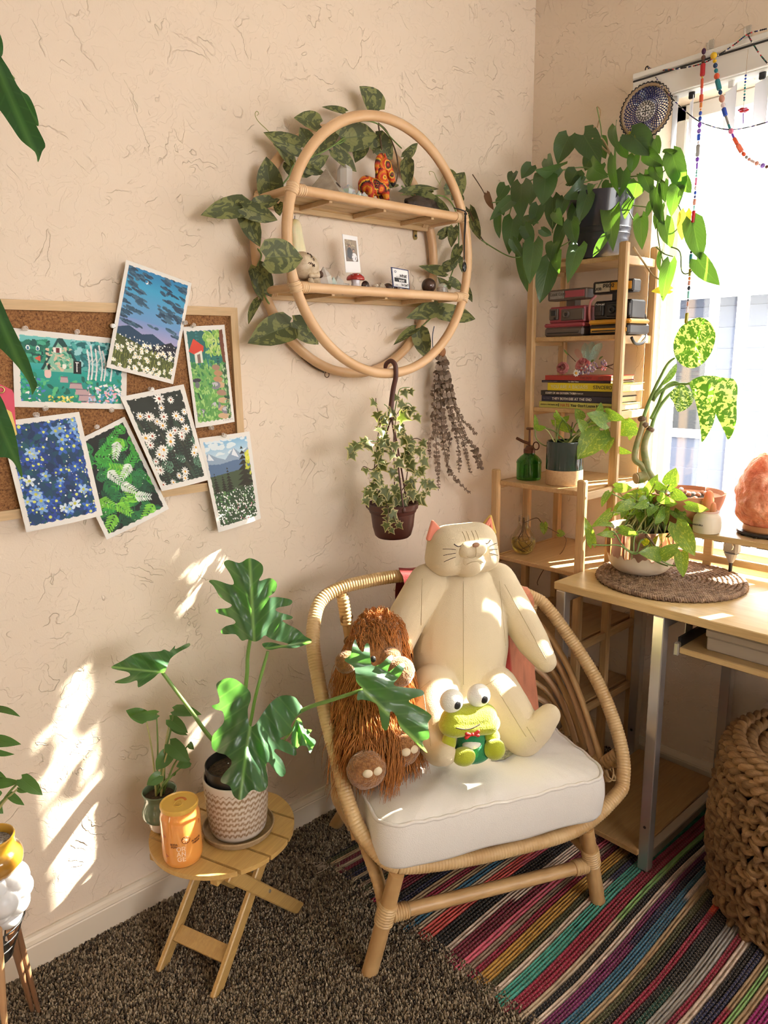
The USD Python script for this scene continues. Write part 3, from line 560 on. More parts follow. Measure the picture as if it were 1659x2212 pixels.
def outline_leaf(pix, base, tip, dfun, bulge=0.0, n_in=500, ripple=0.004, seed=1, vein_c=None):
    """a lobed leaf from its outline: dfun(px, py) gives how far away the leaf's surface is there; waved a little"""
    P = Polygon(pix).buffer(0); P = P if P.geom_type == 'Polygon' else max(P.geoms, key=lambda q: q.area)
    ring = catmull([(a, b, 0) for a, b in list(P.exterior.coords)[:-1]], 3, True)[:, :2]; P = Polygon(ring).buffer(0); P = P if P.geom_type == 'Polygon' else max(P.geoms, key=lambda q: q.area)
    B = np.array([P.exterior.interpolate(x).coords[0] for x in np.linspace(0, P.length, max(60, int(P.length / 4)))[:-1]])
    x0, y0, x1, y1 = P.bounds; st = math.sqrt(P.area / n_in); gx, gy = np.meshgrid(np.arange(x0, x1, st), np.arange(y0, y1, st)); gx = gx + (np.arange(gx.shape[0]) % 2)[:, None] * st / 2
    q = np.column_stack([gx.ravel(), gy.ravel()]); q = q[contains_xy(P.buffer(-st * .45), q[:, 0], q[:, 1])]
    A = np.vstack([B, q]); tri = Delaunay(A).simplices; c = A[tri].mean(1); tri = tri[contains_xy(P, c[:, 0], c[:, 1])]
    b, t = np.array(base, float), np.array(tip, float); ax = unit(t - b); L = np.linalg.norm(t - b); nr = np.array([-ax[1], ax[0]])
    al = (A - b) @ ax / L; ac = (A - b) @ nr / L
    d = np.array([dfun(*p) for p in A]); d = d - bulge * np.clip(1 - (ac / .45) ** 2, -1, 1) + ripple * np.sin(A[:, 0] * .09 + seed) * np.sin(A[:, 1] * .075 + seed * 2) + ripple * 1.5 * np.cos(np.abs(ac) * 22 - al * 9)
    v = EYE + (FWD + ((A[:, 0] - CXP) / FPX)[:, None] * RIGHT - ((A[:, 1] - CYP) / FPX)[:, None] * UP) * d[:, None]
    nn = np.cross(v[tri[:, 1]] - v[tri[:, 0]], v[tri[:, 2]] - v[tri[:, 0]]); fl = ((EYE - v[tri[:, 0]]) * nn).sum(1) < 0; tri[fl] = tri[fl][:, ::-1]
    return (v, tri), np.column_stack([ac * 2, al, np.full(len(A), (seed * .37) % 1)])
def stem(thing, pts, r0, r1, mt, name='stem', parent=None, n=7, sub=6):
    P = catmull(pts, sub); return thing.part(name, tube(P, np.linspace(r0, r1, len(P)), n), mt, parent, smooth=True)
G1 = leafmat('pothos_variegated', (0.040, 0.052, 0.014), (0.09, 0.11, 0.05), (0.12, 0.14, 0.05), var=(0.38, 0.38, 0.12), amount=.52, rough=.55, trans=.15, vscale=1.25, vstretch=(1.1, 3.6, 7.0))
G2 = leafmat('heart_philodendron', (0.022, 0.055, 0.020), (0.05, 0.09, 0.045), (0.07, 0.12, 0.05), rough=.36, trans=.26, tcol=(5.0, 5.6, 1.0), veinamt=.3)
G2Y = leafmat('heart_philodendron_yellowing', (0.30, 0.26, 0.03), (0.30, 0.27, 0.06), (0.34, 0.30, 0.08), rough=.4, trans=.45, tcol=(2.0, 1.9, 0.6))
G3 = leafmat('golden_pothos', (0.085, 0.19, 0.028), (0.16, 0.27, 0.07), (0.21, 0.33, 0.09), var=(0.40, 0.46, 0.10), amount=.28, rough=.3, trans=.42, tcol=(3.0, 2.9, 0.8))
G4 = leafmat('ivy_cream_edged', (0.105, 0.125, 0.038), (0.19, 0.20, 0.10), (0.24, 0.25, 0.11), edge=(0.52, 0.46, 0.24), rough=.4, trans=.28)
G5 = leafmat('lobed_philodendron', (0.055, 0.12, 0.065), (0.10, 0.20, 0.11), (0.20, 0.32, 0.17), rough=.30, trans=.30, tcol=(3.2, 4.2, 1.2), veins=5, veinamt=.16)
G6 = leafmat('dieffenbachia', (0.055, 0.14, 0.018), (0.09, 0.19, 0.03), (0.10, 0.20, 0.04), var=(0.46, 0.55, 0.24), amount=.46, rough=.33, trans=.34, tcol=(1.7, 1.8, 0.7), vscale=4.5, vstretch=(1.4, 3.5, 5.0))
G7 = leafmat('rubbery_climber', (0.030, 0.095, 0.040), (0.10, 0.19, 0.06), (0.06, 0.15, 0.06), rough=.28, trans=.28, tcol=(2.5, 3.0, .9), veinamt=.18)
GE = leafmat('dried_eucalyptus', (0.22, 0.15, 0.105), (0.27, 0.20, 0.15), (0.27, 0.20, 0.15), rough=.6, trans=.15, tcol=(1.2, 1.1, .9), veinamt=.1)
STEMG = plain('green_stem', (0.16, 0.25, 0.06), 0.4); STEMB = plain('brown_stem', (0.12, 0.07, 0.035), 0.6); STEMY = plain('pale_stem', (0.42, 0.40, 0.16), 0.45); STEMT = plain('tan_stem', (0.42, 0.29, 0.15), 0.6)
SOIL = plain('potting_soil', (0.030, 0.018, 0.010), 0.95, var=1.0, vscale=150, c2=(0.09, 0.055, 0.03), bump=0.004, bscale=160)
# ================================================================ FLOOR COVERINGS
# ---- carpet pile: tufts nobody could count
def tuft(seed):
    r_ = np.random.default_rng(seed); v, f = ball((0, 0, 0.0035), (0.0021, 0.0021, 0.0056), 1)
    v = v + (r_.random(v.shape) - .5) * 0.0016; v[:, 0] += (v[:, 2]) * r_.uniform(-.4, .4); v[:, 1] += v[:, 2] * r_.uniform(-.4, .4)
    return v, f
pi_ = UsdGeom.PointInstancer.Define(stage, '/World/carpet_pile')
tag(pi_.GetPrim(), 'mottled brown cut-pile carpet covering the floor', 'carpet', None, 'stuff')
protos = []
for k, c in enumerate([(0.25, 0.19, 0.125), (0.13, 0.095, 0.065), (0.42, 0.34, 0.24), (0.06, 0.043, 0.032), (0.32, 0.25, 0.175)]):
    protos.append(emit(numbered('/World/carpet_pile/tuft'), tuft(k + 1), plain(f'carpet_yarn_{k}', c, 0.95), True).GetPath())
pi_.CreatePrototypesRel().SetTargets(protos)
rg = np.random.default_rng(5); pts = []
for (x0, x1, y0, y1) in ((-2.02, -1.07, -1.02, -0.0135), (-1.07, -0.02, -0.175, -0.0135), (-0.11, -0.0135, -1.1, -0.175)):
    nx, ny = int((x1 - x0) / 0.0042), int((y1 - y0) / 0.0042)
    g = np.stack(np.meshgrid(np.linspace(x0, x1, nx), np.linspace(y0, y1, ny), indexing='ij'), -1).reshape(-1, 2); pts.append(g + rg.uniform(-.0018, .0018, g.shape))
pts = np.vstack(pts); pts = pts[(pts[:, 1] > -1.25 - 0.94 * (pts[:, 0] + 1.113) * 1.0 * -1 * -1 - 0.0) | (pts[:, 0] > -1.07)]
pts = pts[(pts[:, 1] - (-0.826 - 0.939 * (pts[:, 0] + 1.113)) > -0.16) | (pts[:, 0] > -1.07)]
n_ = len(pts); th = rg.uniform(0, 6.28, n_); q = np.zeros((n_, 4), np.float32); q[:, 0] = np.cos(th / 2); q[:, 3] = np.sin(th / 2)
pi_.CreatePositionsAttr(Vt.Vec3fArray.FromNumpy(np.column_stack([pts, rg.uniform(0, .0025, n_)]).astype(np.float32)))
pi_.CreateProtoIndicesAttr(Vt.IntArray.FromNumpy(rg.choice(5, n_, p=[.30, .24, .2, .12, .14]).astype(np.int32)))
pi_.CreateScalesAttr(Vt.Vec3fArray.FromNumpy((rg.uniform(.8, 1.35, (n_, 1)) * np.array([[1, 1, 1.0]])).astype(np.float32)))
pi_.CreateOrientationsAttr(Vt.QuathArray([Gf.Quath(float(a[0]), 0, 0, float(a[3])) for a in q]))

# ---- rag rug: strips side by side, each a bundle of weft passes tied down by warp threads
C_ = dict(black=(.018, .017, .020), navy=(.022, .024, .060), tan=(.40, .27, .15), beige=(.47, .36, .25), cream=(.60, .47, .38), maroon=(.16, .016, .035), crimson=(.27, .018, .045), taupe=(.27, .18, .13), pink=(.62, .11, .17), coral=(.60, .09, .08), mustard=(.46, .24, .045),
          olive=(.06, .062, .028), teal=(.055, .29, .22), purple=(.15, .018, .085), blue=(.04, .13, .20), grey=(.30, .28, .26), green=(.20, .36, .12), magenta=(.28, .016, .13), red=(.72, .085, .045), forest=(.03, .15, .10), dkgreen=(.02, .06, .045))
seq = ('black olive tan maroon beige maroon black navy beige black taupe olive beige black crimson maroon black navy tan crimson tan blue beige coral coral black black cream maroon maroon pink taupe crimson mustard mustard olive cream teal teal crimson crimson beige black cream '
       'purple purple blue blue tan olive black crimson black dkgreen grey grey maroon cream navy navy crimson green tan magenta magenta navy tan tan black red red olive grey tan tan forest forest navy tan maroon beige tan magenta navy taupe black crimson beige olive teal').split()
second = {5: 'navy', 9: 'maroon', 14: 'crimson', 20: 'black', 24: 'pink', 28: 'cream', 32: 'maroon', 36: 'navy', 41: 'green', 45: 'navy', 47: 'cream', 51: 'red', 53: 'black', 56: 'crimson', 58: 'black', 60: 'tan', 63: 'blue', 66: 'maroon', 68: 'black', 71: 'cream', 75: 'teal', 80: 'black'}
RUGM = colmat('rag_cotton', 0.92, 0.0006, 500)
THREAD = plain('warp_thread', (0.42, 0.33, 0.25), 0.9)
rug = Thing('rag_rug', 'striped multicoloured rag rug under the chair and desk', 'rug', (-0.6, -0.9, 0))
RX_A, RX_B = -1.098, -0.115
def rugz(x, y): return 0.0045 + 0.0025 * meshkit.noise(np.stack([x * 6, y * 6, 0 * x], -1), 3)
def rugy(x, y): return y + 0.010 * np.sin(2.6 * x + 0.6) * np.clip((-y - .35) * 2, 0, 1) + 0.006 * np.sin(7 * x + y * 9) - 0.02 * np.clip(x + .62, 0, 1) * np.clip(-y - .7, 0, .3) / .3
y = -0.165; r2 = random.Random(3); threads = []
for i, cn in enumerate(seq):
    w = r2.uniform(.0125, .0185); npass = 2; x0 = RX_A + r2.uniform(-.010, .010); x1 = RX_B + r2.uniform(-.01, .01)
    nu, nw = 200, 4 * npass + 1
    xs = np.linspace(x0, x1, nu)[:, None] + np.zeros(nw)[None]; t = np.linspace(0, 1, nw)[None] + np.zeros((nu, 1))
    ys = rugy(xs, y - t * w)
    hump = np.abs(np.sin(np.pi * t * npass)) ** 0.6
    pi2 = np.floor(np.clip(t * npass, 0, npass - .01)); dip = np.cos(2 * np.pi * (xs / 0.0098 + 0.5 * pi2)) ** 8
    zs = rugz(xs, ys) + 0.0052 * hump * (1 - 0.42 * dip); zs[[0, -1]] = 0.001
    zs[:, 0] = zs[:, -1] = 0.0015
    base = np.array(C_[cn]); col = np.tile(base, (nu * nw, 1)).reshape(nu, nw, 3)
    if i in second:
        sx = r2.uniform(-.85, -.45); b2 = np.array(C_[second[i]]); k = 1 / (1 + np.exp(-(xs - sx) / .004)); col = col * (1 - k[..., None]) + b2 * k[..., None]
    fl = meshkit.noise(np.stack([xs * 60, ys * 260, 0 * xs], -1), i); col = col * (0.72 + 0.56 * fl[..., None])
    I, J = np.meshgrid(np.arange(nu - 1), np.arange(nw - 1), indexing='ij'); A = I * nw + J
    f = np.concatenate([np.stack([A, A + 1, A + nw + 1], -1).reshape(-1, 3), np.stack([A, A + nw + 1, A + nw], -1).reshape(-1, 3)])[:, ::-1]
    rug.part('strip', (np.stack([xs, ys, zs], -1).reshape(-1, 3), f), RUGM, smooth=True, col=col.reshape(-1, 3))
    for p in range(npass):
        xx = np.arange(x0 + .006 + (0.0049 if p % 2 else 0), x1, 0.0098) + 0.0049
        if -0.62 < 1: threads.append(np.column_stack([xx, np.full(len(xx), y - w * p / npass), np.full(len(xx), w / npass)]))
    y -= w
RUG_Y1 = y
tt = np.vstack(threads); arc = np.linspace(0.04, 0.96, 5)
X = tt[:, 0][:, None] + 0.0011 * np.sin(arc * 3.14)[None]; Y = rugy(X, tt[:, 1][:, None] - arc[None] * tt[:, 2][:, None]); Z = rugz(X, Y) + 0.0014 + 0.0036 * np.sin(arc * np.pi)[None] ** .7
vv, ff, k = [], [], 0
wd = 0.00032
for sgn, dz in ((-1, 0), (0, .0005), (1, 0)): vv.append(np.stack([X + sgn * wd, Y, Z + dz], -1))
v = np.stack(vv, 2).reshape(-1, 3); N = len(tt); base = (np.arange(N) * 15)[:, None]
fl = []
for a in range(4):
    for b in range(2): p0 = a * 3 + b; fl += [[p0, p0 + 3, p0 + 4], [p0, p0 + 4, p0 + 1]]
f = (base[:, :, None] + np.array(fl)[None]).reshape(-1, 3)
rug.part('warp_thread', (v, f), THREAD, smooth=True, kind='stuff')
fr = []
for k in range(46):
    y0 = -0.168 - r2.uniform(0, .035) if k < 30 else -r2.uniform(.2, 1.3); L = r2.uniform(.02, .06) if k < 30 else r2.uniform(.005, .012); a = r2.uniform(-.7, .7); p = V(RX_A + .004, y0, .006)
    fr.append(tube(catmull([p, p + V(-L * .5 * math.cos(a), L * .5 * math.sin(a), .006 * r2.random()), p + V(-L * math.cos(a + .4), L * math.sin(a + .4), -.002)], 4), .0011, 5))
rug.part('fringe', join(fr), THREAD, smooth=True, kind='stuff')

# ---- knotted rope pouf
ROPE = plain('banana_leaf_rope', (0.36, 0.21, 0.095), 0.6, var=1.0, vscale=26, c2=(0.20, 0.105, 0.045), bump=0.0012, bscale=240, stretch=(1, 1, 3), rnd_=0.22)
LINER = plain('pouf_liner', (0.035, 0.022, 0.014), 0.9)
PC, PR, PH = V(-0.318, -1.155, 0.0), 0.248, 0.425
po = Thing('rope_pouf', 'barrel-shaped pouf knotted from brown twisted rope, partly under the desk', 'pouf', PC)
def prad(z): t = z / PH; return PR * (0.93 + 0.10 * math.sin(math.pi * min(1, max(0, t)) ** .9) - 0.06 * max(0, t - .85) / .15)
po.part('liner', lathe([(0.0, .012), (PR * .82, .012), (PR * .90, .12), (PR * .9, .25), (PR * .84, PH - .05), (PR * .55, PH - .045), (0, PH - .06)], 40, PC), LINER, smooth=True)
cols, rows = 27, 10
for r in range(rows):
    z = 0.028 + r * (PH - .075) / (rows - 1)
    for c in range(cols):
        th = 2 * math.pi * (c + 0.5 * (r % 2)) / cols; R_ = prad(z) ; sz = 0.021 * r2.uniform(.88, 1.12); tilt = r2.uniform(-.5, .5) + (0.5 if r % 2 else -.4)
        t = np.linspace(0, 2 * np.pi, 22)[:-1]
        kx, ky, kz = (np.sin(t) + 2 * np.sin(2 * t)) / 2.6, (np.cos(t) - 2 * np.cos(2 * t)) / 2.9, -np.sin(3 * t)
        ux = kx * math.cos(tilt) - ky * math.sin(tilt); uy = kx * math.sin(tilt) + ky * math.cos(tilt)
        e_t, e_r = V(-math.sin(th), math.cos(th), 0), V(math.cos(th), math.sin(th), 0)
        curve = PC + V(0, 0, z) + (R_ + 0.008 * kz[:, None]) * e_r + (ux * sz * 1.22)[:, None] * e_t + (uy * sz * 1.12)[:, None] * V(0, 0, 1)
        m = [tube(curve, 0.0076 * (1 + .12 * np.sin(t * 5 + c)), 7, closed=True)]
        for s in (-1, 1):
            a, b = th, th + s * math.pi / cols
            if r + 1 < rows:
                z2 = z + (PH - .075) / (rows - 1); p = PC + (R_ - .004) * e_r + V(0, 0, z); q = PC + (prad(z2) - .008) * V(math.cos(b), math.sin(b), 0) + V(0, 0, z2)
                m.append(tube([p, (p + q) / 2 + e_r * .006, q], .0074, 6))
        po.part('rope_knot', join(m), ROPE, smooth=True)
for k, (rr, zz) in enumerate(((PR * .96, PH - .035), (PR * .92, PH - .012), (PR * .84, PH + .002), (PR * .74, PH - .004), (PR * .63, PH - .016), (PR * .52, PH - .026), (PR * .41, PH - .034), (PR * .30, PH - .04), (PR * .19, PH - .044), (PR * .08, PH - .046))):
    m = max(6, int(rr * 2 * math.pi / .026)); 
    for s in (0, 1):
        t = np.linspace(0, 2 * np.pi, m * 8 + 1)[:-1]; ph = t * m / 2 + s * math.pi
        po.part('rope_coil', tube(np.stack([PC[0] + (rr + .0075 * np.cos(ph)) * np.cos(t), PC[1] + (rr + .0075 * np.cos(ph)) * np.sin(t), zz + .006 * np.sin(ph)], -1), .0095, 8, closed=True), ROPE, smooth=True)
# ================================================================ CORK BOARD AND PAINTINGS
CORK = mat('cork', {'tc': ('texture_coordinate', {}), 'n': ('noise_texture', {'scale': 260.0, 'detail': 3.0, 'roughness': 0.7}), 'r': ('rgb_ramp', {'ramp': [(0.30, (0.08, 0.030, 0.012)), (0.46, (0.26, 0.115, 0.04)), (0.6, (0.35, 0.165, 0.06)), (0.74, (0.46, 0.25, 0.10))]}),
           'b': ('bump', {'strength': 0.6, 'distance': 0.0012}), 'p': ('principled_bsdf', {'roughness': 0.9})},
           [('tc.object', 'n.vector'), ('n.fac', 'r.fac'), ('r.color', 'p.base_color'), ('n.fac', 'b.height'), ('b.normal', 'p.normal')])
FRX, FRZ = (wood(f'pine_frame_{k}', (0.66, 0.47, 0.26), (0.58, 0.385, 0.20), k, 0.5, rnd_=0.03) for k in (0, 2))
CBX0, CBX1, CBZ0, CBZ1 = -1.985, -1.170, 1.040, 1.474
cb = Thing('cork_board', 'cork pinboard in a plain pine frame on the left wall', 'pinboard', ((CBX0 + CBX1) / 2, 0, CBZ0))
cb.part('cork_panel', bbox(V(CBX0 + .012, -0.010, CBZ0 + .012), V(CBX1 - .012, -0.001, CBZ1 - .012)), CORK)
fw, fd = 0.021, 0.019
def miter(p, q, inn, mt):      # frame rail from corner to corner with mitred ends
    p, q, inn = V(*p), V(*q), V(*inn); d = unit(q - p)
    a, b, c, e = p, q, q - d * fw + inn * fw, p + d * fw + inn * fw
    v = np.array([a, b, c, e] + [x + V(0, -fd, 0) for x in (a + (inn + d) * .0015, b + (inn - d) * .0015, c, e)]) + V(0, -0.0006, 0)
    f = np.array([[0, 1, 2], [0, 2, 3], [4, 6, 5], [4, 7, 6], [0, 4, 5], [0, 5, 1], [1, 5, 6], [1, 6, 2], [2, 6, 7], [2, 7, 3], [3, 7, 4], [3, 4, 0]])
    tm = trimesh.Trimesh(v, f, process=False); tm.fix_normals(); cb.part('frame_rail', T(tm), mt)
miter((CBX0, 0, CBZ1), (CBX1, 0, CBZ1), (0, 0, -1), FRX); miter((CBX1, 0, CBZ1), (CBX1, 0, CBZ0), (-1, 0, 0), FRZ)
miter((CBX1, 0, CBZ0), (CBX0, 0, CBZ0), (0, 0, 1), FRX); miter((CBX0, 0, CBZ0), (CBX0, 0, CBZ1), (1, 0, 0), FRZ)

# ---- small gouache paintings: colour laid per vertex of the sheet, u to the right, v down, both 0..1
class Art:
    def __init__(s, w, h, seed): s.w, s.h = w, h; s.a = np.ones((h, w, 3)); s.y, s.x = np.mgrid[0:h, 0:w]; s.u = s.x / (w - 1); s.v = s.y / (h - 1); s.asp = h / w; s.r = random.Random(seed)
    def grad(s, c0, c1, v0=0, v1=1):
        t = np.clip((s.v - v0) / (v1 - v0), 0, 1)[..., None]; m = (s.v >= v0) & (s.v <= v1 + .01); s.a[m] = (np.array(c0) * (1 - t) + np.array(c1) * t)[m]
    def ell(s, u, v, ru, rv, c, ang=0, al=1.0):
        R = max(ru, rv) * 1.05; x0, x1 = int((u - R) * s.w), int((u + R) * s.w) + 2; y0, y1 = int((v - R / 1) * s.h), int((v + R) * s.h) + 2
        x0, y0 = max(x0, 0), max(y0, 0)
        if x0 >= s.w or y0 >= s.h or x1 <= 0 or y1 <= 0: return
        du = s.u[y0:y1, x0:x1] - u; dv = (s.v[y0:y1, x0:x1] - v) * s.asp; ca, sa = math.cos(ang), math.sin(ang); e = (du * ca + dv * sa) / ru; g = (-du * sa + dv * ca) / rv
        m = (e * e + g * g) < 1; b = s.a[y0:y1, x0:x1]; b[m] = b[m] * (1 - al) + np.array(c) * al
    def poly(s, pts, c, al=1.0):
        m = contains_xy(Polygon(pts).buffer(0), s.u, s.v); s.a[m] = s.a[m] * (1 - al) + np.array(c) * al
    def line(s, pts, wd, c):
        P = catmull([(a, b, 0) for a, b in pts], 14)
        for p in P: s.ell(p[0], p[1], wd, wd, c)
    def flower(s, u, v, R, c, eye, n=5, wr=.5, a0=None):
        a0 = s.r.uniform(0, 6) if a0 is None else a0
        for k in range(n):
            t = a0 + 2 * math.pi * k / n; sh = s.r.uniform(.8, 1.1); s.ell(u + R * .55 * math.cos(t), v + R * .55 * math.sin(t) / s.asp, R * .52, R * .52 * wr, np.array(c) * sh, t)
        s.ell(u, v, R * .26, R * .26, eye)
    def leafy(s, u, v, L, ang, c, n=6, sp=.42):          # a frond of paired leaflets
        for k in range(n):
            q = (k + .6) / n; x, y_ = u + L * q * math.cos(ang), v + L * q * math.sin(ang) / s.asp
            for sg in (-1, 1):
                t = ang + sg * .85; l = L * sp * (1 - .5 * q); sh = s.r.uniform(.75, 1.25); s.ell(x + l * .5 * math.cos(t), y_ + l * .5 * math.sin(t) / s.asp, l * .52, l * .15, np.clip(np.array(c) * sh, 0, 1), t)
    def dabs(s, n, box_, r, cs, ang=None, rat=.5):
        for _ in range(n): s.ell(s.r.uniform(box_[0], box_[2]), s.r.uniform(box_[1], box_[3]), *(lambda q: (q, q * rat))(r * s.r.uniform(.5, 1.3)), s.r.choice(cs), s.r.uniform(0, 3.14) if ang is None else ang + s.r.uniform(-.25, .25))
    def border(s, b, bv=None, c=(.80, .77, .73)):
        bv = bv or b / s.asp; j = 0.004 * np.sin(s.u * 60) + .003 * np.sin(s.v * 71)
        m = (s.u < b + j) | (s.u > 1 - b + j) | (s.v < bv + j) | (s.v > 1 - bv + j); s.a[m] = c
def g(*rgb): return srgb(*rgb)
def art_cottage():
    A = Art(230, 160, 1); A.grad(g(120, 200, 200), g(40, 165, 160), 0, .5); A.grad(g(30, 160, 150), g(20, 130, 110), .5, 1)
    A.dabs(240, (.48, 0, 1, .5), .035, [g(40, 130, 135), g(75, 170, 165), g(25, 100, 105), g(150, 205, 210)])
    A.poly([(0, .18), (.28, .10), (.30, .42), (0, .42)], g(40, 140, 110)); A.dabs(60, (0, .14, .3, .4), .03, [g(20, 110, 90), g(70, 170, 140), g(10, 80, 75)])
    A.poly([(.22, .50), (.37, .06), (.40, .05), (.56, .42), (.55, .52), (.5, .5)], g(15, 70, 70)); A.poly([(.24, .52), (.37, .13), (.50, .34), (.50, .52)], g(130, 190, 165))
    A.dabs(60, (.27, .2, .48, .5), .02, [g(190, 200, 170), g(60, 150, 120), g(215, 190, 165)]); A.poly([(.33, .20), (.40, .20), (.40, .27), (.33, .27)], g(240, 235, 230)); A.poly([(.352, .205), (.382, .205), (.382, .27), (.352, .27)], g(110, 35, 40))
    A.poly([(.50, .36), (.57, .36), (.57, .53), (.50, .53)], g(8, 12, 14)); A.line([(.52, .38), (.545, .38)], .004, g(235, 235, 235)); A.line([(.53, .38), (.53, .5)], .004, g(235, 235, 235))
    for u in (.12, .20): A.ell(u, .23, .016, .024, g(235, 245, 245)); A.ell(u, .235, .010, .016, g(60, 120, 150))
    A.poly([(.17, .36), (.22, .32), (.22, .40)], g(215, 95, 70)); A.ell(.29, .46, .012, .03, g(10, 25, 30)); A.ell(.28, .55, .03, .045, g(230, 195, 190)); A.ell(.42, .44, .018, .025, g(240, 240, 230))
    for u, l in ((.63, .2), (.66, .14), (.70, .18), (.75, .13), (.78, .2), (.84, .17)): A.line([(u, .6), (u + .012, .4), (u - .02 + A.r.random() * .04, l)], .008, g(225, 225, 225)); A.line([(u + .005, .4), (u + .04, .3)], .004, g(205, 215, 215))
    A.dabs(90, (.02, .58, .98, .98), .03, [g(25, 140, 110), g(60, 180, 140), g(15, 100, 90), g(90, 190, 130)])
    for a, b, w in ((.34, .62, .04), (.42, .70, .07), (.47, .78, .09), (.50, .86, .10), (.52, .95, .12)): A.poly([(a + .05, b - .04), (a + .05 + w * 1.4, b - .04), (a + .05 + w * 1.6, b + .035), (a + .04, b + .035)], g(190, 160, 165)); A.line([(a + .05, b - .04), (a + .05 + w * 1.4, b - .04)], .005, g(120, 100, 120))
    A.dabs(110, (.62, .66, .98, .97), .02, [g(190, 200, 230), g(235, 170, 180), g(245, 240, 240), g(70, 150, 190), g(40, 130, 110)]); A.dabs(50, (.28, .84, .5, .98), .016, [g(235, 215, 90), g(250, 240, 170), g(60, 150, 80)]); A.dabs(50, (.05, .6, .25, .95), .018, [g(245, 245, 245), g(80, 120, 200), g(30, 150, 90)])
    A.border(.055); return A
def art_night():
    A = Art(150, 215, 2); A.grad(g(30, 115, 175), g(60, 160, 205), 0, .2); A.grad(g(60, 160, 205), g(120, 150, 205), .2, .62); A.grad(g(120, 150, 205), g(170, 160, 200), .5, .66)
    for _ in range(70):
        u, v = A.r.choice([A.r.uniform(0, .35), A.r.uniform(.55, 1)]), A.r.uniform(.03, .56)
        for k in range(5): A.ell(u + A.r.uniform(-.07, .07), v + A.r.uniform(-.012, .012), A.r.uniform(.02, .07), .014, A.r.choice([g(50, 85, 110), g(42, 70, 95), g(70, 105, 130)]), .25)
    A.poly([(0, .62), (.2, .57), (.4, .62), (.55, .59), (.8, .66), (1, .63), (1, .78), (0, .8)], g(30, 65, 95)); A.poly([(.4, .76), (.6, .70), (.85, .62), (1, .68), (1, .85), (.4, .8)], g(28, 32, 48))
    A.poly([(0, .66), (.4, .72), (.7, .78), (1, .80), (1, 1), (0, 1)], g(75, 85, 35)); A.dabs(420, (0, .74, 1, 1), .03, [g(110, 120, 50), g(60, 70, 28), g(140, 145, 70)], 1.57, .15)
    for _ in range(75): A.flower(A.r.uniform(.04, .97), A.r.uniform(.70, .97), A.r.uniform(.018, .036), g(250, 250, 240), g(230, 190, 60), 6)
    A.dabs(90, (0, .66, 1, .82), .008, [g(250, 250, 245)], None, 1); A.ell(.34, .14, .022, .022, g(250, 250, 250)); A.ell(.332, .133, .018, .018, g(45, 140, 195)); A.border(.05); return A
def art_path():
    A = Art(140, 210, 3); A.grad(g(40, 100, 105), g(40, 120, 105), 0, .4); A.grad(g(120, 175, 95), g(90, 150, 75), .38, 1)
    for k in range(9): u = A.r.uniform(.1, .8); A.line([(u, 0), (u + .01, .4)], A.r.uniform(.008, .02), A.r.choice([g(25, 70, 80), g(60, 130, 135)]))
    A.dabs(120, (.45, 0, .95, .3), .045, [g(165, 205, 105), g(125, 180, 80), g(190, 215, 130)]); A.line([(.9, 0), (.88, .2), (.93, .5)], .05, g(120, 70, 50)); A.dabs(160, (0, .35, 1, .7), .04, [g(90, 160, 85), g(60, 125, 75), g(150, 195, 110)])
    A.poly([(.06, .24), (.2, .12), (.42, .20), (.40, .25), (.2, .28)], g(215, 70, 50)); A.poly([(.18, .27), (.36, .24), (.36, .36), (.18, .36)], g(225, 225, 215)); A.poly([(.24, .28), (.31, .27), (.31, .36), (.24, .36)], g(130, 110, 100))
    for u, v, w in ((.66, .42, .10), (.70, .48, .11), (.68, .54, .12), (.72, .60, .13), (.74, .68, .14), (.76, .76, .15), (.72, .84, .16), (.74, .92, .18)): A.ell(u, v, w, .045, A.r.choice([g(185, 140, 105), g(165, 130, 110), g(200, 165, 130)]), .1)
    for u, v in ((.6, .60), (.55, .80), (.8, .86), (.18, .86)): A.ell(u, v, .12, .06, g(130, 130, 140)); A.ell(u - .02, v - .012, .08, .03, g(190, 190, 195))
    A.dabs(120, (.82, .40, 1, .98), .04, [g(170, 195, 150), g(70, 110, 70), g(40, 80, 55)]); A.dabs(160, (0, .60, .6, 1), .035, [g(120, 180, 85), g(80, 150, 70), g(160, 205, 120)]); A.ell(.16, .53, .10, .03, g(60, 60, 70)); A.ell(.16, .575, .05, .05, g(110, 110, 120)); A.line([(.2, .72), (.15, .66)], .01, g(30, 50, 40))
    A.border(.07)
    A.q = [(.70 + k * .034, .965) for k in range(8)]
    for k, (u, v) in enumerate(A.q): A.line([(u, v - .006), (u + .010 * (k % 2), v + .006)], .004, g(90, 85, 80))
    return A
def art_blue():
    A = Art(150, 215, 4); A.a[:] = g(22, 62, 100); A.dabs(260, (0, 0, 1, 1), .07, [g(20, 70, 95), g(25, 85, 100), g(30, 60, 125), g(18, 48, 90)])
    for _ in range(80): A.flower(A.r.random(), A.r.random(), A.r.uniform(.05, .085), A.r.choice([g(40, 80, 175), g(55, 100, 195), g(35, 65, 150), g(45, 90, 170)]), g(215, 225, 110))
    for _ in range(26): A.flower(A.r.random(), A.r.random(), A.r.uniform(.05, .08), A.r.choice([g(215, 230, 245), g(120, 165, 225), g(160, 195, 235)]), g(200, 200, 80))
    A.dabs(110, (0, 0, 1, 1), .010, [g(240, 245, 250), g(225, 235, 150)], None, 1); A.border(.065); return A
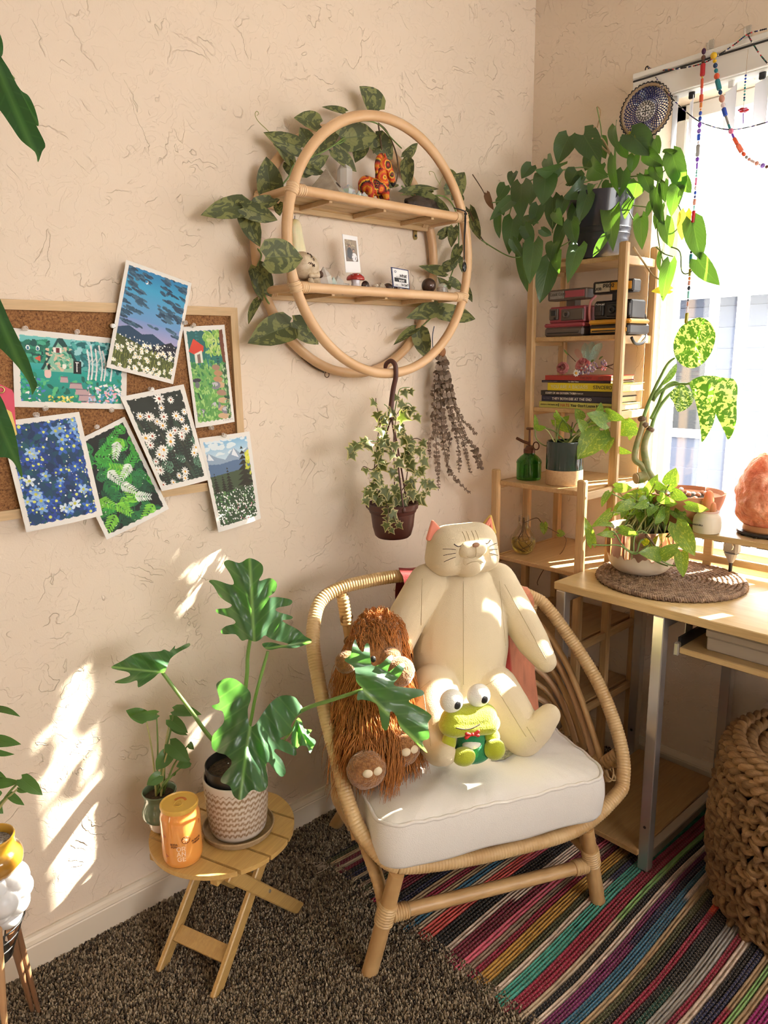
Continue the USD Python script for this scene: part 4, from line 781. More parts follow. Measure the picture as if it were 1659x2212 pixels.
def art_fern():
    A = Art(150, 215, 5); A.a[:] = g(20, 26, 22)
    for c, n in ((g(20, 75, 50), 26), (g(35, 115, 60), 22), (g(60, 160, 55), 16), (g(120, 195, 60), 10)):
        for _ in range(n): A.leafy(A.r.uniform(.05, .95), A.r.uniform(.05, .95), A.r.uniform(.22, .34), A.r.uniform(0, 6.28), c, 7)
    for u, v, a in ((.75, .17, 2.2), (.42, .38, 1.2), (.5, .55, .9), (.78, .42, 2.6), (.6, .72, .5)): A.leafy(u, v, .25, a, g(215, 225, 215), 7)
    A.dabs(60, (0, 0, 1, 1), .006, [g(235, 240, 220)], None, 1); A.border(.06); return A
def art_daisy():
    A = Art(150, 215, 6); A.a[:] = g(38, 44, 38); A.dabs(60, (0, .3, 1, 1), .09, [g(50, 70, 55), g(35, 55, 45), g(60, 62, 50)], 1.3, .3)
    for _ in range(40): u = A.r.random(); A.line([(u, 1), (u + A.r.uniform(-.1, .1), .6), (u + A.r.uniform(-.2, .2), .25)], .005, A.r.choice([g(60, 100, 75), g(80, 115, 90), g(45, 75, 60)]))
    for _ in range(14): A.leafy(A.r.random(), A.r.uniform(.5, 1), .2, A.r.uniform(3.5, 5.9), g(90, 130, 105), 5)
    for _ in range(36): A.flower(A.r.uniform(.03, .97), A.r.choice([A.r.uniform(.05, .5), A.r.uniform(.5, .95)]), A.r.uniform(.05, .085), g(245, 243, 238), A.r.choice([g(225, 165, 50), g(170, 70, 40)]), 10, .3)
    A.dabs(60, (0, 0, 1, 1), .009, [g(240, 240, 235)], None, 1); A.border(.07); return A
def art_mountain():
    A = Art(130, 195, 7); A.grad(g(105, 175, 220), g(200, 220, 230), 0, .26); A.dabs(30, (0, .03, 1, .2), .07, [g(220, 232, 240)], 0, .4)
    A.poly([(0, .22), (.12, .17), (.25, .22), (.42, .26), (.62, .15), (.75, .22), (1, .14), (1, .4), (0, .4)], g(145, 165, 190)); A.poly([(.12, .17), (.2, .25), (.08, .24)], g(225, 230, 238)); A.poly([(.62, .15), (.7, .26), (.56, .22)], g(225, 230, 238))
    A.poly([(0, .28), (.3, .30), (.6, .28), (1, .3), (1, .5), (0, .5)], g(90, 115, 150)); A.poly([(0, .42), (.5, .40), (1, .38), (1, .66), (0, .66)], g(70, 85, 60))
    def pine(u, v0, v1, w, c):
        for k in range(10): q = k / 9; A.poly([(u - w * (.15 + q), v0 + (v1 - v0) * (q + .07)), (u, v0 + (v1 - v0) * q * .9), (u + w * (.15 + q), v0 + (v1 - v0) * (q + .07))], np.array(c) * A.r.uniform(.8, 1.2))
    for u, v0, w in ((.15, .38, .09), (.30, .40, .08), (.42, .34, .10), (.78, .14, .22)): pine(u, v0, .64, w, g(45, 42, 30))
    A.ell(.93, .26, .10, .10, g(225, 225, 90)); A.dabs(30, (.82, .2, 1, .45), .035, [g(200, 205, 70), g(130, 145, 50)])
    A.poly([(0, .6), (1, .58), (1, 1), (0, 1)], g(55, 75, 50)); A.dabs(160, (0, .6, 1, 1), .03, [g(70, 115, 65), g(45, 80, 45), g(100, 140, 85)]); A.dabs(330, (0, .58, 1, 1), .013, [g(250, 250, 248), g(235, 235, 235)], None, .9); A.dabs(16, (.5, .75, 1, .95), .014, [g(235, 160, 180)])
    A.border(.075); return A
PAPER = colmat('painted_paper', 0.6, 0.00025, 900)
PAPERW = plain('watercolour_paper', (0.78, 0.75, 0.71), 0.8)
def sheet(name, corners, art, label, curl=0.0, bow=0.004):
    """corners: (px, py, distance from the wall) for top-left, top-right, bottom-right, bottom-left"""
    P = [at(x, y, 1, -d) for x, y, d in corners]; A = art(); u, v = A.u, A.v
    q = (1 - u)[..., None] * (1 - v)[..., None] * P[0] + u[..., None] * (1 - v)[..., None] * P[1] + u[..., None] * v[..., None] * P[2] + (1 - u)[..., None] * v[..., None] * P[3]
    q[..., 1] -= bow * np.sin(np.pi * u) * (.3 + v) + curl * np.clip(v - .55, 0, 1) ** 2 * 4 - 0.0
    h, w = u.shape; I, J = np.meshgrid(np.arange(h - 1), np.arange(w - 1), indexing='ij'); K = I * w + J
    f = np.concatenate([np.stack([K, K + w, K + w + 1], -1).reshape(-1, 3), np.stack([K, K + w + 1, K + 1], -1).reshape(-1, 3)])
    t = Thing(name, label, 'painting', (P[0] + P[2]) / 2)
    qq = q.reshape(-1, 3); t.part('painted_face', (qq, f), PAPER, smooth=True, col=A.a.reshape(-1, 3))
    s = slice(None, None, 8); qb = q[::8, ::8].reshape(-1, 3) + V(0, .0006, 0); hb, wb = q[::8, ::8].shape[:2]; I, J = np.meshgrid(np.arange(hb - 1), np.arange(wb - 1), indexing='ij'); K = I * wb + J
    t.part('paper_back', (qb, np.concatenate([np.stack([K, K + wb + 1, K + wb], -1).reshape(-1, 3), np.stack([K, K + 1, K + wb + 1], -1).reshape(-1, 3)])), PAPERW, smooth=True)
    return t
sheet('cottage_painting', [(26, 708, .014), (275.5, 734, .014), (272.7, 884, .016), (31, 879, .016)], art_cottage, 'small painting of a teal garden with a gabled cottage and birches on the pinboard')
sheet('path_painting', [(395, 706, .014), (485, 701.5, .014), (507, 911, .020), (423, 924.6, .020)], art_path, 'small painting of a green woodland path with a red roof, on the pinboard')
sheet('fern_painting', [(134.6, 966.5, .014), (269, 900, .014), (365, 1099, .028), (230.7, 1165.8, .034)], art_fern, 'small painting of bright green fern fronds on black, hanging below the pinboard')
sheet('mountain_painting', [(429, 947, .020), (539, 932, .024), (563.6, 1120, .030), (472, 1150, .034)], art_mountain, 'small painting of mountains and pines over white flowers, lowest at the board corner')
sheet('blue_flower_painting', [(-2, 911, .017), (171, 889.6, .017), (222, 1113, .030), (57, 1150, .034)], art_blue, 'small painting crowded with blue and white forget-me-not flowers')
sheet('daisy_painting', [(259.4, 857.4, .021), (396.8, 830, .023), (451, 1036.4, .038), (349.6, 1061, .038)], art_daisy, 'small painting of white daisies on a dark ground, middle of the pinboard')
sheet('night_painting', [(272.7, 561, .024), (414, 611.7, .024), (374, 830, .030), (229.7, 793.5, .030)], art_night, 'small painting of a blue evening sky over a daisy meadow, topping the pinboard')
# ---- clear push pins
PINM = plain('clear_pin_plastic', (0.92, 0.88, 0.84), 0.08, transmission_weight=0.75, ior=1.45)
pins = [(148, 485, .018, 'clear push pin at the left of the cottage painting top edge'), (472, 508, .018, 'clear push pin at the middle of the cottage painting top edge'), (693, 468, .03, 'clear push pin on the left edge of the evening sky painting'),
        (1135, 450, .028, 'clear push pin on the right edge of the evening sky painting'), (1185, 470, .018, 'clear push pin over the top edge of the woodland path painting'), (275, 982, .018, 'clear push pin under the cottage painting, left one'),
        (685, 992, .018, 'clear push pin under the cottage painting, right one'), (215, 1017, .02, 'clear push pin at the top of the blue flower painting'), (593, 1095, .018, 'clear push pin at the top of the fern painting'),
        (923, 858, .024, 'clear push pin at the top of the daisy painting'), (1298, 1097, .022, 'clear push pin below the woodland path painting'), (1380, 1140, .024, 'clear push pin at the top of the mountain painting')]
pin0 = None
for x, y, d, lab in pins:
    c = at(x * .3496, 540 + y * .3496, 1, -d)
    if pin0 is None:
        pin0 = Thing('push_pin', lab, 'push pin', c, group='push pins on the pinboard'); RP = rx(math.pi / 2)
        pin0.part('pin_head', lathe([(0, .0125), (.0042, .0125), (.0050, .0118), (.0050, .0108), (.0030, .0095), (.0026, .006), (.0032, .0035), (.0048, .002), (.0048, 0), (0, 0)], 20, c, RP), PINM, smooth=40)
        pin0.part('pin_needle', tube([c + V(0, .0002, 0), c + V(0, .012, 0)], .0006, 6), METAL)
    else: pin0.copy(lab, c, rx(rnd.uniform(-.2, .2)) @ rz(rnd.uniform(-.2, .2)))
# ---- pink badge hanging on the board at the edge
PINK = plain('pink_felt', (0.72, 0.10, 0.16), 0.8); YEL = plain('yellow_felt', (0.80, 0.62, 0.18), 0.8)
c0 = at(2, 880, 1, -.020)
bg = Thing('pink_pouch', 'pink fabric pouch with a brass eyelet and yellow flap, at the left of the pinboard', 'pouch', c0)
def flat(pp, d, th): 
    P = [at(x, y, 1, -d) for x, y in pp]; poly = [(p[0], p[2]) for p in P]; v, f = prism(poly, 0, th); return np.stack([v[:, 0], -d - v[:, 2], v[:, 1]], 1), f[:, ::-1]
bg.part('pouch_body', flat([(-60, 832), (-4, 829), (24, 842), (28, 850), (33, 930), (-60, 930)], .014, .006), PINK)
bg.part('pouch_flap', flat([(-60, 882), (14, 884), (24, 890), (31, 915), (36, 938), (30, 943), (-60, 943)], .0202, .003), YEL)
e = at(2, 842, 1, -.0215); bg.part('eyelet', tube([e + .006 * V(math.cos(t), 0, math.sin(t)) for t in np.linspace(0, 6.28, 20)[:-1]], .0016, 6, True), plain('brass', (.55, .40, .16), .3, metallic=1.0), smooth=True)
# ================================================================ ROUND WALL SHELF
HC, HYF, HYB, HRR = V(-0.805, 0, 1.618), -0.155, -0.022, 0.309
hs = Thing('hoop_shelf', 'round rattan wall shelf of two hoops and two bars, hung on the left wall', 'shelf', HC)
def hoop(y, a): return V(HC[0] + HRR * math.cos(a), y, HC[2] + HRR * math.sin(a))
for y, r in ((HYF, 0.0125), (HYB, 0.0125)):
    t = np.linspace(0, 2 * np.pi, 121)[:-1]; hs.part('hoop', tube([hoop(y, a) for a in t], r * (1 + .02 * np.sin(t * 7)), 14, closed=True), CANE, smooth=True)
PEG = plain('pale_peel', (0.74, 0.52, 0.31), 0.4)
def hx(z): return math.sqrt(max(0, HRR ** 2 - (z - HC[2]) ** 2))
SHU, SHL = at(820, 440, 1, HYF)[2], at(820, 631, 1, HYF)[2]
for z in (SHU, SHL):
    w = hx(z); x0, x1 = HC[0] - w, HC[0] + w
    for y, r in ((HYF, .0115), (HYB, .0105)): hs.part('shelf_bar', tube([(x0, y, z), (HC[0], y, z), (x1, y, z)], r, 14), CANE if y == HYF else RATTAN, smooth=40)
    for x in (x0, x1): hs.part('side_bar', tube([(x, HYF, z), (x, HYB, z)], .0095, 12), CANE, smooth=40)
    for k in range(3):
        y0 = HYF + .014 + k * .036; hs.part('shelf_slat', bbox(V(x0 + .008, y0, z - .004), V(x1 - .008, y0 + .033, z + .003), .001), FRX)
    for x in (-.30, 0.0, .30): hs.part('cross_support', bbox(V(HC[0] + x * w * 2 - .005, HYF + .006, z - .016), V(HC[0] + x * w * 2 + .005, HYB, z - .0042), .001), FRX)
    hs.part('back_rail', bbox(V(x0 + .01, HYB - .006, z - .020), V(x1 - .01, HYB + .004, z - .004), .001), FRX)
    for sg, x in ((-1, x0), (1, x1)):
        d = unit(V(-sg * 1, 0, 0)); 
        for y in (HYF, HYB):
            p = V(x, y, z)
            hs.part('binding', wrapped([p + d * .012, p + d * .034], .0140, .0058, .2), PEG, smooth=True)
            tg = unit(np.cross(V(0, 1, 0), unit(V(x - HC[0], 0, z - HC[2])))); hs.part('binding', wrapped([p - tg * .012, p + tg * .012], .0158, .0056, .2), PEG, smooth=True)
br = at(898, 503, 1, -.006); hs.part('hanging_bracket', join([bbox(br + V(-.007, 0, -.012), br + V(.007, .003, .014), .001), lathe([(0, 0), (.007, 0), (.007, .003), (0, .003)], 16, br + V(0, .003, -.012), rx(math.pi / 2))]), _mats['brass'])
hs.part('bracket_screw', lathe([(0, .0015), (.003, .001), (.0034, 0)], 12, br + V(0, -.0002, -.008), rx(math.pi / 2)), DARK)

# ---- things on the two bars: X by pixel, standing on z
UZ, LZ = SHU + .0032, SHL + .0032
def onx(px, py, y): return at(px, py, 1, y)[0]
def Zm(x, y): return 420 + x * .3858, 170 + y * .3858
QTZ = plain('clear_quartz', (0.93, 0.89, 0.84), 0.12, transmission_weight=0.5, ior=1.45)
MILK = plain('milky_quartz', (0.88, 0.83, 0.77), 0.22, subsurface_weight=0.5, subsurface_scale=0.01, transmission_weight=.25)
STONE = plain('dark_polished_stone', (0.035, 0.02, 0.017), 0.12, var=.8, vscale=60, c2=(.10, .05, .035))
def crystal(c, axis, r, L, tipL, n=6, seed=0):
    rr = np.random.default_rng(seed); a = np.arange(n) / n * 2 * np.pi + rr.uniform(0, 1); k = r * rr.uniform(.8, 1.15, n)
    ring = lambda s, z: np.stack([k * s * np.cos(a), k * s * np.sin(a), np.full(n, z)], 1)
    m = trimesh.Trimesh(np.vstack([ring(1, 0), ring(.93, L - tipL), [[rr.uniform(-.2, .2) * r, rr.uniform(-.2, .2) * r, L]]])).convex_hull
    return xf(T(m), frame(axis), c)
# upper bar
x = onx(*Zm(755, 640), -.085); p = Thing('stone_pyramid', 'grey-gold resin pyramid with an oval emblem, on the upper bar of the round shelf', 'pyramid', (x, -.085, UZ))
Rp = rz(.55); hb = .052; apex = V(-.004, .006, .075)
p.part('body', xf(T(trimesh.Trimesh(np.array([[-hb, -hb, 0], [hb, -hb, 0], [hb, hb, 0], [-hb, hb, 0], apex])).convex_hull), Rp, (x, -.085, UZ)), plain('smoky_resin', (.30, .25, .20), .15, var=1.0, vscale=22, c2=(.52, .44, .34), detail=6.0))
nf = unit(np.cross(V(2 * hb, 0, 0), apex - V(-hb, -hb, 0))); cf = Rp @ (V(0, -hb, 0) * .52 + apex * .48 + nf * .0005) + V(x, -.085, UZ); Fr = frame(Rp @ nf, Rp @ V(1, 0, 0))
p.part('emblem', join([tube([cf + Fr @ V(.0105 * math.cos(t) * s, .0075 * math.sin(t) * s, .0004) for t in np.linspace(0, 6.28, 25)[:-1]], .0006, 5, True) for s in (1, .62)] + [tube([cf + Fr @ V(a, -.003, .0004), cf + Fr @ V(a + .001, .003, .0004)], .0005, 4) for a in (-.004, 0, .004)]), STONE, smooth=True, label='oval engraved emblem')
c = V(onx(*Zm(840, 590), -.055), -.055, UZ); t = Thing('quartz_tower', 'tall clear quartz tower standing behind the pyramid', 'crystal', c); t.part('crystal_point', crystal(c, (.03, 0, 1), .0215, .118, .028, 6, 3), QTZ); t.part('crystal_base', crystal(c + V(-.004, -.012, 0), (.1, -.1, 1), .021, .055, .015, 6, 4), MILK)
c = V(onx(*Zm(925, 650), -.12), -.12, UZ + .001); t = Thing('crystal_cluster', 'small white crystal cluster at the feet of the beaded horse', 'crystal', c)
for k in range(9): t.part('crystal_point', crystal(c + V(rnd.uniform(-.014, .014), rnd.uniform(-.009, .009), 0), (rnd.uniform(-.5, .5), rnd.uniform(-.5, .3), 1), .0065, .026, .008, 6, k), MILK)
# the beaded horse
hp0 = V(onx(*Zm(1030, 690), -.10), -.10, UZ); SCL = .000458
def hz(px, py, dy=0): return V(hp0[0] + (px - 1010) * SCL * 1.05, hp0[1] + dy, UZ + (690 - py) * SCL)
bh = Thing('beaded_horse', 'horse figurine covered in orange, red and yellow beads, on the upper bar', 'figurine', hp0)
body = hull_chain([[(hz(930, 575, .003), .021), (hz(965, 585), .022), (hz(1015, 580), .020), (hz(1040, 560), .018)], [(hz(1035, 560), .018), (hz(1030, 490), .014), (hz(1045, 445), .0135)], [(hz(1045, 445), .0135), (hz(1070, 455), .0145), (hz(1100, 500), .011), (hz(1118, 535), .0075), (hz(1122, 548), .0065)]] +
                  [[(hz(a, 590, d), .012), (hz(a + o, 640, d), .0072), (hz(a + o2, 686, d), .0062)] for a, o, o2, d in ((930, 5, 25, -.012), (925, 0, 15, .014), (1040, 12, 20, -.010), (1035, 20, 40, .012))], .0032, 6)
vb = body[0]; cols_ = np.zeros((len(vb), 3)); rr = np.full(len(vb), 9.0); PAL = [srgb(*c) for c in ((225, 150, 30), (205, 60, 25), (130, 18, 20), (20, 14, 14), (235, 180, 50), (200, 40, 25), (225, 95, 25))]
for ci, c in enumerate([hz(965, 575, -.02), hz(1060, 460, -.013), hz(1095, 505, -.01), hz(1030, 530, -.014), hz(920, 610, -.01), hz(1045, 625, -.01), hz(1000, 600, -.02), hz(1055, 660, -.006), hz(955, 650, -.01), hz(1000, 560, .02), hz(1040, 480, .014)]):
    d = np.linalg.norm(vb - c, axis=1); m = d < rr; rr[m] = d[m]; cols_[m] = np.array([PAL[(int(q / .0032) + ci) % 7] for q in d[m]])
f1 = np.abs(vb - hz(1120, 545)).sum(1) < .012; cols_[f1] = PAL[3]
BEADM = mat('seed_beads', {'a': ('attribute', {'attribute': 'col'}), 'tc': ('texture_coordinate', {}), 'v': ('voronoi_texture', {'scale': 620.0}), 'm': ('map_range', {'from_min': 0.0, 'from_max': 0.55, 'to_min': 1.0, 'to_max': 0.0}), 'b': ('bump', {'strength': 0.8, 'distance': 0.0007}), 'p': ('principled_bsdf', {'roughness': 0.3})},
            [('a.color', 'p.base_color'), ('tc.object', 'v.vector'), ('v.distance', 'm.value'), ('m.result', 'b.height'), ('b.normal', 'p.normal')])
bh.part('body', body, BEADM, smooth=True, col=cols_)
mane = np.array([hz(1012, 540), hz(1005, 480), hz(1018, 430), hz(1045, 408), hz(1075, 425)]); bh.part('mane', tube(catmull(mane, 6), .0075 * np.sin(np.linspace(.5, 2.7, 25)), 8), BEADM, smooth=True, col=np.array([PAL[(i // 8) % 7] for i in range(25 * 8 + 2)]))
for d in (-.006, .006): bh.part('ear', lathe([(0, 0), (.0032, .002), (.003, .007), (0, .014)], 8, hz(1052, 425, d)), BEADM, smooth=True, col=np.tile(PAL[1], (32, 1)))
fl = hz(965, 575, -.0222)
bh.part('flower_motif', join([ball(fl + V(.0058 * math.cos(a), 0, .0058 * math.sin(a)), (.0022, .0016, .0022), 1) for a in np.arange(6) / 6 * 6.283] + [ball(fl, (.0022, .0016, .0022), 1)]), plain('black_bead', (.02, .02, .02), .3), smooth=True, kind='stuff')
c = V(onx(*Zm(1270, 690), -.09), -.09, UZ); gm = T(trimesh.creation.icosphere(3)); vg = gm[0] * V(.064, .030, .030); vg += unit(V(1, 1, 1)) * 0; vg = vg * (1 + .35 * (meshkit.noise(gm[0] * 3.1, 2)[:, None] - .5)); vg[:, 2] = np.maximum(vg[:, 2] + .018, 0)
single('dark_driftwood', (vg + c, gm[1]), plain('dark_wood_lump', (.028, .017, .012), .6, var=.8, vscale=60, c2=(.07, .045, .03), bump=.002, bscale=120), 'dark brown lump of weathered wood at the right of the upper bar', 'wood', smooth=True)
# lower bar
c = V(onx(*Zm(575, 1150), -.06), -.06, LZ)
pr = [(0, 0), (.021, 0), (.0225, .03), (.020, .07), (.0225, .095), (.019, .125), (.0165, .15), (.009, .163), (0, .166)]
t = Thing('wax_tower', 'tall lumpy cream candle standing behind the skull', 'candle', c); t.part('wax_body', lathe(catmull([(a, b, 0) for a, b in pr], 4)[:, :2], 24, c, None, lambda z, a: 1 + .10 * np.sin(a * 5 + z * 60) * (z > .005) * (z < .15)), plain('cream_wax', (.78, .66, .44), .4, subsurface_weight=.5, subsurface_scale=.02), smooth=True)
t.part('wick', tube([c + V(0, 0, .165), c + V(.001, 0, .174)], .0008, 6), DARK)
# skull, facing right
sk0 = V(onx(*Zm(628, 1145), -.098), -.098, LZ); S_ = .0415
BONE = plain('aged_bone_resin', (.66, .55, .40), .45, var=.9, vscale=45, c2=(.42, .31, .19)); BONED = plain('bone_hollow', (.075, .04, .025), .8)
t = Thing('carved_skull', 'small carved bone-coloured skull with dark line patterns, left on the lower bar', 'skull', sk0)
def sq(x, y, z): return sk0 + V(x, y, z) * S_
cr = hull_chain([[(sq(-.30, 0, 1.30), S_ * .78)], [(sq(-.30, 0, 1.30), S_ * .74), (sq(.10, 0, 1.25), S_ * .70)], [(sq(.25, 0, 1.0), S_ * .50), (sq(.62, 0, .62), S_ * .34)], [(sq(.35, -.32, .55), S_ * .22), (sq(.72, -.12, .35), S_ * .20), (sq(.72, .12, .35), S_ * .20), (sq(.35, .32, .55), S_ * .22)], [(sq(-.1, -.55, .72), S_ * .14), (sq(.45, -.48, .72), S_ * .16), (sq(.62, -.28, .95), S_ * .15)], [(sq(-.1, .55, .72), S_ * .14), (sq(.45, .48, .72), S_ * .16), (sq(.62, .28, .95), S_ * .15)],
                 [(sq(-.02, -.42, .45), S_ * .16), (sq(.20, -.36, .15), S_ * .16), (sq(.72, 0, .12), S_ * .17), (sq(.20, .36, .15), S_ * .16), (sq(-.02, .42, .45), S_ * .16)]], .0032, 6)
t.part('cranium', cr, BONE, smooth=True)
for s in (-1, 1): t.part('eye_socket', ball(sq(.74, s * .36, .82), (S_ * .20, S_ * .20, S_ * .20)), BONED, smooth=True)
t.part('nose_opening', ball(sq(.93, 0, .60), (S_ * .07, S_ * .10, S_ * .15)), BONED, smooth=True)
for k in range(7):
    a = (k - 3) * .32; 
    for z in (.33, .20): t.part('tooth', box(sq(.72 + .19 * math.cos(a), .26 * math.sin(a) * 1.1, z), (S_ * .09, S_ * .11, S_ * .12), .001, rz(a)), BONE)
for k in range(16):
    th, ph = rnd.uniform(-.2, 1.0), rnd.uniform(-1.9, -.7); q = [sq(-.28 + .80 * math.cos(ph + d) * math.cos(th + e), .80 * math.sin(ph + d) * math.cos(th + e), 1.30 + .80 * math.sin(th + e)) for d, e in ((0, 0), (.12, .10), (.22, .02), (.30, .14))]
    t.part('carved_line', tube(catmull(q, 5), .0007, 5), BONED, smooth=True)
c = V(onx(*Zm(770, 1160), -.10), -.10, LZ); t = Thing('quartz_chunk', 'chunk of rough clear quartz points right of the skull', 'crystal', c)
for k, (dx, ax, r, L) in enumerate(((-.016, (-.3, -.1, 1), .022, .056), (.014, (.5, .1, 1), .018, .042), (.026, (.9, -.2, .7), .013, .034), (-.002, (.1, -.4, .9), .015, .035), (-.028, (-.8, .2, .6), .012, .03))): t.part('crystal_point', crystal(c + V(dx, rnd.uniform(-.006, .006), 0.0), ax, r, L, L * .4, 6, k + 20), QTZ if k < 3 else MILK)
# instant photo
def card(name, label, cat, px4, y, parts):
    P = [at(a, b, 1, y) for a, b in px4]; t = Thing(name, label, cat, (P[2] + P[3]) / 2); n = V(0, -1, 0)
    quad = lambda q, o, th: (np.array([x_ + V(0, o, 0) for x_ in q] + [x_ + V(0, o + th, 0) for x_ in q]), np.array([[0, 3, 2], [0, 2, 1], [4, 5, 6], [4, 6, 7], [0, 1, 5], [0, 5, 4], [1, 2, 6], [1, 6, 5], [2, 3, 7], [2, 7, 6], [3, 0, 4], [3, 4, 7]]))
    bil = lambda u, v: (P[0] * (1 - u) + P[1] * u) * (1 - v) + (P[3] * (1 - u) + P[2] * u) * v
    for nm, (u0, v0, u1, v1), o, th, mt, sm in parts: t.part(nm, quad([bil(u0, v0), bil(u1, v0), bil(u1, v1), bil(u0, v1)], o, th), mt)
    return t, bil
INST = plain('instant_film_white', (.80, .79, .80), .35)
t, bil = card('instant_photo', 'white-bordered instant photo standing behind the red mushroom', 'photo', [Zm(828, 870), Zm(912, 885), Zm(932, 1085), Zm(848, 1085)], -.085, [('film_border', (0, 0, 1, 1), 0, .0012, INST, 0)])
A = Art(40, 60, 9); A.a[:] = g(120, 105, 90); A.grad(g(150, 130, 105), g(95, 80, 72)); A.ell(.35, .62, .22, .40, g(22, 20, 22)); A.ell(.34, .27, .10, .10, g(35, 26, 24)); A.ell(.36, .30, .07, .07, g(165, 120, 95)); A.ell(.72, .80, .22, .30, g(215, 215, 218)); A.ell(.68, .47, .10, .10, g(28, 22, 22)); A.ell(.69, .50, .07, .07, g(170, 125, 100)); A.dabs(16, (0, 0, 1, .3), .08, [g(175, 155, 120), g(110, 95, 75)]); A.dabs(14, (0, .7, 1, 1), .06, [g(40, 35, 40), g(70, 60, 62)])
q = np.array([[bil(.10 + .78 * u, .12 + .58 * v) + V(0, -.0004, 0) for u in np.linspace(0, 1, 40)] for v in np.linspace(0, 1, 60)]); I, J = np.meshgrid(np.arange(59), np.arange(39), indexing='ij'); K = I * 40 + J
t.part('photo_image', (q.reshape(-1, 3), np.concatenate([np.stack([K, K + 40, K + 41], -1).reshape(-1, 3), np.stack([K, K + 41, K + 1], -1).reshape(-1, 3)])), colmat('glossy_print', .2), col=A.a.reshape(-1, 3), label='dark picture of two people')
# mushroom
c = V(onx(*Zm(903, 1165), -.115), -.115, LZ); t = Thing('mushroom_ornament', 'small ornament mushroom with a white-dotted red cap and pearly stem', 'ornament', c)
t.part('stalk', lathe(catmull([(0, 0, 0), (.013, 0, 0), (.0135, .006, 0), (.0105, .018, 0), (.0105, .028, 0), (0, .03, 0)], 4)[:, :2], 24, c), plain('pearl_glaze', (.74, .70, .74), .12, coat_weight=.6), smooth=True)
t.part('cap', lathe(catmull([(0, .027, 0), (.020, .026, 0), (.0235, .030, 0), (.020, .037, 0), (.010, .043, 0), (0, .0445, 0)], 4)[:, :2], 28, c), plain('red_glaze', (.42, .025, .025), .1, coat_weight=.5), smooth=True)
for a, r_ in ((-1.9, .018), (-1.2, .020), (-2.6, .019), (-.6, .016), (-1.5, .010), (.4, .014), (2.4, .012)): t.part('cap_dot', ball(c + V(r_ * math.cos(a), r_ * math.sin(a), .0265 + .0175 * math.sqrt(max(0, 1 - (r_ / .0236) ** 2)) + .001), (.0022, .0022, .001), 1), INST, smooth=True)
for nm, lab, cat, px_, py_, rad, yy, mt in (('egg_stone', 'small brown egg-shaped stone right of the mushroom', 'stone', 957, 1172, (.0105, .0105, .0135), -.12, STONE), ('dark_stone_ball', 'dark polished stone ball left of the printed card', 'stone ball', 1083, 1172, (.0145, .0145, .0145), -.09, STONE)):
    c = V(onx(*Zm(px_, py_), yy), yy, LZ + rad[2]); single(nm, ball(c, rad, 3), mt, lab, cat, smooth=True)
c = V(onx(*Zm(1037, 1178), -.12), -.12, LZ); m = T(trimesh.creation.icosphere(2)); m = ((m[0] * (1 + .5 * (meshkit.noise(m[0] * 2.7, 8)[:, None] - .5)) * V(.020, .013, .013) + c + V(0, 0, .0115)), m[1])
single('pyrite_stone', m, plain('rough_pyrite', (.34, .27, .19), .35, var=1.0, vscale=120, c2=(.58, .50, .40), bump=.003, bscale=200, metallic=.3), 'rough grey-gold stone between the egg stone and the dark ball', 'stone')
BLUEF = plain('navy_card_edge', (.03, .035, .12), .4); INK = plain('black_ink', (.012, .012, .014), .6)
t, bil = card('question_card', 'small white card with a navy edge and printed question, on the lower bar', 'card', [Zm(1102, 1054), Zm(1198, 1072), Zm(1205, 1180), Zm(1112, 1166)], -.10, [('card_edge', (0, 0, 1, 1), 0, .0022, BLUEF, 0), ('card_face', (.05, .05, .95, .95), -.0006, .0008, INST, 0), ('word_block', (.12, .50, .82, .70), -.0010, .0006, INK, 0)])
def letters(t, txt, bil, u, v, hgt, mt, o=-.0012, bold=True):
    m = meshkit.text_mesh(txt, 1.0, .02, bold); P = np.array(m.vertices); eu, ev = bil(1, v) - bil(0, v), bil(u, 0) - bil(u, 1); s = hgt * np.linalg.norm(ev)
    v_ = bil(u, v) + P[:, :1] * s * unit(eu) + P[:, 1:2] * s * unit(ev) + V(0, o, 0) - P[:, 2:] * s * V(0, .3, 0); t.part('lettering', (v_, np.array(m.faces)), mt)
letters(t, 'what', bil, .42, .44, .17, INK); letters(t, 'do you', bil, .22, .485, .07, INK, bold=False); letters(t, 'want', bil, .36, .67, .13, INST); letters(t, 'to be?', bil, .50, .88, .13, INK)
t.part('corner_motif', tube([bil(.2 + .05 * math.cos(a), .2 + .045 * math.sin(a)) + V(0, -.001, 0) for a in np.linspace(0, 6.28, 13)[:-1]], .0006, 4, True), BLUEF); letters(t, 'LOS', bil, .16, .90, .06, BLUEF)
for s in (.25, .75): t.part('card_foot', bbox(bil(s, 1) + V(-.005, -.006, -.006), bil(s, 1) + V(.005, .010, .001), .001), STONE)
c = V(onx(*Zm(1312, 1190), -.10), -.10, LZ); t = Thing('brown_sphere', 'dark brown polished sphere on a small ring stand, right on the lower bar', 'stone ball', c); t.part('sphere', ball(c + V(0, 0, .029), (.0205,) * 3, 3), STONE, smooth=True); t.part('ring_stand', lathe([(.010, 0), (.0155, 0), (.0125, .012), (.0095, .011), (.010, 0)], 24, c), STONE, smooth=40)
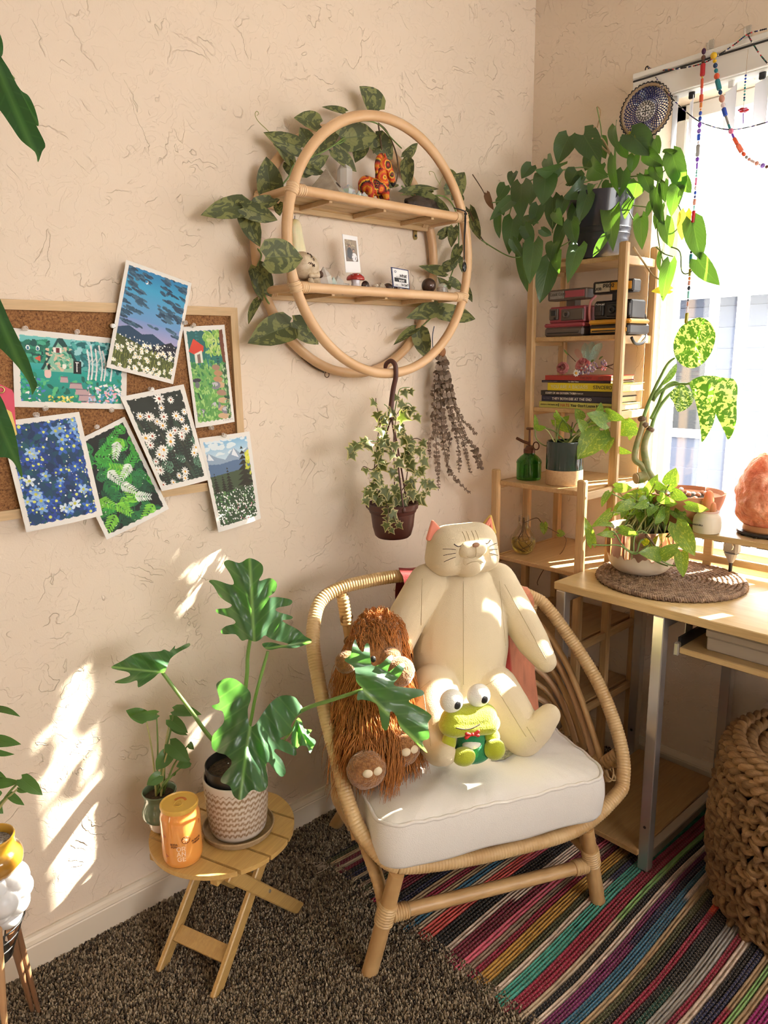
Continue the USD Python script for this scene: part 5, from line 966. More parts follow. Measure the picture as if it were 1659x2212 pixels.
c = V(onx(*Zm(1388, 1192), -.095), -.095, LZ); t = Thing('geode_jar', 'small grey speckled stone jar at the right end of the lower bar', 'jar', c); t.part('jar_body', lathe([(0, 0), (.0145, 0), (.0155, .003), (.0155, .026), (.0135, .0275)], 24, c), plain('speckled_stone', (.33, .29, .25), .3, var=1.0, vscale=110, c2=(.58, .52, .46)), smooth=30); t.part('crystal_top', lathe([(.0135, .027), (.012, .033), (.007, .038), (0, .0395)], 9, c, None, lambda z, a: 1 + .14 * np.sin(a * 4 + z * 300)), MILK)
for k, (px_, py_) in enumerate(((1240, 1180), (1262, 1184))): c = V(onx(*Zm(px_, py_), -.12), -.12, LZ); single('crystal_chip', crystal(c, (.2 - .5 * k, -.1, 1), .006, .012, .004, 6, 60 + k), MILK, ('tiny clear crystal chip just right of the printed card', 'tiny clear crystal chip beside the brown sphere stand')[k], 'crystal')
# pendant
a = at(1003, 462, 1, HYF - .018); b_ = at(1003, 575, 1, HYF - .022); CORD = plain('black_cord', (.012, .011, .011), .7)
t = Thing('cord_necklace', 'black cord necklace with an oval black pendant, looped over the right of the upper bar', 'necklace', b_)
t.part('cord', tube(catmull([a + V(-.036, .006, .012), a + V(-.012, -.002, .008), a + V(.003, -.001, .003), a + V(.002, -.003, -.03), (a + b_) / 2 + V(.001, 0, 0), b_ + V(0, 0, .014)], 6), .0016, 6), CORD, smooth=True); t.part('cord', tube(catmull([a + V(.010, .002, .012), a + V(.0, -.003, .001), a + V(-.002, -.003, -.03), (a + b_) / 2 + V(-.002, -.001, 0), b_ + V(0, 0, .014)], 6), .0014, 6), CORD, smooth=True)
t.part('knot', ball(a + V(.002, -.003, 0), (.005, .004, .004), 1), CORD, smooth=True); t.part('pendant', ball(b_ + V(0, 0, -.002), (.0085, .004, .014), 2), plain('black_glass', (.008, .008, .010), .06), smooth=True); t.part('bail', tube([b_ + V(.004 * math.cos(q), 0, .0125 + .004 * math.sin(q)) for q in np.linspace(0, 6.28, 12)[:-1]], .001, 5, True), METAL, smooth=True)

# ---- artificial pothos garland wound round the hoops
gl = Thing('pothos_garland', 'garland of variegated artificial pothos leaves wound round the hoop shelf', 'garland', HC)
def gz(x, y, d=-.03): return at(*Zm(x, y), 1, d)
def vine(pts): stem(gl, [gz(*p) for p in pts], .0022, .0018, STEMB if len(pts) % 2 else STEMG, 'vine')
vine([(600, 1560, -.008), (480, 1340, -.02), (400, 1230, -.035), (350, 1080, -.035), (375, 990, -.04), (340, 930, -.03), (300, 800, -.03), (285, 720, -.04), (420, 660, -.05), (520, 560, -.06), (560, 480, -.07), (680, 430, -.06), (770, 380, -.06), (850, 320, -.05), (930, 240, -.045), (1030, 255, -.05), (1100, 330, -.05), (1160, 390, -.05)])
vine([(600, 1560, -.008), (660, 1610, -.010), (725, 1645, -.012)])
gl.part('wire_loop', tube([gz(742, 1657, -.013) + .0075 * V(math.cos(q), 0, math.sin(q)) for q in np.linspace(0, 6.28, 16)[:-1]], .0012, 6, True), STEMB, smooth=True)
vine([(1030, 255, -.05), (1040, 330, -.055), (1050, 400, -.06)]); vine([(1030, 250, -.05), (1080, 300, -.045), (1130, 420, -.05), (1140, 520, -.05), (1125, 590, -.05)]); vine([(1160, 600, -.06), (1240, 660, -.07), (1400, 660, -.06), (1470, 760, -.05), (1480, 900, -.04), (1470, 1000, -.04), (1430, 1120, -.05), (1400, 1200, -.04), (1370, 1290, -.04), (1250, 1410, -.035)]); vine([(870, 270, -.045), (910, 240, -.045), (860, 330, -.05), (790, 375, -.06)])
vine([(1540, 740, -.05), (1600, 880, -.03), (1640, 930, -.02)])
def tendril(pts, d):
    stem(gl, [gz(x, y, d) for x, y in pts], .0011, .0007, STEMY, 'tendril', n=5)
tendril([(450, 330), (400, 280), (355, 235), (340, 200), (350, 182), (360, 195), (350, 207)], -.03); tendril([(1380, 600), (1355, 560), (1340, 525), (1315, 520), (1320, 540)], -.04); tendril([(1370, 600), (1385, 560), (1400, 540)], -.04); tendril([(1410, 500), (1415, 480)], -.04)
GL = [(1035, 178, 925, 42, 128, 15, .045), (845, 186, 712, 158, 34, 20, .04), (702, 255, 557, 218, 92, 25, .05), (595, 388, 386, 300, 92, -20, .05), (548, 470, 440, 362, 52, 40, .045), (640, 360, 590, 272, 84, 10, .04), (770, 300, 690, 430, 92, 0, .035), (822, 335, 1024, 318, 150, -10, .05), (1010, 330, 1110, 452, 122, 0, .045), (940, 375, 900, 472, 88, 10, .04), (778, 398, 908, 522, 72, -25, .055),
      (602, 522, 752, 430, 78, 10, .05), (598, 492, 732, 530, 46, 30, .06), (430, 650, 402, 437, 138, 0, .045), (282, 712, 35, 765, 108, 15, .06), (272, 722, 466, 792, 84, 20, .075), (338, 706, 478, 676, 66, -20, .07), (285, 742, 368, 942, 104, 10, .05), (398, 1000, 607, 1003, 168, -10, .18), (352, 1052, 430, 1222, 112, 10, .04), (346, 1092, 384, 1245, 52, 40, .035), (532, 1385, 298, 1482, 168, 10, .05), (552, 1362, 694, 1488, 112, -15, .04), (358, 1240, 302, 1375, 40, 40, .03),
      (1192, 462, 1196, 628, 84, 10, .06), (1128, 588, 1062, 612, 42, 30, .05), (1172, 440, 1250, 360, 52, 35, .05), (1172, 640, 1368, 618, 46, -40, .075), (1240, 655, 1432, 748, 104, 15, .08), (1432, 650, 1512, 524, 128, 10, .045), (1540, 732, 1602, 905, 74, 15, .035), (1452, 832, 1438, 945, 72, 10, .05), (1482, 940, 1438, 1052, 62, 20, .05), (1405, 1082, 1255, 1048, 62, -20, .05), (1372, 1270, 1184, 1340, 120, 0, .06), (1362, 1300, 1572, 1345, 112, -10, .05), (1258, 1408, 1300, 1568, 118, 0, .05), (1236, 1400, 1114, 1492, 52, 30, .045), (1500, 1000, 1522, 1112, 62, 15, .05), (1428, 1130, 1502, 1182, 62, -20, .05), (1522, 1168, 1556, 1252, 42, 20, .045),
      (1395, 1060, 1480, 1020, 70, 10, .04), (1330, 640, 1240, 610, 44, 20, .06), (470, 700, 480, 770, 50, 20, .06), (640, 440, 700, 370, 60, 20, .04), (860, 290, 820, 240, 60, 10, .035), (1370, 880, 1440, 830, 60, 20, .03), (1420, 1180, 1360, 1110, 60, 10, .04), (1060, 330, 1000, 420, 70, 20, .035), (520, 470, 575, 560, 60, 20, .04), (380, 1150, 320, 1060, 50, 20, .03), (1490, 690, 1460, 620, 60, 10, .04), (1460, 560, 1400, 500, 50, 20, .03)]
for i, (bx, by, tx, ty, w, roll, d) in enumerate(GL):
    P0, P1 = gz(bx, by, -d), gz(tx, ty, -d - .012); ww = w * SCL / max(.5, math.cos(math.radians(roll)))
    m, luv = leaf(P0, P1, ww, unit(V(-.55 + .3 * math.sin(i), -.8, .1 + .25 * math.cos(i * 2.1))) * .6 + facing(P0, P1, roll), droop=.07, fold=.2, wave=.02, lobe=.14, seed=(i * .377) % 1, nt=12, ns=9)
    gl.part('leaf', m, G1, smooth=True, luv=luv)

# ---- hanging pot of ivy
pc = at(849, 1136, 1, HYF); px0 = pc[0]; zr = at(849, 1097, 1, HYF - .05)[2]; zbm = at(849, 1172, 1, HYF - .05)[2]; PRr = .0690
POTB = plain('brown_plastic', (.085, .026, .020), .42)
hb_ = Thing('hanging_ivy', 'hanging brown plastic pot of cream-edged ivy, hooked on the bottom of the round shelf', 'potted ivy', (px0, HYF, zbm))
H_ = zr - zbm; hb_.part('pot', lathe([(0, .004), (.036, .004), (.044, .0), (.050, .006), (.0565, .03), (.061, H_ * .72), (.0635, H_ * .74), (.0665, H_ - .016), (.0695, H_ - .014), (PRr + .002, H_), (PRr - .003, H_ + .001), (PRr - .006, H_ - .012), (.040, H_ - .016)], 40, (px0, HYF, zbm)), POTB, smooth=35)
hb_.part('soil', lathe([(0, H_ - .006), (.03, H_ - .008), (PRr - .005, H_ - .014)], 24, (px0, HYF, zbm)), SOIL, smooth=True)
zh = HC[2] - HRR + .0125; hkx = px0
hub = V(hkx, HYF, at(849, 905, 1, HYF)[2])
hk = [hub + V(0, 0, 0), hub + V(-.001, 0, .03), V(hkx + .006, HYF, zh - .055), V(hkx + .0145, HYF, zh - .020), V(hkx + .013, HYF, zh + .008), V(hkx + .001, HYF - .001, zh + .0195), V(hkx - .013, HYF - .003, zh + .012), V(hkx - .0175, HYF - .004, zh - .004)]
hk = [np.array([hkx + (q[0] - hkx) * .25, HYF - (q[0] - hkx) * 1.05, q[2]]) if q[2] > hub[2] + .04 else q for q in hk]
hb_.part('hook', tube(catmull(hk, 8), np.interp(np.arange(57), [0, 20, 50, 56], [.0075, .0065, .0058, .0035]), 12), POTB, smooth=True)
for k in range(3):
    a = 2.3 + k * 2.094; e = V(px0 + PRr * math.cos(a), HYF + PRr * math.sin(a), zr - .008); hb_.part('hanger_arm', tube(catmull([hub + V(0, 0, .004), hub + (e - hub) * .3 + V(.004 * math.cos(a), .004 * math.sin(a), 0), e], 8), .0024, 8), POTB, smooth=True); hb_.part('arm_clip', ball(e, (.006, .006, .009), 1), POTB, smooth=True)
def ivyleaf(c, dirv, nrm, s, seed):
    # five-pointed outline about the stalk end; along y
    O = [(0, -.02), (.22, -.16), (.46, -.10), (.34, .12), (.62, .30), (.30, .40), (.14, .66), (0, 1.0), (-.14, .66), (-.30, .40), (-.62, .30), (-.34, .12), (-.46, -.10), (-.22, -.16)]
    e = unit(dirv); n = unit(nrm - (nrm @ e) * e); sd = np.cross(n, e); P = [np.array([0, .28])] ; v = [(0, .28, .05)] + [(x * .6, y * .62 + .1, .05) for x, y in O] + [(x, y, -.09 * (x * x + (y - .2) ** 2)) for x, y in O]; N = len(O)
    f = [[0, 1 + i, 1 + (i + 1) % N] for i in range(N)] + [[1 + i, 1 + N + i, 1 + N + (i + 1) % N] for i in range(N)] + [[1 + i, 1 + N + (i + 1) % N, 1 + (i + 1) % N] for i in range(N)]
    q = np.array(v) * s; luv = np.array([[0, .3, seed]] + [[.6, .5, seed]] * N + [[1.0, .6, seed]] * N)
    return (c + q[:, :1] * sd + q[:, 1:2] * e + q[:, 2:] * n, np.array(f)[:, ::-1]), luv
def pz(x, y, d): return at(700 + x * .217, 780 + y * .217, 1, HYF + d)
ivs = [[(640, 1420, 0), (560, 1100, -.02), (600, 800, -.01), (640, 500, 0), (600, 430, -.01)], [(700, 1420, -.01), (700, 1100, -.03), (690, 800, -.03), (720, 560, -.02), (760, 480, 0)], [(780, 1420, .01), (830, 1100, .0), (840, 850, .0), (790, 680, .01), (720, 560, .02)], [(560, 1400, 0), (500, 1150, -.01), (520, 900, -.01), (540, 720, 0), (560, 600, 0), (520, 440, 0), (515, 370, .01)], [(860, 1400, 0), (890, 1200, 0), (860, 1000, .01), (850, 800, .01), (760, 650, .01)], [(600, 760, -.01), (520, 800, -.01), (440, 790, -.01), (350, 810, -.01), (300, 850, -.02), (250, 900, -.02)], [(560, 1000, -.02), (480, 1080, -.02), (400, 1050, -.02), (370, 1090, -.02)], [(850, 900, 0), (940, 850, .01), (960, 1000, .01), (1000, 1150, .01), (1010, 1290, .01)], [(840, 790, 0), (920, 770, .01), (985, 800, .01)], [(760, 480, 0), (830, 420, .01), (880, 460, .01), (900, 540, .01)], [(700, 520, 0), (740, 320, .01), (770, 270, .01), (850, 262, .01)], [(620, 1420, -.03), (640, 1500, -.06), (630, 1620, -.07), (660, 1700, -.072)], [(660, 1440, -.03), (690, 1540, -.066), (720, 1620, -.073)], [(540, 1400, .02), (440, 1250, .0), (400, 1320, -.02), (395, 1380, -.02)], [(900, 1400, .02), (960, 1250, .01), (1000, 1200, .01), (1020, 1300, .01)], [(700, 1430, .0), (800, 1250, -.04), (860, 1250, -.045), (840, 1400, -.045)]]
k = 0
for pl in ivs:
    P = catmull([pz(*p) for p in pl], 6); hb_.part('stem', tube(P, np.linspace(.0016, .0011, len(P)), 5), STEMB if k % 2 else STEMG, smooth=True)
    d = np.r_[0, np.cumsum(np.linalg.norm(np.diff(P, axis=0), axis=1))]; s = .022 if len(pl) > 4 else .012
    if pl[0][1] < 1300: s = .008
    while s < d[-1]:
        c = np.array([np.interp(s, d, P[:, i]) for i in range(3)]); dr = unit(V(rnd.uniform(-1, 1), rnd.uniform(-.9, .1), rnd.uniform(-1, .15))); sz = rnd.uniform(.024, .040)
        if s > d[-1] - .02: sz *= .75
        tip_ = c + dr * .008; m, luv = ivyleaf(tip_, dr + V(0, 0, -.35), unit(V(-.45, -.8, .35) + V(rnd.uniform(-.6, .6), rnd.uniform(-.3, .3), rnd.uniform(-.5, .5))), sz, rnd.random())
        lf = hb_.part('leaf', m, G4, smooth=True, luv=luv); s += rnd.uniform(.018, .027); k += 1
hb_.part('tie', tube([hub + V(.0078 * math.cos(q), .0078 * math.sin(q), .012) for q in np.linspace(0, 6.28, 14)[:-1]], .0007, 5, True), INST, smooth=True)

# ---- dried eucalyptus bunch
ez = lambda x, y, d: at(700 + x * .217, 780 + y * .217, 1, d)
eu = Thing('eucalyptus_bunch', 'bunch of dried brown eucalyptus hanging below the right of the round shelf', 'dried plant', ez(1150, 0, -.05))
top = ez(1165, -70, -.055)
eu.part('hanging_string', tube(catmull([at(938, 705, 1, -.03), at(934, 730, 1, -.035), at(938, 762, 1, -.05), top + V(0, 0, .012)], 6), .0016, 6), plain('blue_twine', (.16, .18, .24), .8), smooth=True)
eu.part('tie_knot', ball(top + V(.002, 0, .006), (.014, .012, .016), 2), plain('orange_brown_bark', (.30, .13, .05), .6, bump=.002, bscale=120), smooth=True)
es = [[(1165, -60), (1100, 300), (1110, 700), (1130, 1050), (1140, 1290)], [(1165, -60), (1160, 300), (1170, 620), (1210, 950), (1290, 1150), (1460, 1320)], [(1165, -60), (1220, 330), (1300, 640), (1380, 780), (1420, 950), (1455, 1110)], [(1165, -60), (1260, 300), (1360, 560), (1450, 650), (1520, 740)], [(1165, -60), (1120, 400), (1100, 720), (1040, 800), (1060, 960)], [(1165, -60), (1240, 420), (1310, 700), (1340, 900), (1345, 1110)], [(1165, -60), (1150, 250), (1200, 640), (1250, 800), (1220, 1000), (1260, 1140)], [(1165, -60), (1300, 450), (1400, 740), (1490, 860), (1540, 1000), (1560, 1080)]]
for si, pl in enumerate(es):
    P = catmull([ez(x, y, -.045 - .014 * (si % 3)) if i else top for i, (x, y) in enumerate(pl)], 8); eu.part('stem', tube(P, np.linspace(.0017, .0008, len(P)), 5), STEMB, smooth=True)
    d = np.r_[0, np.cumsum(np.linalg.norm(np.diff(P, axis=0), axis=1))]; s = .012; kk = 0
    while s < d[-1] - .002:
        c = np.array([np.interp(s, d, P[:, i]) for i in range(3)]); a = kk * 1.57 + rnd.uniform(-.4, .4); q = s / d[-1]; sz = .0135 * (1.05 - .55 * q) * rnd.uniform(.8, 1.2)
        if si == 7 and q > .8: sz *= 1.7
        for sg in (0, math.pi):
            sz *= 1.0; dr = unit(V(math.cos(a + sg), math.sin(a + sg) * .7, .1 - .5 * rnd.random())); m, luv = leaf(c + dr * .001, c + dr * sz * 1.25, sz * 1.3, unit(V(-.6 * rnd.random(), -.8, rnd.uniform(-.2, .8))), 'round', .10, .18, nt=6, ns=5, seed=rnd.random()); 
            if sz > .0045: eu.part('leaf', m, GE, smooth=True, luv=luv)
        s += (.0125 if si < 6 else .013) * (1.15 - .3 * q); kk += 1
# ================================================================ ON THE BAMBOO SHELF
def Z4(x, y): return 1040 + x * .3731, 220 + y * .3731
def Z5(x, y): return 1060 + x * .361, 580 + y * .361
def Z6(x, y): return 1060 + x * .217, 980 + y * .217
def Z6b(x, y): return 1060 + x * .361, 980 + y * .361
def Z7(x, y): return 1120 + x * .1929, 480 + y * .1929
def clampd(px, py, d, xm=-.125, ym=-.035):
    return min(d, depth_of(at(px, py, 0, xm)), depth_of(at(px, py, 1, ym)))
NAVYP = plain('dark_navy_glaze', (.020, .021, .034), .28, coat_weight=.3)
tp = V(-.115, -.335, 1.622); ph_ = Thing('heartleaf_philodendron', 'trailing heartleaf philodendron in a dark navy pot on top of the bamboo shelf', 'potted plant', tp)
pr = [(0, 0), (.070, 0), (.076, .003), (.082, .03), (.086, .05), (.0875, .054), (.0865, .058), (.089, .066), (.0905, .070), (.089, .074), (.091, .082), (.0925, .086), (.091, .09), (.095, .14), (.100, .178), (.101, .184), (.095, .185), (.091, .165), (.02, .16)]
ph_.part('pot', lathe(pr, 48, tp), NAVYP, smooth=35); ph_.part('soil', lathe([(0, .170), (.05, .168), (.0915, .164)], 24, tp), SOIL, smooth=True)
PL = [(590, 190, 690, 350, 150, 0), (505, 200, 440, 362, 128, 10), (775, 140, 805, 300, 56, 30), (862, 185, 985, 315, 160, -15), (1005, 215, 1032, 302, 62, 20), (1062, 300, 1140, 285, 56, 20), (1105, 305, 1182, 520, 118, 10), (1168, 450, 1215, 528, 74, 15), (955, 300, 1062, 372, 88, 10), (885, 310, 868, 412, 70, 10), (765, 312, 795, 535, 54, 40), (822, 400, 800, 552, 92, 10), (695, 360, 660, 442, 58, 20),
      (460, 378, 308, 392, 88, -35), (290, 370, 232, 445, 78, 20), (185, 412, 168, 488, 58, 15), (232, 478, 228, 690, 122, 5), (140, 485, 98, 562, 78, 20), (372, 430, 352, 602, 142, 0), (592, 476, 478, 562, 104, -20), (552, 400, 508, 490, 112, 15), (640, 372, 735, 436, 118, 20), (612, 535, 562, 706, 96, 0), (412, 555, 412, 742, 100, 0), (175, 568, 48, 686, 74, 15), (98, 648, 106, 792, 48, 30), (182, 680, 160, 885, 112, 5), (282, 680, 214, 822, 72, 20), (345, 738, 405, 772, 50, 20),
      (302, 815, 278, 1055, 116, 0), (232, 858, 268, 1102, 72, 20), (395, 925, 338, 1166, 126, 0), (562, 838, 498, 1052, 106, 5), (520, 690, 548, 832, 90, 10), (482, 700, 428, 902, 70, 20), (742, 585, 762, 866, 112, 0), (722, 778, 643, 902, 50, 20), (922, 668, 930, 856, 86, 5), (1012, 498, 1062, 725, 68, 30), (1058, 465, 1065, 582, 58, 25), (1135, 488, 1098, 668, 92, 10), (1062, 688, 1102, 848, 90, 10), (1182, 640, 1160, 802, 74, 15), (1222, 690, 1272, 918, 122, 5), (1248, 912, 1380, 1062, 108, 10), (1042, 870, 1040, 992, 28, 50), (1092, 930, 1050, 1158, 84, 10), (1092, 1090, 982, 1098, 46, 20),
      (988, 580, 958, 672, 40, 30), (902, 460, 880, 565, 112, 10), (1042, 600, 1008, 742, 50, 30), (650, 485, 618, 545, 48, 25), (480, 560, 452, 680, 80, 10), (330, 600, 300, 720, 90, 10), (430, 640, 470, 720, 70, 10), (250, 720, 300, 820, 80, 10), (560, 600, 500, 720, 80, 10), (420, 820, 400, 930, 80, 15), (180, 800, 240, 900, 60, 10), (440, 880, 452, 1000, 66, 20), (690, 220, 720, 330, 80, 20), (640, 300, 600, 400, 80, 10), (380, 330, 420, 420, 70, 20), (1000, 370, 1045, 470, 80, 10), (940, 420, 990, 540, 80, 0), (860, 560, 830, 680, 60, 20), (1140, 400, 1110, 490, 60, 20), (800, 230, 850, 330, 70, 20), (930, 230, 960, 300, 60, 20), (740, 470, 700, 520, 60, 20), (520, 480, 560, 420, 70, 20), (300, 480, 280, 600, 90, 0), (110, 560, 130, 660, 60, 10)]
for i, (bx, by, tx, ty, w, roll) in enumerate(PL):
    b, t = Z4(bx, by), Z4(tx, ty); base_d = 2.115 + .05 * math.sin(i * 1.7) - (.05 if i < 60 else -.05)
    d0, d1 = clampd(*b, base_d), clampd(*t, base_d - .03 + .05 * math.sin(i * 2.3))
    mt = G2Y if (bx, by) in ((862, 186), (1092, 1090)) or i in (42, 47) else G2
    pxleaf(ph_, b, t, d0, d1, w * .3731, roll, mt, droop=.10 + .05 * math.sin(i), fold=.18, lobe=.17, wave=.015, seed=(i * .61) % 1, nt=12, ns=9)
b, t = Z4(848, 190), Z4(886, 306); pxleaf(ph_, b, t, 2.03, 2.02, 27, 10, G2Y, lobe=.1, nt=10)
b, t = Z4(30, 528), Z4(72, 628); pxleaf(ph_, b, t, 2.12, 2.12, 15, 20, plain('dry_brown_leaf', (.24, .13, .07), .7), lobe=.1)
def vp4(pts, d=2.10, r=.0021, mt=STEMG, th=ph_): stem(th, [dp(*Z4(*p), clampd(*Z4(*p), d + .02 * math.sin(k * 1.9))) for k, p in enumerate(pts)], r, r * .7, mt, 'vine')
for pts in ([(760, 430), (600, 380), (450, 400), (330, 440), (230, 480), (150, 560), (60, 585)], [(730, 430), (560, 480), (470, 560), (420, 640), (410, 760)], [(700, 450), (620, 600), (560, 720), (520, 800), (430, 850)], [(800, 440), (900, 430), (1000, 420), (1060, 400), (1100, 330)], [(820, 450), (870, 540), (850, 620), (900, 720), (920, 800)], [(850, 440), (960, 500), (1010, 600), (1020, 760), (1040, 880), (1080, 1040)], [(900, 420), (1040, 450), (1120, 560), (1160, 660), (1120, 750), (1040, 752)], [(1100, 840), (1150, 870), (1160, 980), (1200, 992), (1250, 945)], [(780, 400), (740, 300), (700, 220), (690, 140), (668, 30)], [(840, 400), (880, 560), (850, 620), (740, 550), (780, 540), (840, 590), (960, 610)], [(600, 755), (660, 720), (740, 630), (760, 570)], [(0, 800), (60, 840), (150, 890), (210, 900), (280, 880)], [(330, 700), (220, 705), (160, 680), (190, 560), (200, 540)], [(1000, 370), (1025, 440), (1010, 500)], [(930, 660), (880, 700), (910, 750)], [(1010, 840), (1060, 880), (1110, 895)]):
    vp4(pts)
vp4([(745, 300), (690, 250), (650, 140)], 2.05, .003, STEMT); vp4([(745, 300), (700, 215), (640, 212)], 2.05, .0028, STEMT); vp4([(880, 840), (940, 930), (1000, 1010), (1080, 1045)], 2.03, .003, STEMT); vp4([(670, 150), (690, 60), (672, 25)], 2.12, .002, STEMT); vp4([(-52, 420), (0, 500), (20, 540)], 2.14, .0016, STEMB)
# ---- instant cameras, front to -x
def camera(name, label, py0, pxl, pxr, h, cols, kind):
    xf_ = -.178; yl, yr = at(pxl, py0, 0, xf_)[1], at(pxr, py0, 0, xf_)[1]; yc, w = (yl + yr) / 2, abs(yr - yl); z0 = 1.404
    main, low, trim, face, dark_ = cols; t = Thing(name, label, 'camera', (xf_ + .05, yc, z0)); B = lambda a, b, bev=.003: bbox(V(xf_ + a[0], yc + a[1] * w, z0 + a[2] * h), V(xf_ + b[0], yc + b[1] * w, z0 + b[2] * h), bev)
    t.part('base', B((-.012, -.50, 0), (.105, .50, .20), .006), low); t.part('film_door', B((-.015, -.44, .05), (-.011, .44, .125), .001), dark_ if kind == 0 else trim); t.part('film_slot', B((-.0165, -.40, .062), (-.0145, .40, .088), .0005), BLACKP)
    t.part('shoulder', B((-.012, -.52, .20), (.10, .52, .285), .005), trim); t.part('body', B((.004, -.46, .28), (.085, .46, .64), .005), main)
    lp_ = t.part('lens_panel', B((-.002, -.44, .34), (.006, .12, .58), .002), face); c = V(xf_ - .002, yc + (-.03) * w, z0 + .465 * h)
    t.part('lens_ring', lathe([(.005, 0), (.0105, 0), (.0115, .003), (.0095, .008), (.0055, .006), (.005, .002)], 24, c, ry(-math.pi / 2)), dark_, parent=lp_, smooth=30); t.part('lens_glass', lathe([(0, .004), (.0058, .003)], 20, c, ry(-math.pi / 2)), plain('lens_glass', (.01, .01, .015), .04) if 'lens_glass' not in _mats else _mats['lens_glass'], parent=lp_, smooth=True)
    v_ = t.part('viewfinder', B((-.002, .20, .36), (.006, .43, .60), .002), dark_ if kind == 0 else face); t.part('viewfinder_window', B((-.004, .25, .45), (-.001, .38, .56), .001), BLACKP, parent=v_); t.part('sensor_window', B((-.004, .24, .37), (-.001, .30, .42), .0006), BLACKP, parent=v_)
    t.part('flash_post', B((.02, -.14, .62), (.05, .10, .80), .002), dark_); f_ = t.part('flash_bar', B((.0, -.50, .77), (.042, .50, 1.0), .004), face if kind == 0 else main)
    t.part('flash_lens', B((-.002, .06, .80), (.001, .42, .96), .001), plain(f'flash_{name}', (.52, .45, .36) if kind else (.30, .26, .24), .25, var=.6, vscale=300), parent=f_); t.part('flash_badge', B((-.002, -.45, .82), (.001, .04, .96), .0008), cols[2], parent=f_)
    return t, xf_, yc, w, z0, h, f_
PK = plain('dusty_pink_plastic', (.36, .062, .085), .4); GY = plain('warm_grey_plastic', (.115, .085, .070), .45); BK = plain('camera_black', (.016, .014, .016), .38); YO = plain('camera_yellow', (.62, .30, .03), .4)
def ylet(t, txt, y, z, hgt, xx, mt, bold=True, parent=None, flip=False):
    m = meshkit.text_mesh(txt, hgt, .0006, bold); P = np.array(m.vertices); s = -1
    if flip: P[:, :2] = -P[:, :2]
    t.part('lettering', (np.stack([xx - P[:, 2], y - P[:, 0], z + P[:, 1]], 1), np.array(m.faces)), mt, parent)
c1 = camera('pink_camera', 'pink and grey instant camera with raised flash, on the shelf below the philodendron', 715, 1180, 1264, .140, (PK, GY, PK, GY, GY), 0)
ylet(c1[0], 'Cool Cam', c1[2] + .42 * c1[3], c1[4] + .87 * c1[5], .009, c1[1] - .0022, GY, False, c1[6])
strp = plain('pink_strap', (.62, .22, .22), .6); y_ = c1[2] - .53 * c1[3]; c1[0].part('strap', tube(catmull([V(-.13, y_ + .004, 1.52), V(-.165, y_ - .002, 1.50), V(-.17, y_ - .004, 1.46), V(-.15, y_ - .002, 1.425)], 6), .004, 8), strp, smooth=True)
c2 = camera('black_camera', 'black and yellow instant camera with raised flash, right of the pink camera', 715, 1276, 1364, .152, (BK, BK, YO, BK, BK), 1)
ylet(c2[0], 'Polaroid', c2[2] + .40 * c2[3], c2[4] + .555 * c2[5], .0058, c2[1] - .0022, INST, False); ylet(c2[0], 'JOB', c2[2] + .42 * c2[3], c2[4] + .835 * c2[5], .0075, c2[1] - .0024, BK, True, c2[6]); ylet(c2[0], 'PRO2', c2[2] + .23 * c2[3], c2[4] + .875 * c2[5], .010, c2[1] - .0024, BK, True, c2[6])
c2[0].part('camera_back', hull_chain([[(V(-.085, c2[2] - .015, 1.44), .034), (V(-.085, c2[2] - .015, 1.475), .032)]], .008, 6), BK, smooth=True)
c2[0].part('strap', tube(catmull([V(-.10, -.452, 1.49), V(-.055, -.463, 1.46), V(-.05, -.468, 1.41), V(-.09, -.484, 1.382), V(-.14, -.486, 1.378), V(-.16, -.484, 1.395)], 6), .0045, 8), BK, smooth=True)
# ---- books, spines to -x
def book(name, label, z0, th, pxl, pxr, pyy, cov, spine_txt, xx=-.186, depth=.135):
    yl, yr = at(pxl, pyy, 0, xx)[1], at(pxr, pyy, 0, xx)[1]; t = Thing(name, label, 'book', (xx + depth / 2, (yl + yr) / 2, z0))
    t.part('spine', bbox(V(xx, yr, z0), V(xx + .0018, yl, z0 + th), .0008), cov)
    for z in (z0, z0 + th - .0016): t.part('cover_board', bbox(V(xx + .0015, yr, z), V(xx + depth, yl, z + .0016), .0005), cov)
    t.part('page_block', bbox(V(xx + .0018, yr + .003, z0 + .0016), V(xx + depth - .003, yl - .003, z0 + th - .0016)), plain('book_pages', (.62, .54, .42), .9, bump=.001, bscale=900) if 'book_pages' not in _mats else _mats['book_pages'])
    for txt, u, hf, mt, bold in spine_txt: ylet(t, txt, yl + (yr - yl) * u, z0 + th * (.5 - hf / 2 * .95), th * hf, xx - .0001, mt, bold)
    return t
GOLD = plain('pale_gold_foil', (.70, .66, .36), .3); REDI = plain('red_ink', (.45, .05, .03), .5); CREAMI = plain('cream_ink', (.68, .62, .54), .5)
zb = 1.187; H6 = [.0190, .0185, .0150, .0240, .0070, .0145]
zz = [zb + sum(H6[:k]) + .0004 * k for k in range(6)]
book('yellow_green_book', 'pale yellow-green paperback at the bottom of the book stack', zz[0], H6[0], Z7(230, 0)[0], Z7(1120, 0)[0], 872, plain('cover_palegreen', (.50, .46, .10), .4), [('I', .255, .42, INK, True), ('HATE', .285, .50, REDI, False), ('You-Don\'t Leave Me', .42, .40, INK, True), ('JEROLD J. KREISMAN, MD', .02, .20, INK, False), ('UNDERSTANDING', .80, .20, INK, False)])
book('navy_book', 'navy paperback with white capitals on the spine, second from the bottom', zz[1], H6[1], Z7(258, 0)[0], Z7(1065, 0)[0], 858, plain('cover_navy', (.024, .020, .042), .4), [('THEY BOTH DIE AT THE END', .155, .40, CREAMI, True), ('SILVERA', .02, .24, plain('dim_ink', (.16, .13, .14), .5), False)])
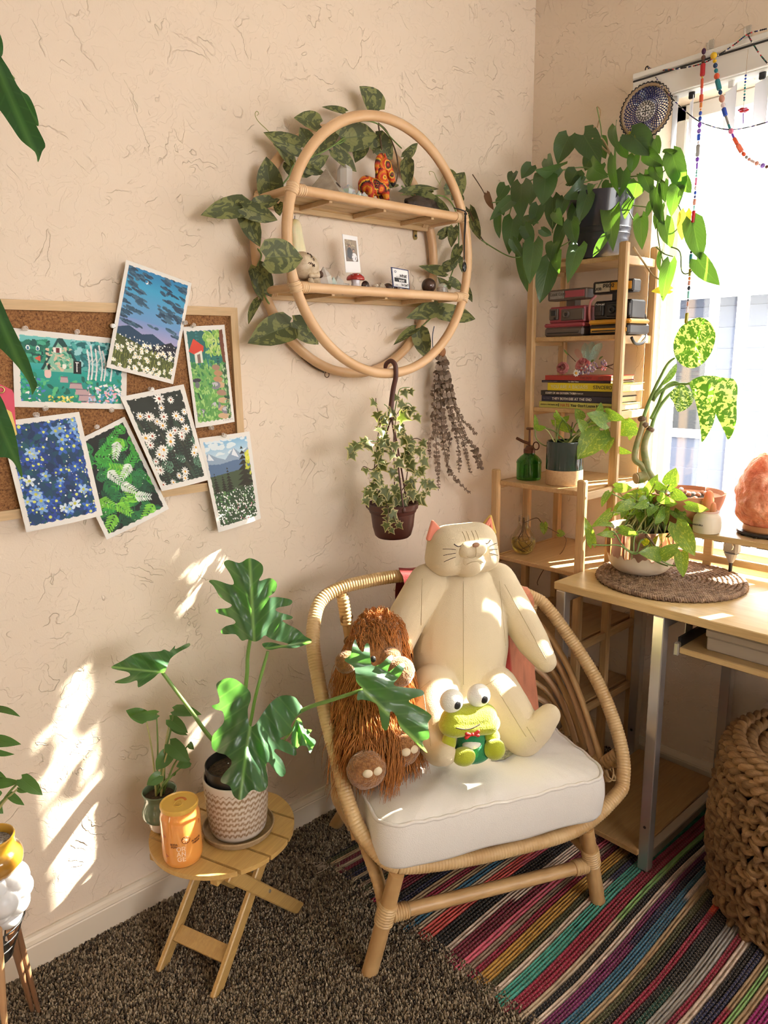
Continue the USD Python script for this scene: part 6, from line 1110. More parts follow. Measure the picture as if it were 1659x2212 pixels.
book('black_book', 'thin black paperback under the bright yellow book', zz[2], H6[2], Z7(250, 0)[0], Z7(1065, 0)[0], 845, plain('cover_black', (.026, .018, .015), .45), [('DIARY OF AN OXYGEN THIEF', .07, .38, CREAMI, True), ('ANONYMOUS', .46, .27, CREAMI, False)])
book('yellow_book', 'thick bright yellow paperback in the middle of the book stack', zz[3], H6[3], Z7(325, 0)[0], Z7(1150, 0)[0], 830, plain('cover_yellow', (.66, .52, .015), .4), [('YOU ARE A BADASS', .05, .42, GOLD, False), ('SINCERO', .64, .42, INK, False)])
book('slim_dark_book', 'very slim dark book just under the red book', zz[4], H6[4], Z7(260, 0)[0], Z7(1035, 0)[0], 816, plain('cover_dusk', (.035, .020, .035), .4), [('ANTOINE DE SAINT-EXUPERY', .03, .36, _mats['dim_ink'], False), ('The Little Prince', .40, .52, CREAMI, False)])
book('red_book', 'red book on top of the stack, under the flowers', zz[5], H6[5], Z7(298, 0)[0], Z7(1040, 0)[0], 808, plain('cover_red', (.36, .030, .020), .4), [('THE BOY', .54, .5, plain('dark_red_ink', (.16, .02, .02), .5), False), ('KO', .82, .55, _mats['dark_red_ink'], False)])
# ---- flowers on the books
ztop = zz[5] + H6[5]
def onb(px, py, x): return at(*Z7(px, py), 0, x)
def rose(name, label, c, R, mts, ax, layers=6):
    t = Thing(name, label, 'flower', c); Fm = frame(ax)
    for k in range(layers):
        q = k / (layers - 1); n_ = 3 + k; rr = R * (.18 + .82 * q)
        for j in range(n_):
            a = 2 * math.pi * (j + .37 * k) / n_; u, v = np.meshgrid(np.linspace(0, 1, 6), np.linspace(-1, 1, 7), indexing='ij'); op = .25 + 1.0 * q ** 1.3; wd = 2.6 / n_ + .35
            r_ = rr * (.35 + .65 * np.sin(u * np.pi * .5 * min(1, .6 + op * .4))) * (1 + .05 * np.sin(v * 5)); ang = a + v * wd * .62 * (.6 + .4 * np.sin(u * 2)); z = R * (1.15 * (1 - q * .75) * u - .55 * q * op * u ** 2 + .1) - R * .10 * v * v * u
            P = np.stack([r_ * np.cos(ang), r_ * np.sin(ang), z], -1).reshape(-1, 3); I, J = np.meshgrid(np.arange(5), np.arange(6), indexing='ij'); K = I * 7 + J
            t.part('petal', xf((P, np.concatenate([np.stack([K, K + 7, K + 8], -1).reshape(-1, 3), np.stack([K, K + 8, K + 1], -1).reshape(-1, 3)])), Fm, c), mts[k % len(mts)], smooth=True)
    return t
RP1 = plain('rose_petal', (.80, .33, .33), .6, subsurface_weight=.2, subsurface_scale=.004); RP2 = plain('rose_petal_deep', (.74, .22, .24), .6)
DP1 = plain('dahlia_petal', (.50, .16, .17), .65); DP2 = plain('dahlia_edge', (.60, .24, .23), .65)
cr_ = onb(705, 1580, -.150); rose('pink_rose', 'pink silk rose lying on the red book', cr_ + V(.01, 0, -.004), .0245, [RP2, RP1], (-.75, -.35, .55))
cd_ = onb(465, 1630, -.175); rose('dusky_dahlia', 'dusky pink round flower at the left end of the red book', cd_ + V(.012, 0, 0), .0195, [DP1, DP2], (-.9, -.3, .25), 8)
lv = Thing('dried_posy', 'small dried posy with lavender, a white daisy, gauze and twigs beside the pink rose', 'dried flowers', onb(760, 1680, -.15))
LAV = plain('lavender_dried', (.33, .25, .36), .8); TWIG = STEMB
for k in range(70):
    u = rnd.random(); p = onb(660 + 210 * u + rnd.gauss(0, 14), 1700 - 95 * u + rnd.gauss(0, 24), -.165 + rnd.uniform(-.01, .02)); lv.part('floret', ball(p, (.0028, .0028, .0036), 1), LAV if k % 4 else INST)
for k in range(26): p = onb(945 + rnd.gauss(0, 22), 1600 + rnd.gauss(0, 24), -.14 + rnd.uniform(-.01, .01)); lv.part('floret', ball(p, (.003, .003, .003), 1), RP1 if k % 2 else LAV)
dc = onb(650, 1690, -.19)
for k in range(9): a = k * .698; lv.part('daisy_petal', leaf(dc, dc + .0115 * V(-.2, math.cos(a), math.sin(a)), .0055, V(-1, -.2, .3), 'round', .05, .05, nt=5, ns=3)[0], INST, smooth=True)
lv.part('daisy_eye', ball(dc + V(-.002, 0, 0), (.003, .0042, .0042), 1), YO, smooth=True)
for pts in ([(870, 1640), (960, 1620), (1060, 1590), (1120, 1580)], [(980, 1620), (1050, 1600), (1080, 1560)], [(1000, 1620), (1080, 1650), (1120, 1610)], [(640, 1560), (560, 1480), (520, 1440)]): stem(lv, [onb(*p, -.15) for p in pts], .0012, .0007, TWIG, 'twig', n=5)
lv.part('leaf', leaf(onb(560, 1490, -.15), onb(508, 1420, -.15), .006, V(-1, 0, .3), 'lance')[0], STEMG, smooth=True); lv.part('leaf', leaf(onb(900, 1540, -.14), onb(950, 1500, -.14), .006, V(-1, 0, .3), 'lance')[0], STEMG, smooth=True); lv.part('leaf', leaf(onb(810, 1570, -.15), onb(850, 1540, -.15), .008, V(-1, 0, .3), 'lance')[0], STEMG, smooth=True)
def gauze(name, c, al): return mat(name, {'p': ('principled_bsdf', {'base_color': c, 'roughness': .8}), 't': ('transparent_bsdf', {}), 'm': ('mix_closure', {'fac': al})}, [('t.BSDF', 'm.closure1'), ('p.BSDF', 'm.closure2')], surface='m.closure')
GA, GB = gauze('mint_gauze', (.35, .62, .55), .5), gauze('peach_gauze', (.75, .25, .20), .35)
for k, (b, t, w, mt) in enumerate((((780, 1560), (740, 1350), 95, GA), ((790, 1560), (830, 1345), 110, GA), ((820, 1560), (930, 1350), 110, GA), ((800, 1560), (880, 1450), 80, GA), ((720, 1540), (640, 1420), 70, GB))):
    P0, P1 = onb(*b, -.13), onb(*t, -.12 + .02 * (k % 2)); m, luv = leaf(P0, P1, w * .1929 / 765, V(-1, -.3, .2), 'round', .12, .4, wave=.10, nt=10, ns=9, seed=k * .3); lv.part('gauze', m, mt, smooth=True)
# ---- green glass mister
gm_ = V(-.275, -.222, .968); mi = Thing('glass_mister', 'green glass plant mister with a brown pump on the middle shelf', 'mister', gm_)
GGL = plain('green_glass', (.10, .42, .05), .04, transmission_weight=.92, ior=1.45); BRZ = plain('dark_bronze', (.14, .06, .035), .3, metallic=.7)
fl_ = lambda z, a: 1 + .018 * np.cos(a * 14) * ((z > .008) & (z < .048))
mi.part('bottle', lathe([(0, .004), (.033, .002), (.037, .001), (.0385, .005), (.0385, .050), (.040, .054), (.037, .062), (.028, .072), (.0175, .080), (.016, .086), (.0125, .086), (.0125, .081), (.024, .071), (.034, .060), (.0355, .053), (.0355, .008), (0, .007)], 56, gm_, None, fl_), GGL, smooth=30)
mi.part('collar', lathe([(0, .084), (.018, .084), (.018, .095), (.013, .099), (.010, .106), (0, .106)], 24, gm_), BRZ, smooth=30); mi.part('pump_rod', tube([gm_ + V(0, 0, .10), gm_ + V(0, 0, .158)], .0035, 10), BRZ, smooth=40); mi.part('pump_button', lathe([(0, .156), (.011, .156), (.0125, .159), (.010, .162), (0, .163)], 20, gm_), BRZ, smooth=30)
mi.part('nozzle', tube([gm_ + V(0, 0, .112), gm_ + V(-.008, .018, .118), gm_ + V(-.014, .040, .128)], .0045, 10), BRZ, smooth=40); mi.part('finger_ring', tube([gm_ + V(.007, -.020 - .011 * math.cos(q), .106 + .012 * math.sin(q)) for q in np.linspace(0, 6.28, 16)[:-1]], .002, 6, True), BRZ, smooth=True); mi.part('dip_tube', tube([gm_ + V(0, 0, .012), gm_ + V(.004, .003, .084)], .002, 6), DARK)
# ---- pothos in the two-tone pot
tc = V(-.275, -.352, .968); tt_ = Thing('two_tone_pothos', 'pothos in a straight pot, dark green glaze over bare clay, on the middle shelf', 'potted plant', tc)
tt_.part('pot_glaze', lathe([(.0545, .046), (.055, .05), (.055, .128), (.0535, .131), (.051, .128), (.051, .112)], 48, tc), plain('dark_green_glaze', (.010, .028, .026), .10, coat_weight=.6), smooth=30, label='dark green glazed upper part'); tt_.part('pot_clay', lathe([(0, 0), (.053, 0), (.0548, .003), (.0548, .0465)], 48, tc), plain('bare_clay', (.56, .37, .20), .85, var=.5, vscale=160, c2=(.42, .26, .13), bump=.0006, bscale=400), smooth=30, label='unglazed clay foot'); tt_.part('soil', lathe([(0, .117), (.051, .113)], 24, tc), SOIL, smooth=True)
TL = [(655, 968, 518, 1142, 165, 0), (668, 852, 752, 738, 82, 10), (690, 860, 805, 905, 62, 20), (770, 955, 902, 986, 92, -15), (790, 900, 880, 935, 56, 25), (695, 925, 572, 866, 92, 20), (540, 905, 505, 838, 66, 20), (385, 905, 512, 985, 62, 20), (388, 862, 425, 905, 36, 30), (735, 1072, 848, 1105, 44, 20), (268, 955, 262, 872, 30, 30), (272, 950, 332, 948, 40, 30), (700, 990, 690, 1110, 90, 10), (620, 930, 690, 900, 70, 20), (560, 960, 520, 900, 60, 20), (750, 800, 770, 850, 40, 20), (430, 910, 470, 880, 40, 20), (640, 880, 660, 800, 50, 20), (840, 1000, 830, 1030, 30, 20)]
tcd = depth_of(tc)
for i, (bx, by, tx, ty, w, roll) in enumerate(TL):
    b, t = Z5(bx, by), Z5(tx, ty); d = tcd - .05 + .04 * math.sin(i * 2.1) + (.02 if bx < 400 else 0); pxleaf(tt_, b, t, d, d - .025, w * .361, roll, G3 if i not in (1, 2, 9) else G3, droop=.1, fold=.16, lobe=.16, wave=.02, seed=(i * .53) % 1, nt=12, ns=9); 
    p0 = tc + V(rnd.uniform(-.025, .025), rnd.uniform(-.025, .025), .115); q = dp(*b, d); stem(tt_, [p0, (p0 + q) / 2 + V(0, 0, .02), q], .0022, .0016, STEMY if i % 2 else STEMG, 'petiole')
stem(tt_, [dp(*Z5(*p), tcd - .0) for p in ((470, 1045), (420, 1058), (330, 1062), (275, 1020), (265, 960))], .0022, .0015, STEMG, 'runner'); stem(tt_, [dp(*Z5(*p), tcd - .0) for p in ((470, 1050), (400, 1020), (400, 940), (440, 920))], .0022, .0015, STEMG, 'runner'); stem(tt_, [dp(*Z5(*p), tcd - .02) for p in ((480, 1040), (480, 980), (490, 920))], .0026, .0018, STEMB, 'runner')
# ---- light-bulb vase
bv = V(-.285, -.215, .727); bu = Thing('bulb_vase', 'light-bulb shaped glass vase with a rooting vine cutting, on the lower shelf', 'vase', bv)
GL_ = mat('clear_thin_glass', {'t': ('transparent_bsdf', {'color': (.985, .98, .96)}), 'g': ('glossy_bsdf', {'roughness': .02}), 'l': ('layer_weight', {'blend': .28}), 'k': ('math', {'math_type': 'multiply', 'value2': .55}), 'm': ('mix_closure', {})}, [('l.fresnel', 'k.value1'), ('k.value', 'm.fac'), ('t.BSDF', 'm.closure1'), ('g.BSDF', 'm.closure2')], surface='m.closure')
bprof = catmull([(0, .001, 0), (.015, .001, 0), (.030, .010, 0), (.0385, .030, 0), (.0385, .048, 0), (.030, .070, 0), (.0195, .088, 0), (.0165, .102, 0), (.0165, .122, 0), (.015, .124, 0)], 4)[:, :2]
bu.part('glass', lathe(bprof, 40, bv), GL_, smooth=True); bu.part('neck_thread', join([tube([bv + V(.0168 * math.cos(q), .0168 * math.sin(q), z) for q in np.linspace(0, 6.28, 24)[:-1]], .0011, 5, True) for z in (.104, .110, .116)]), GL_, smooth=True, kind='stuff')
wp = [(0, .0025)] + [(r * .95, z) for r, z in bprof if .002 < z < .050] + [(0, .0505)]; bu.part('water', lathe(wp, 36, bv), plain('cloudy_water', (.80, .72, .34), .03, transmission_weight=.94, ior=1.2), smooth=30)
for k in range(11):
    a = rnd.uniform(0, 6.28); bu.part('root', tube(catmull([bv + V(.002 * math.cos(a), .002 * math.sin(a), .118), bv + V(.006 * math.cos(a), .006 * math.sin(a), .075), bv + V(.018 * math.cos(a + .5), .018 * math.sin(a + .5), .048), bv + V(.027 * math.cos(a + 1.3), .027 * math.sin(a + 1.3), .028), bv + V(.018 * math.cos(a + 2.5), .018 * math.sin(a + 2.5), .012)], 6), .0008, 5), STEMB, smooth=True)
bd = depth_of(bv) - .02
stem(bu, [bv + V(0, 0, .10)] + [dp(*Z6(*p), bd) for p in ((455, 640), (510, 690), (580, 740), (660, 785), (735, 825), (752, 880), (700, 990), (560, 1110), (470, 1260), (470, 1310))], .0016, .0010, STEMB, 'vine')
for b, t, w in (((568, 735), (520, 805), 70), ((665, 800), (745, 785), 0), ((650, 790), (690, 850), 0)):
    if w: pxleaf(bu, Z6(528, 690), Z6(530, 808), bd - .01, bd - .01, 78 * .217, 0, G3, lobe=.15)
pxleaf(bu, Z6(668, 790), Z6(742, 800), bd, bd, 16, 0, G3, lobe=.2)
# ================================================================ ON THE DESK
MATC, MATR = V(-.275, -.700, DKZ), .192
SEAG = plain('seagrass_braid', (.36, .24, .155), .7, var=1.0, vscale=60, c2=(.16, .09, .055), bump=.0012, bscale=260)
mt_ = Thing('woven_mat', 'round brown braided seagrass mat on the desk', 'placemat', MATC)
for k in range(15):
    rr = MATR - .0125 * k - .006
    if rr < .008: break
    m = max(5, int(2 * math.pi * rr / .017))
    for s in (0, 1, 2):
        n_ = m * 7; t = np.linspace(0, 2 * np.pi, n_ + 1)[:-1]; ph = t * m / 1.0 + s * 2.094
        mt_.part('braid_strand', tube(np.stack([MATC[0] + (rr + .0058 * np.sin(ph)) * np.cos(t), MATC[1] + (rr + .0058 * np.sin(ph)) * np.sin(t), DKZ + .006 + .0036 * np.sin(2 * ph + 1) + .0008 * np.sin(t * 5)], -1), .0042, 5, closed=True), SEAG, smooth=True)
pz0 = V(-.275, -.612, DKZ + .0105); pp_ = Thing('pot_pothos', 'bushy golden pothos in a cream pot with a dripping mirror-copper band, on the woven mat', 'potted plant', pz0)
PCREAM = plain('cream_stoneware', (.66, .55, .41), .5); COP = plain('mirror_copper', (.86, .56, .42), .07, metallic=1.0)
bodyp = catmull([(0, 0, 0), (.050, 0, 0), (.066, .004, 0), (.083, .022, 0), (.0905, .050, 0), (.0915, .062, 0)], 4)[:, :2]
pp_.part('pot_body', lathe(list(bodyp) + [(.0918, .07), (.0915, .125), (.0895, .1265), (.087, .123), (.086, .10)], 60, pz0), PCREAM, smooth=35)
a_ = np.linspace(0, 2 * np.pi, 241)[:-1]; dr_ = .052 + .004 * np.sin(a_ * 17) + .003 * np.sin(a_ * 31 + 1); rows_ = 6
cb_v = np.array([[pz0[0] + (.0922 + .0003 * (u < .98)) * math.cos(a), pz0[1] + .0925 * math.sin(a), pz0[2] + d + (.1268 - d) * u] for u in np.linspace(0, 1, rows_) for a, d in zip(a_, dr_)])
I, J = np.meshgrid(np.arange(rows_ - 1), np.arange(240), indexing='ij'); A_ = I * 240 + J; B_ = I * 240 + (J + 1) % 240
pp_.part('copper_band', (cb_v, np.concatenate([np.stack([A_, B_, B_ + 240], -1).reshape(-1, 3), np.stack([A_, B_ + 240, A_ + 240], -1).reshape(-1, 3)])), COP, smooth=True, label='mirror copper band with a dripping edge')
pp_.part('soil', lathe([(0, .112), (.05, .110), (.0875, .106)], 30, pz0), SOIL, smooth=True)
pd = depth_of(pz0 + V(0, 0, .12))
L6 = [(1068, 185, 1108, 84, 92, 0), (932, 222, 1000, 122, 58, 20), (742, 200, 848, 205, 62, 10), (712, 232, 664, 322, 44, 30), (1170, 305, 1310, 336, 58, 15), (1088, 338, 1218, 424, 52, 15), (1108, 418, 1222, 612, 122, 0), (1140, 588, 1152, 740, 82, 5), (1012, 605, 882, 592, 92, 10), (1020, 615, 1128, 540, 82, 0), (606, 545, 562, 378, 58, 10), (716, 346, 598, 442, 58, -20), (720, 425, 626, 432, 32, 25), (730, 490, 630, 486, 42, 25), (775, 450, 888, 482, 58, 15), (1142, 440, 1232, 465, 58, 20), (690, 470, 700, 440, 40, 10), (985, 180, 1060, 210, 50, 30), (1090, 230, 1180, 270, 70, 20), (1010, 250, 1075, 300, 60, 20)]
nfix = len(L6)
for k in range(64):
    a = rnd.uniform(0, 6.28); q = rnd.uniform(.2, 1); bx, by = 985 + 215 * q * math.cos(a), 285 + 85 * q * math.sin(a); L = rnd.uniform(60, 115); b2 = a + rnd.uniform(-.9, .9); L6.append((bx, by, bx + L * math.cos(b2), by + L * (.55 * math.sin(b2) + .45), rnd.uniform(40, 66), rnd.uniform(-40, 40)))
for i, (bx, by, tx, ty, w, roll) in enumerate(L6):
    b, t = Z6b(bx, by), Z6b(tx, ty); d = pd + (-.07 + .05 * math.sin(i * 1.3) if i < nfix else rnd.uniform(-.09, .08)); d = min(d, depth_of(at(*b, 0, -.13)))
    if 6 <= i <= 9: d = pd - .115
    pxleaf(pp_, b, t, d, d - .02, w * .361, roll, G3, droop=.12, fold=.18, lobe=.14, wave=.02, seed=(i * .47) % 1, nt=10, ns=7)
    q = dp(*b, d)
    if i >= nfix or i in (0, 1, 2, 3, 11, 13, 14, 17, 18): r_ = rnd.uniform(.01, .07); a = rnd.uniform(0, 6.28); p0 = pz0 + V(r_ * math.cos(a), r_ * math.sin(a), .109); stem(pp_, [p0, p0 * .55 + q * .45 + V(0, 0, .018), q], .0022, .0015, STEMY if i % 3 else STEMG, 'petiole', sub=5)
for pts in (((980, 500), (930, 560), (860, 600), (770, 550), (680, 548), (606, 545)), ((990, 500), (900, 520), (870, 590), (800, 560), (740, 470), (700, 470)), ((1010, 500), (960, 520), (985, 600), (1040, 650), (1100, 670), (1140, 640), (1150, 590)), ((960, 500), (900, 460), (860, 500), (855, 590)), ((900, 590), (1000, 650), (1060, 672)), ((1060, 500), (1100, 470), (1108, 420)), ((880, 490), (800, 470), (740, 485))):
    stem(pp_, [dp(*Z6b(*p), pd - .085 - .03 * (k > 1)) for k, p in enumerate(pts)], .0026, .0018, STEMG, 'runner')
stem(pp_, [dp(*Z6b(*p), pd - .10) for p in ((930, 490), (960, 520), (985, 555))], .004, .002, STEMB, 'aerial_root')
# ---- dieffenbachia in a terracotta bowl on the riser
tb = V(-.168, at(1478, 1100, 0, -.168)[1], .8812); db_ = Thing('dieffenbachia', 'tall dumb cane with cream-splashed leaves in a shallow terracotta bowl on the riser', 'potted plant', tb)
TERRA = plain('terracotta', (.50, .20, .105), .8, var=.6, vscale=18, c2=(.58, .30, .19)); 
db_.part('bowl', lathe([(0, 0), (.058, 0), (.066, .012), (.070, .03), (.088, .034), (.098, .062), (.103, .082), (.104, .090), (.099, .091), (.095, .080), (.02, .074)], 48, tb), TERRA, smooth=30); db_.part('soil', lathe([(0, .080), (.0955, .077)], 24, tb), SOIL, smooth=True)
for k in range(24): a, r_ = rnd.uniform(0, 6.28), .085 * math.sqrt(rnd.random()); db_.part('pebble', ball(tb + V(r_ * math.cos(a), r_ * math.sin(a), .082), (.008, .007, .006), 1), TERRA if k % 2 else INST, smooth=True)
dd = depth_of(tb) + .0
def zs(pts, d=0.0): return [dp(*Z5(*p), min(dd + d, depth_of(at(*Z5(*p), 0, -.12)))) for p in pts]
CANEG = plain('cane_green', (.17, .22, .07), .45, var=1.0, vscale=40, c2=(.32, .27, .13)); 
stem(db_, [tb + V(-.03, .03, .07)] + zs([(950, 1230), (930, 1160), (918, 1070), (935, 1000), (962, 950)]), .0115, .0085, CANEG, 'cane', n=12); stem(db_, [tb + V(-.035, .045, .07)] + zs([(925, 1215), (900, 1175), (862, 1140), (872, 1060), (900, 970), (915, 890)]), .0085, .0080, CANEG, 'cane', n=12)
stem(db_, zs([(930, 1235), (905, 1250), (878, 1255)], -.02), .0150, .0155, CANEG, 'cane_stump', n=14); p = zs([(868, 1257)], -.025)[0]; db_.part('cut_end', ball(p, (.005, .014, .015), 2, frame(p - zs([(905, 1250)], -.02)[0])[:, [2, 0, 1]]), STEMT, smooth=True)
for pts in ([(962, 950), (985, 880), (1030, 800), (1110, 720), (1195, 685), (1290, 670)], [(915, 890), (950, 790), (1010, 660), (1060, 570), (1102, 535)], [(970, 790), (1010, 740), (1080, 700), (1150, 690), (1198, 692)], [(960, 900), (1000, 820), (1040, 720), (1090, 680), (1130, 690)], [(975, 770), (1020, 700), (1060, 640)]): stem(db_, zs(pts), .0055, .0030, plain('petiole_green', (.16, .27, .06), .4) if 'petiole_green' not in _mats else _mats['petiole_green'], 'petiole', n=9)
for x, y in ((905, 900), (955, 965), (920, 935)): db_.part('old_sheath', ball(zs([(x, y)])[0], (.012, .012, .009), 1), STEMB)
def zo(pts): return [Z5(*p) for p in pts]
def dl(px, py): return min(dd - .02, depth_of(at(px, py, 0, -.125)))
for k, (o, b, t, bl_, sl) in enumerate((([(1128, 362), (1160, 330), (1205, 304), (1255, 293), (1305, 315), (1340, 370), (1345, 420), (1322, 500), (1280, 560), (1215, 596), (1150, 582), (1105, 532), (1092, 470), (1100, 420)], (1100, 535), (1346, 385), .02, 0),
                                        ([(1190, 686), (1240, 650), (1310, 640), (1400, 655), (1455, 662), (1478, 715), (1472, 800), (1472, 900), (1452, 980), (1420, 1026), (1402, 985), (1360, 900), (1310, 800), (1255, 725)], (1195, 680), (1420, 1026), .035, .02),
                                        ([(1192, 690), (1260, 690), (1310, 740), (1342, 820), (1340, 900), (1312, 970), (1264, 1042), (1258, 990), (1246, 900), (1226, 800), (1204, 735)], (1195, 690), (1264, 1042), .03, -.03), ([(1072, 765), (1100, 712), (1150, 695), (1190, 725), (1222, 765), (1186, 830), (1120, 858), (1096, 805)], (1130, 688), (1135, 858), .015, .03))):
    m, luv = outline_leaf(zo(o), Z5(*b), Z5(*t), lambda x, y, sl=sl: dl(x, y) + sl * -1 - .01 * k, bl_, 260, .002, k + 1); db_.part('leaf', m, G6, smooth=True, luv=luv)
pxleaf(db_, Z5(1030, 695), Z5(1112, 568), dd - .02, dd - .02, 40 * .361, 20, G6, shape='lance', fold=.5)
# ---- white jar with a little peach cactus in it
jy = at(1520, 1140, 0, -.232)[1] - .008; jc = V(-.232, jy, .8812); jr = Thing('cactus_jar', 'small cream jar with a label, holding a peach-coloured cactus, on the riser edge', 'jar', jc)
jr.part('jar_body', lathe(catmull([(0, 0, 0), (.028, 0, 0), (.034, .006, 0), (.0355, .025, 0), (.033, .042, 0), (.0265, .050, 0), (.026, .056, 0), (.023, .056, 0), (.0, .053, 0)], 4)[:, :2], 36, jc), plain('cream_jar', (.70, .63, .50), .4), smooth=True)
jr.part('jar_rim', lathe([(.0225, .055), (.0275, .055), (.0278, .059), (.0225, .0595)], 30, jc), plain('rose_rim', (.62, .42, .36), .4), smooth=30)
CAC = plain('peach_cactus', (.74, .30, .15), .55, subsurface_weight=.3, subsurface_scale=.01)
for dx, dy, h_, r_ in ((0, 0, .062, .0135), (.002, .021, .038, .0085), (-.002, -.019, .032, .0085), (-.003, -.024, .022, .006)): jr.part('cactus_lobe', lathe(catmull([(0, .050, 0), (r_ * .7, .052, 0), (r_, .052 + h_ * .5, 0), (r_ * .7, .052 + h_ * .88, 0), (0, .052 + h_, 0)], 5)[:, :2], 18, jc + V(dx, dy * .7, 0), rx(-dy * 14 * .6) if 0 else None, lambda z, a: 1 + .05 * np.cos(a * 8)), CAC, smooth=True)
lb = jc + V(-.0345, .006, .020); jr.part('paper_label', grid(3, 9, lambda u, w: (jc[0] - .0362 * np.cos((w - .5) * .9 + .25), jc[1] + .0362 * np.sin((w - .5) * .9 + .25), jc[2] + .017 + .017 * u)), plain('label_paper', (.72, .66, .56), .7), smooth=True)
ylet(jr, 'FAB ENDROS J', jc[1] - .005, jc[2] + .027, .0042, jc[0] - .0372, INK, False, None, True)
# ---- salt lamp
sy = at(1652, 1150, 0, -.150)[1]; sc = V(-.150, sy, .8812); sl_ = Thing('salt_lamp', 'rough orange-pink salt lamp on a black and wooden base, right of the riser', 'lamp', sc)
SALT = mat('salt_crystal', {'tc': ('texture_coordinate', {}), 'n': ('noise_texture', {'scale': 16.0, 'detail': 6.0, 'roughness': .7}), 'r': ('rgb_ramp', {'ramp': [(.30, (.40, .11, .055)), (.44, (.62, .25, .14)), (.56, (.72, .38, .25)), (.68, (.82, .60, .47))]}), 'v': ('noise_texture', {'scale': 60.0, 'detail': 4.0}), 'b': ('bump', {'strength': 1.0, 'distance': .009}), 'p': ('principled_bsdf', {'roughness': .42, 'subsurface_weight': .15, 'subsurface_scale': .02, 'subsurface_radius': (1.0, .45, .25)})},
           [('tc.object', 'n.vector'), ('n.fac', 'r.fac'), ('r.color', 'p.base_color'), ('tc.object', 'v.vector'), ('v.fac', 'b.height'), ('b.normal', 'p.normal')])
m = T(trimesh.creation.icosphere(5)); n0 = m[0]; rad = 1 + .34 * (meshkit.fbm(n0 * 1.6 + 3, 3, 4) - .5)[:, None] + .12 * (np.abs(meshkit.noise(n0 * 4 + 9, 6) - .5))[:, None]
vs = n0 * rad * V(.068, .076, .104); zq = vs[:, 2] / .104; vs[:, :2] *= (1.02 - .26 * np.clip(zq, -1, 1))[:, None]; vs[:, 2] = np.maximum(vs[:, 2], -.088)
sl_.part('salt_rock', (vs + sc + V(0, 0, .088 + .026), m[1]), SALT, smooth=True); sl_.part('wood_base', lathe([(0, .010), (.052, .010), (.054, .014), (.053, .027), (0, .027)], 36, sc), plain('lamp_wood', (.48, .22, .09), .4), smooth=30)
sl_.part('black_plate', lathe([(0, .003), (.066, .003), (.068, .006), (.066, .0105), (0, .0105)], 36, sc), BLACKP, smooth=30)
for k in range(10): a = k * .628; sl_.part('plate_foot', bbox(sc + V(.060 * math.cos(a) - .005, .060 * math.sin(a) - .005, 0), sc + V(.060 * math.cos(a) + .005, .060 * math.sin(a) + .005, .005), .001), BLACKP)
# ================================================================ ON THE CHAIR (modelled in the chair's own axes: a across, b to the back, z up)
RCH = np.stack([E1, E2, V(0, 0, 1)], 1)
def cw(m): return m[0] @ RCH.T + CO, m[1]
def cl(px, py, b): q = atn(px, py, CO + b * E2, E2) - CO; return V(q @ E1, b, q[2])
def cline(t, pts, r, mt, name, parent=None): return t.part(name, tube(catmull([CO + RCH @ p for p in pts], 5), r, 6), mt, parent, smooth=True)
# ---- striped blanket over the chair back
stripes = [((.30, .025, .025), .14), ((.42, .05, .035), .12), ((.30, .025, .025), .22), ((.02, .015, .015), .05), ((.62, .52, .42), .05), ((.02, .015, .015), .05), ((.48, .05, .035), .08), ((.62, .24, .14), .16)]
rp = np.array([p for p in rimp if p[1] > .30]); rp = rp[np.argsort(rp[:, 0])]
def rimat(a): return np.interp(a, rp[:, 0], rp[:, 1]), np.interp(a, rp[:, 0], rp[:, 2])
na, ns = 60, 44; ga = np.linspace(-.075, .275, na); pts = np.zeros((na, ns, 3)); colr = np.zeros((na, ns, 3)); cum = np.cumsum([w for _, w in stripes])
for i, a in enumerate(ga):
    b, z = rimat(a); path = [(b - .085, z - .44), (b - .065, z - .30), (b - .042, z - .16), (b - .027, z - .05), (b - .022, z), (b - .010, z + .020), (b + .008, z + .021), (b + .021, z + .002), (b + .026, z - .06), (b + .024, z - .16), (b + .020, z - .24)]
    P = catmull([(p, q, 0) for p, q in path], 6)[:, :2]; P = P[np.linspace(0, len(P) - 1, ns).astype(int)]
    wv = .006 * np.sin(a * 60 + np.arange(ns) * .12); pts[i] = np.column_stack([np.full(ns, a) + .004 * np.sin(np.arange(ns) * .5), P[:, 0] + wv * (np.arange(ns) > 24), P[:, 1] + .004 * np.sin(a * 45)])
    s = (a - ga[0]) / (ga[-1] - ga[0]); k = int(np.searchsorted(cum / cum[-1], s)); colr[i] = np.array(stripes[min(k, 7)][0])
colr *= (.75 + .5 * meshkit.noise(pts * 160, 4))[..., None]
I, J = np.meshgrid(np.arange(na - 1), np.arange(ns - 1), indexing='ij'); K = I * ns + J; fB = np.concatenate([np.stack([K, K + ns, K + ns + 1], -1).reshape(-1, 3), np.stack([K, K + ns + 1, K + 1], -1).reshape(-1, 3)])
bk = Thing('striped_blanket', 'red striped woven blanket draped over the back of the rattan chair', 'blanket', ch(.14, .5, .3)); bk.part('cloth', cw((pts.reshape(-1, 3), fB)), colmat('woven_wool', .95, .0008, 500, sheen_weight=.3), smooth=True, col=colr.reshape(-1, 3))
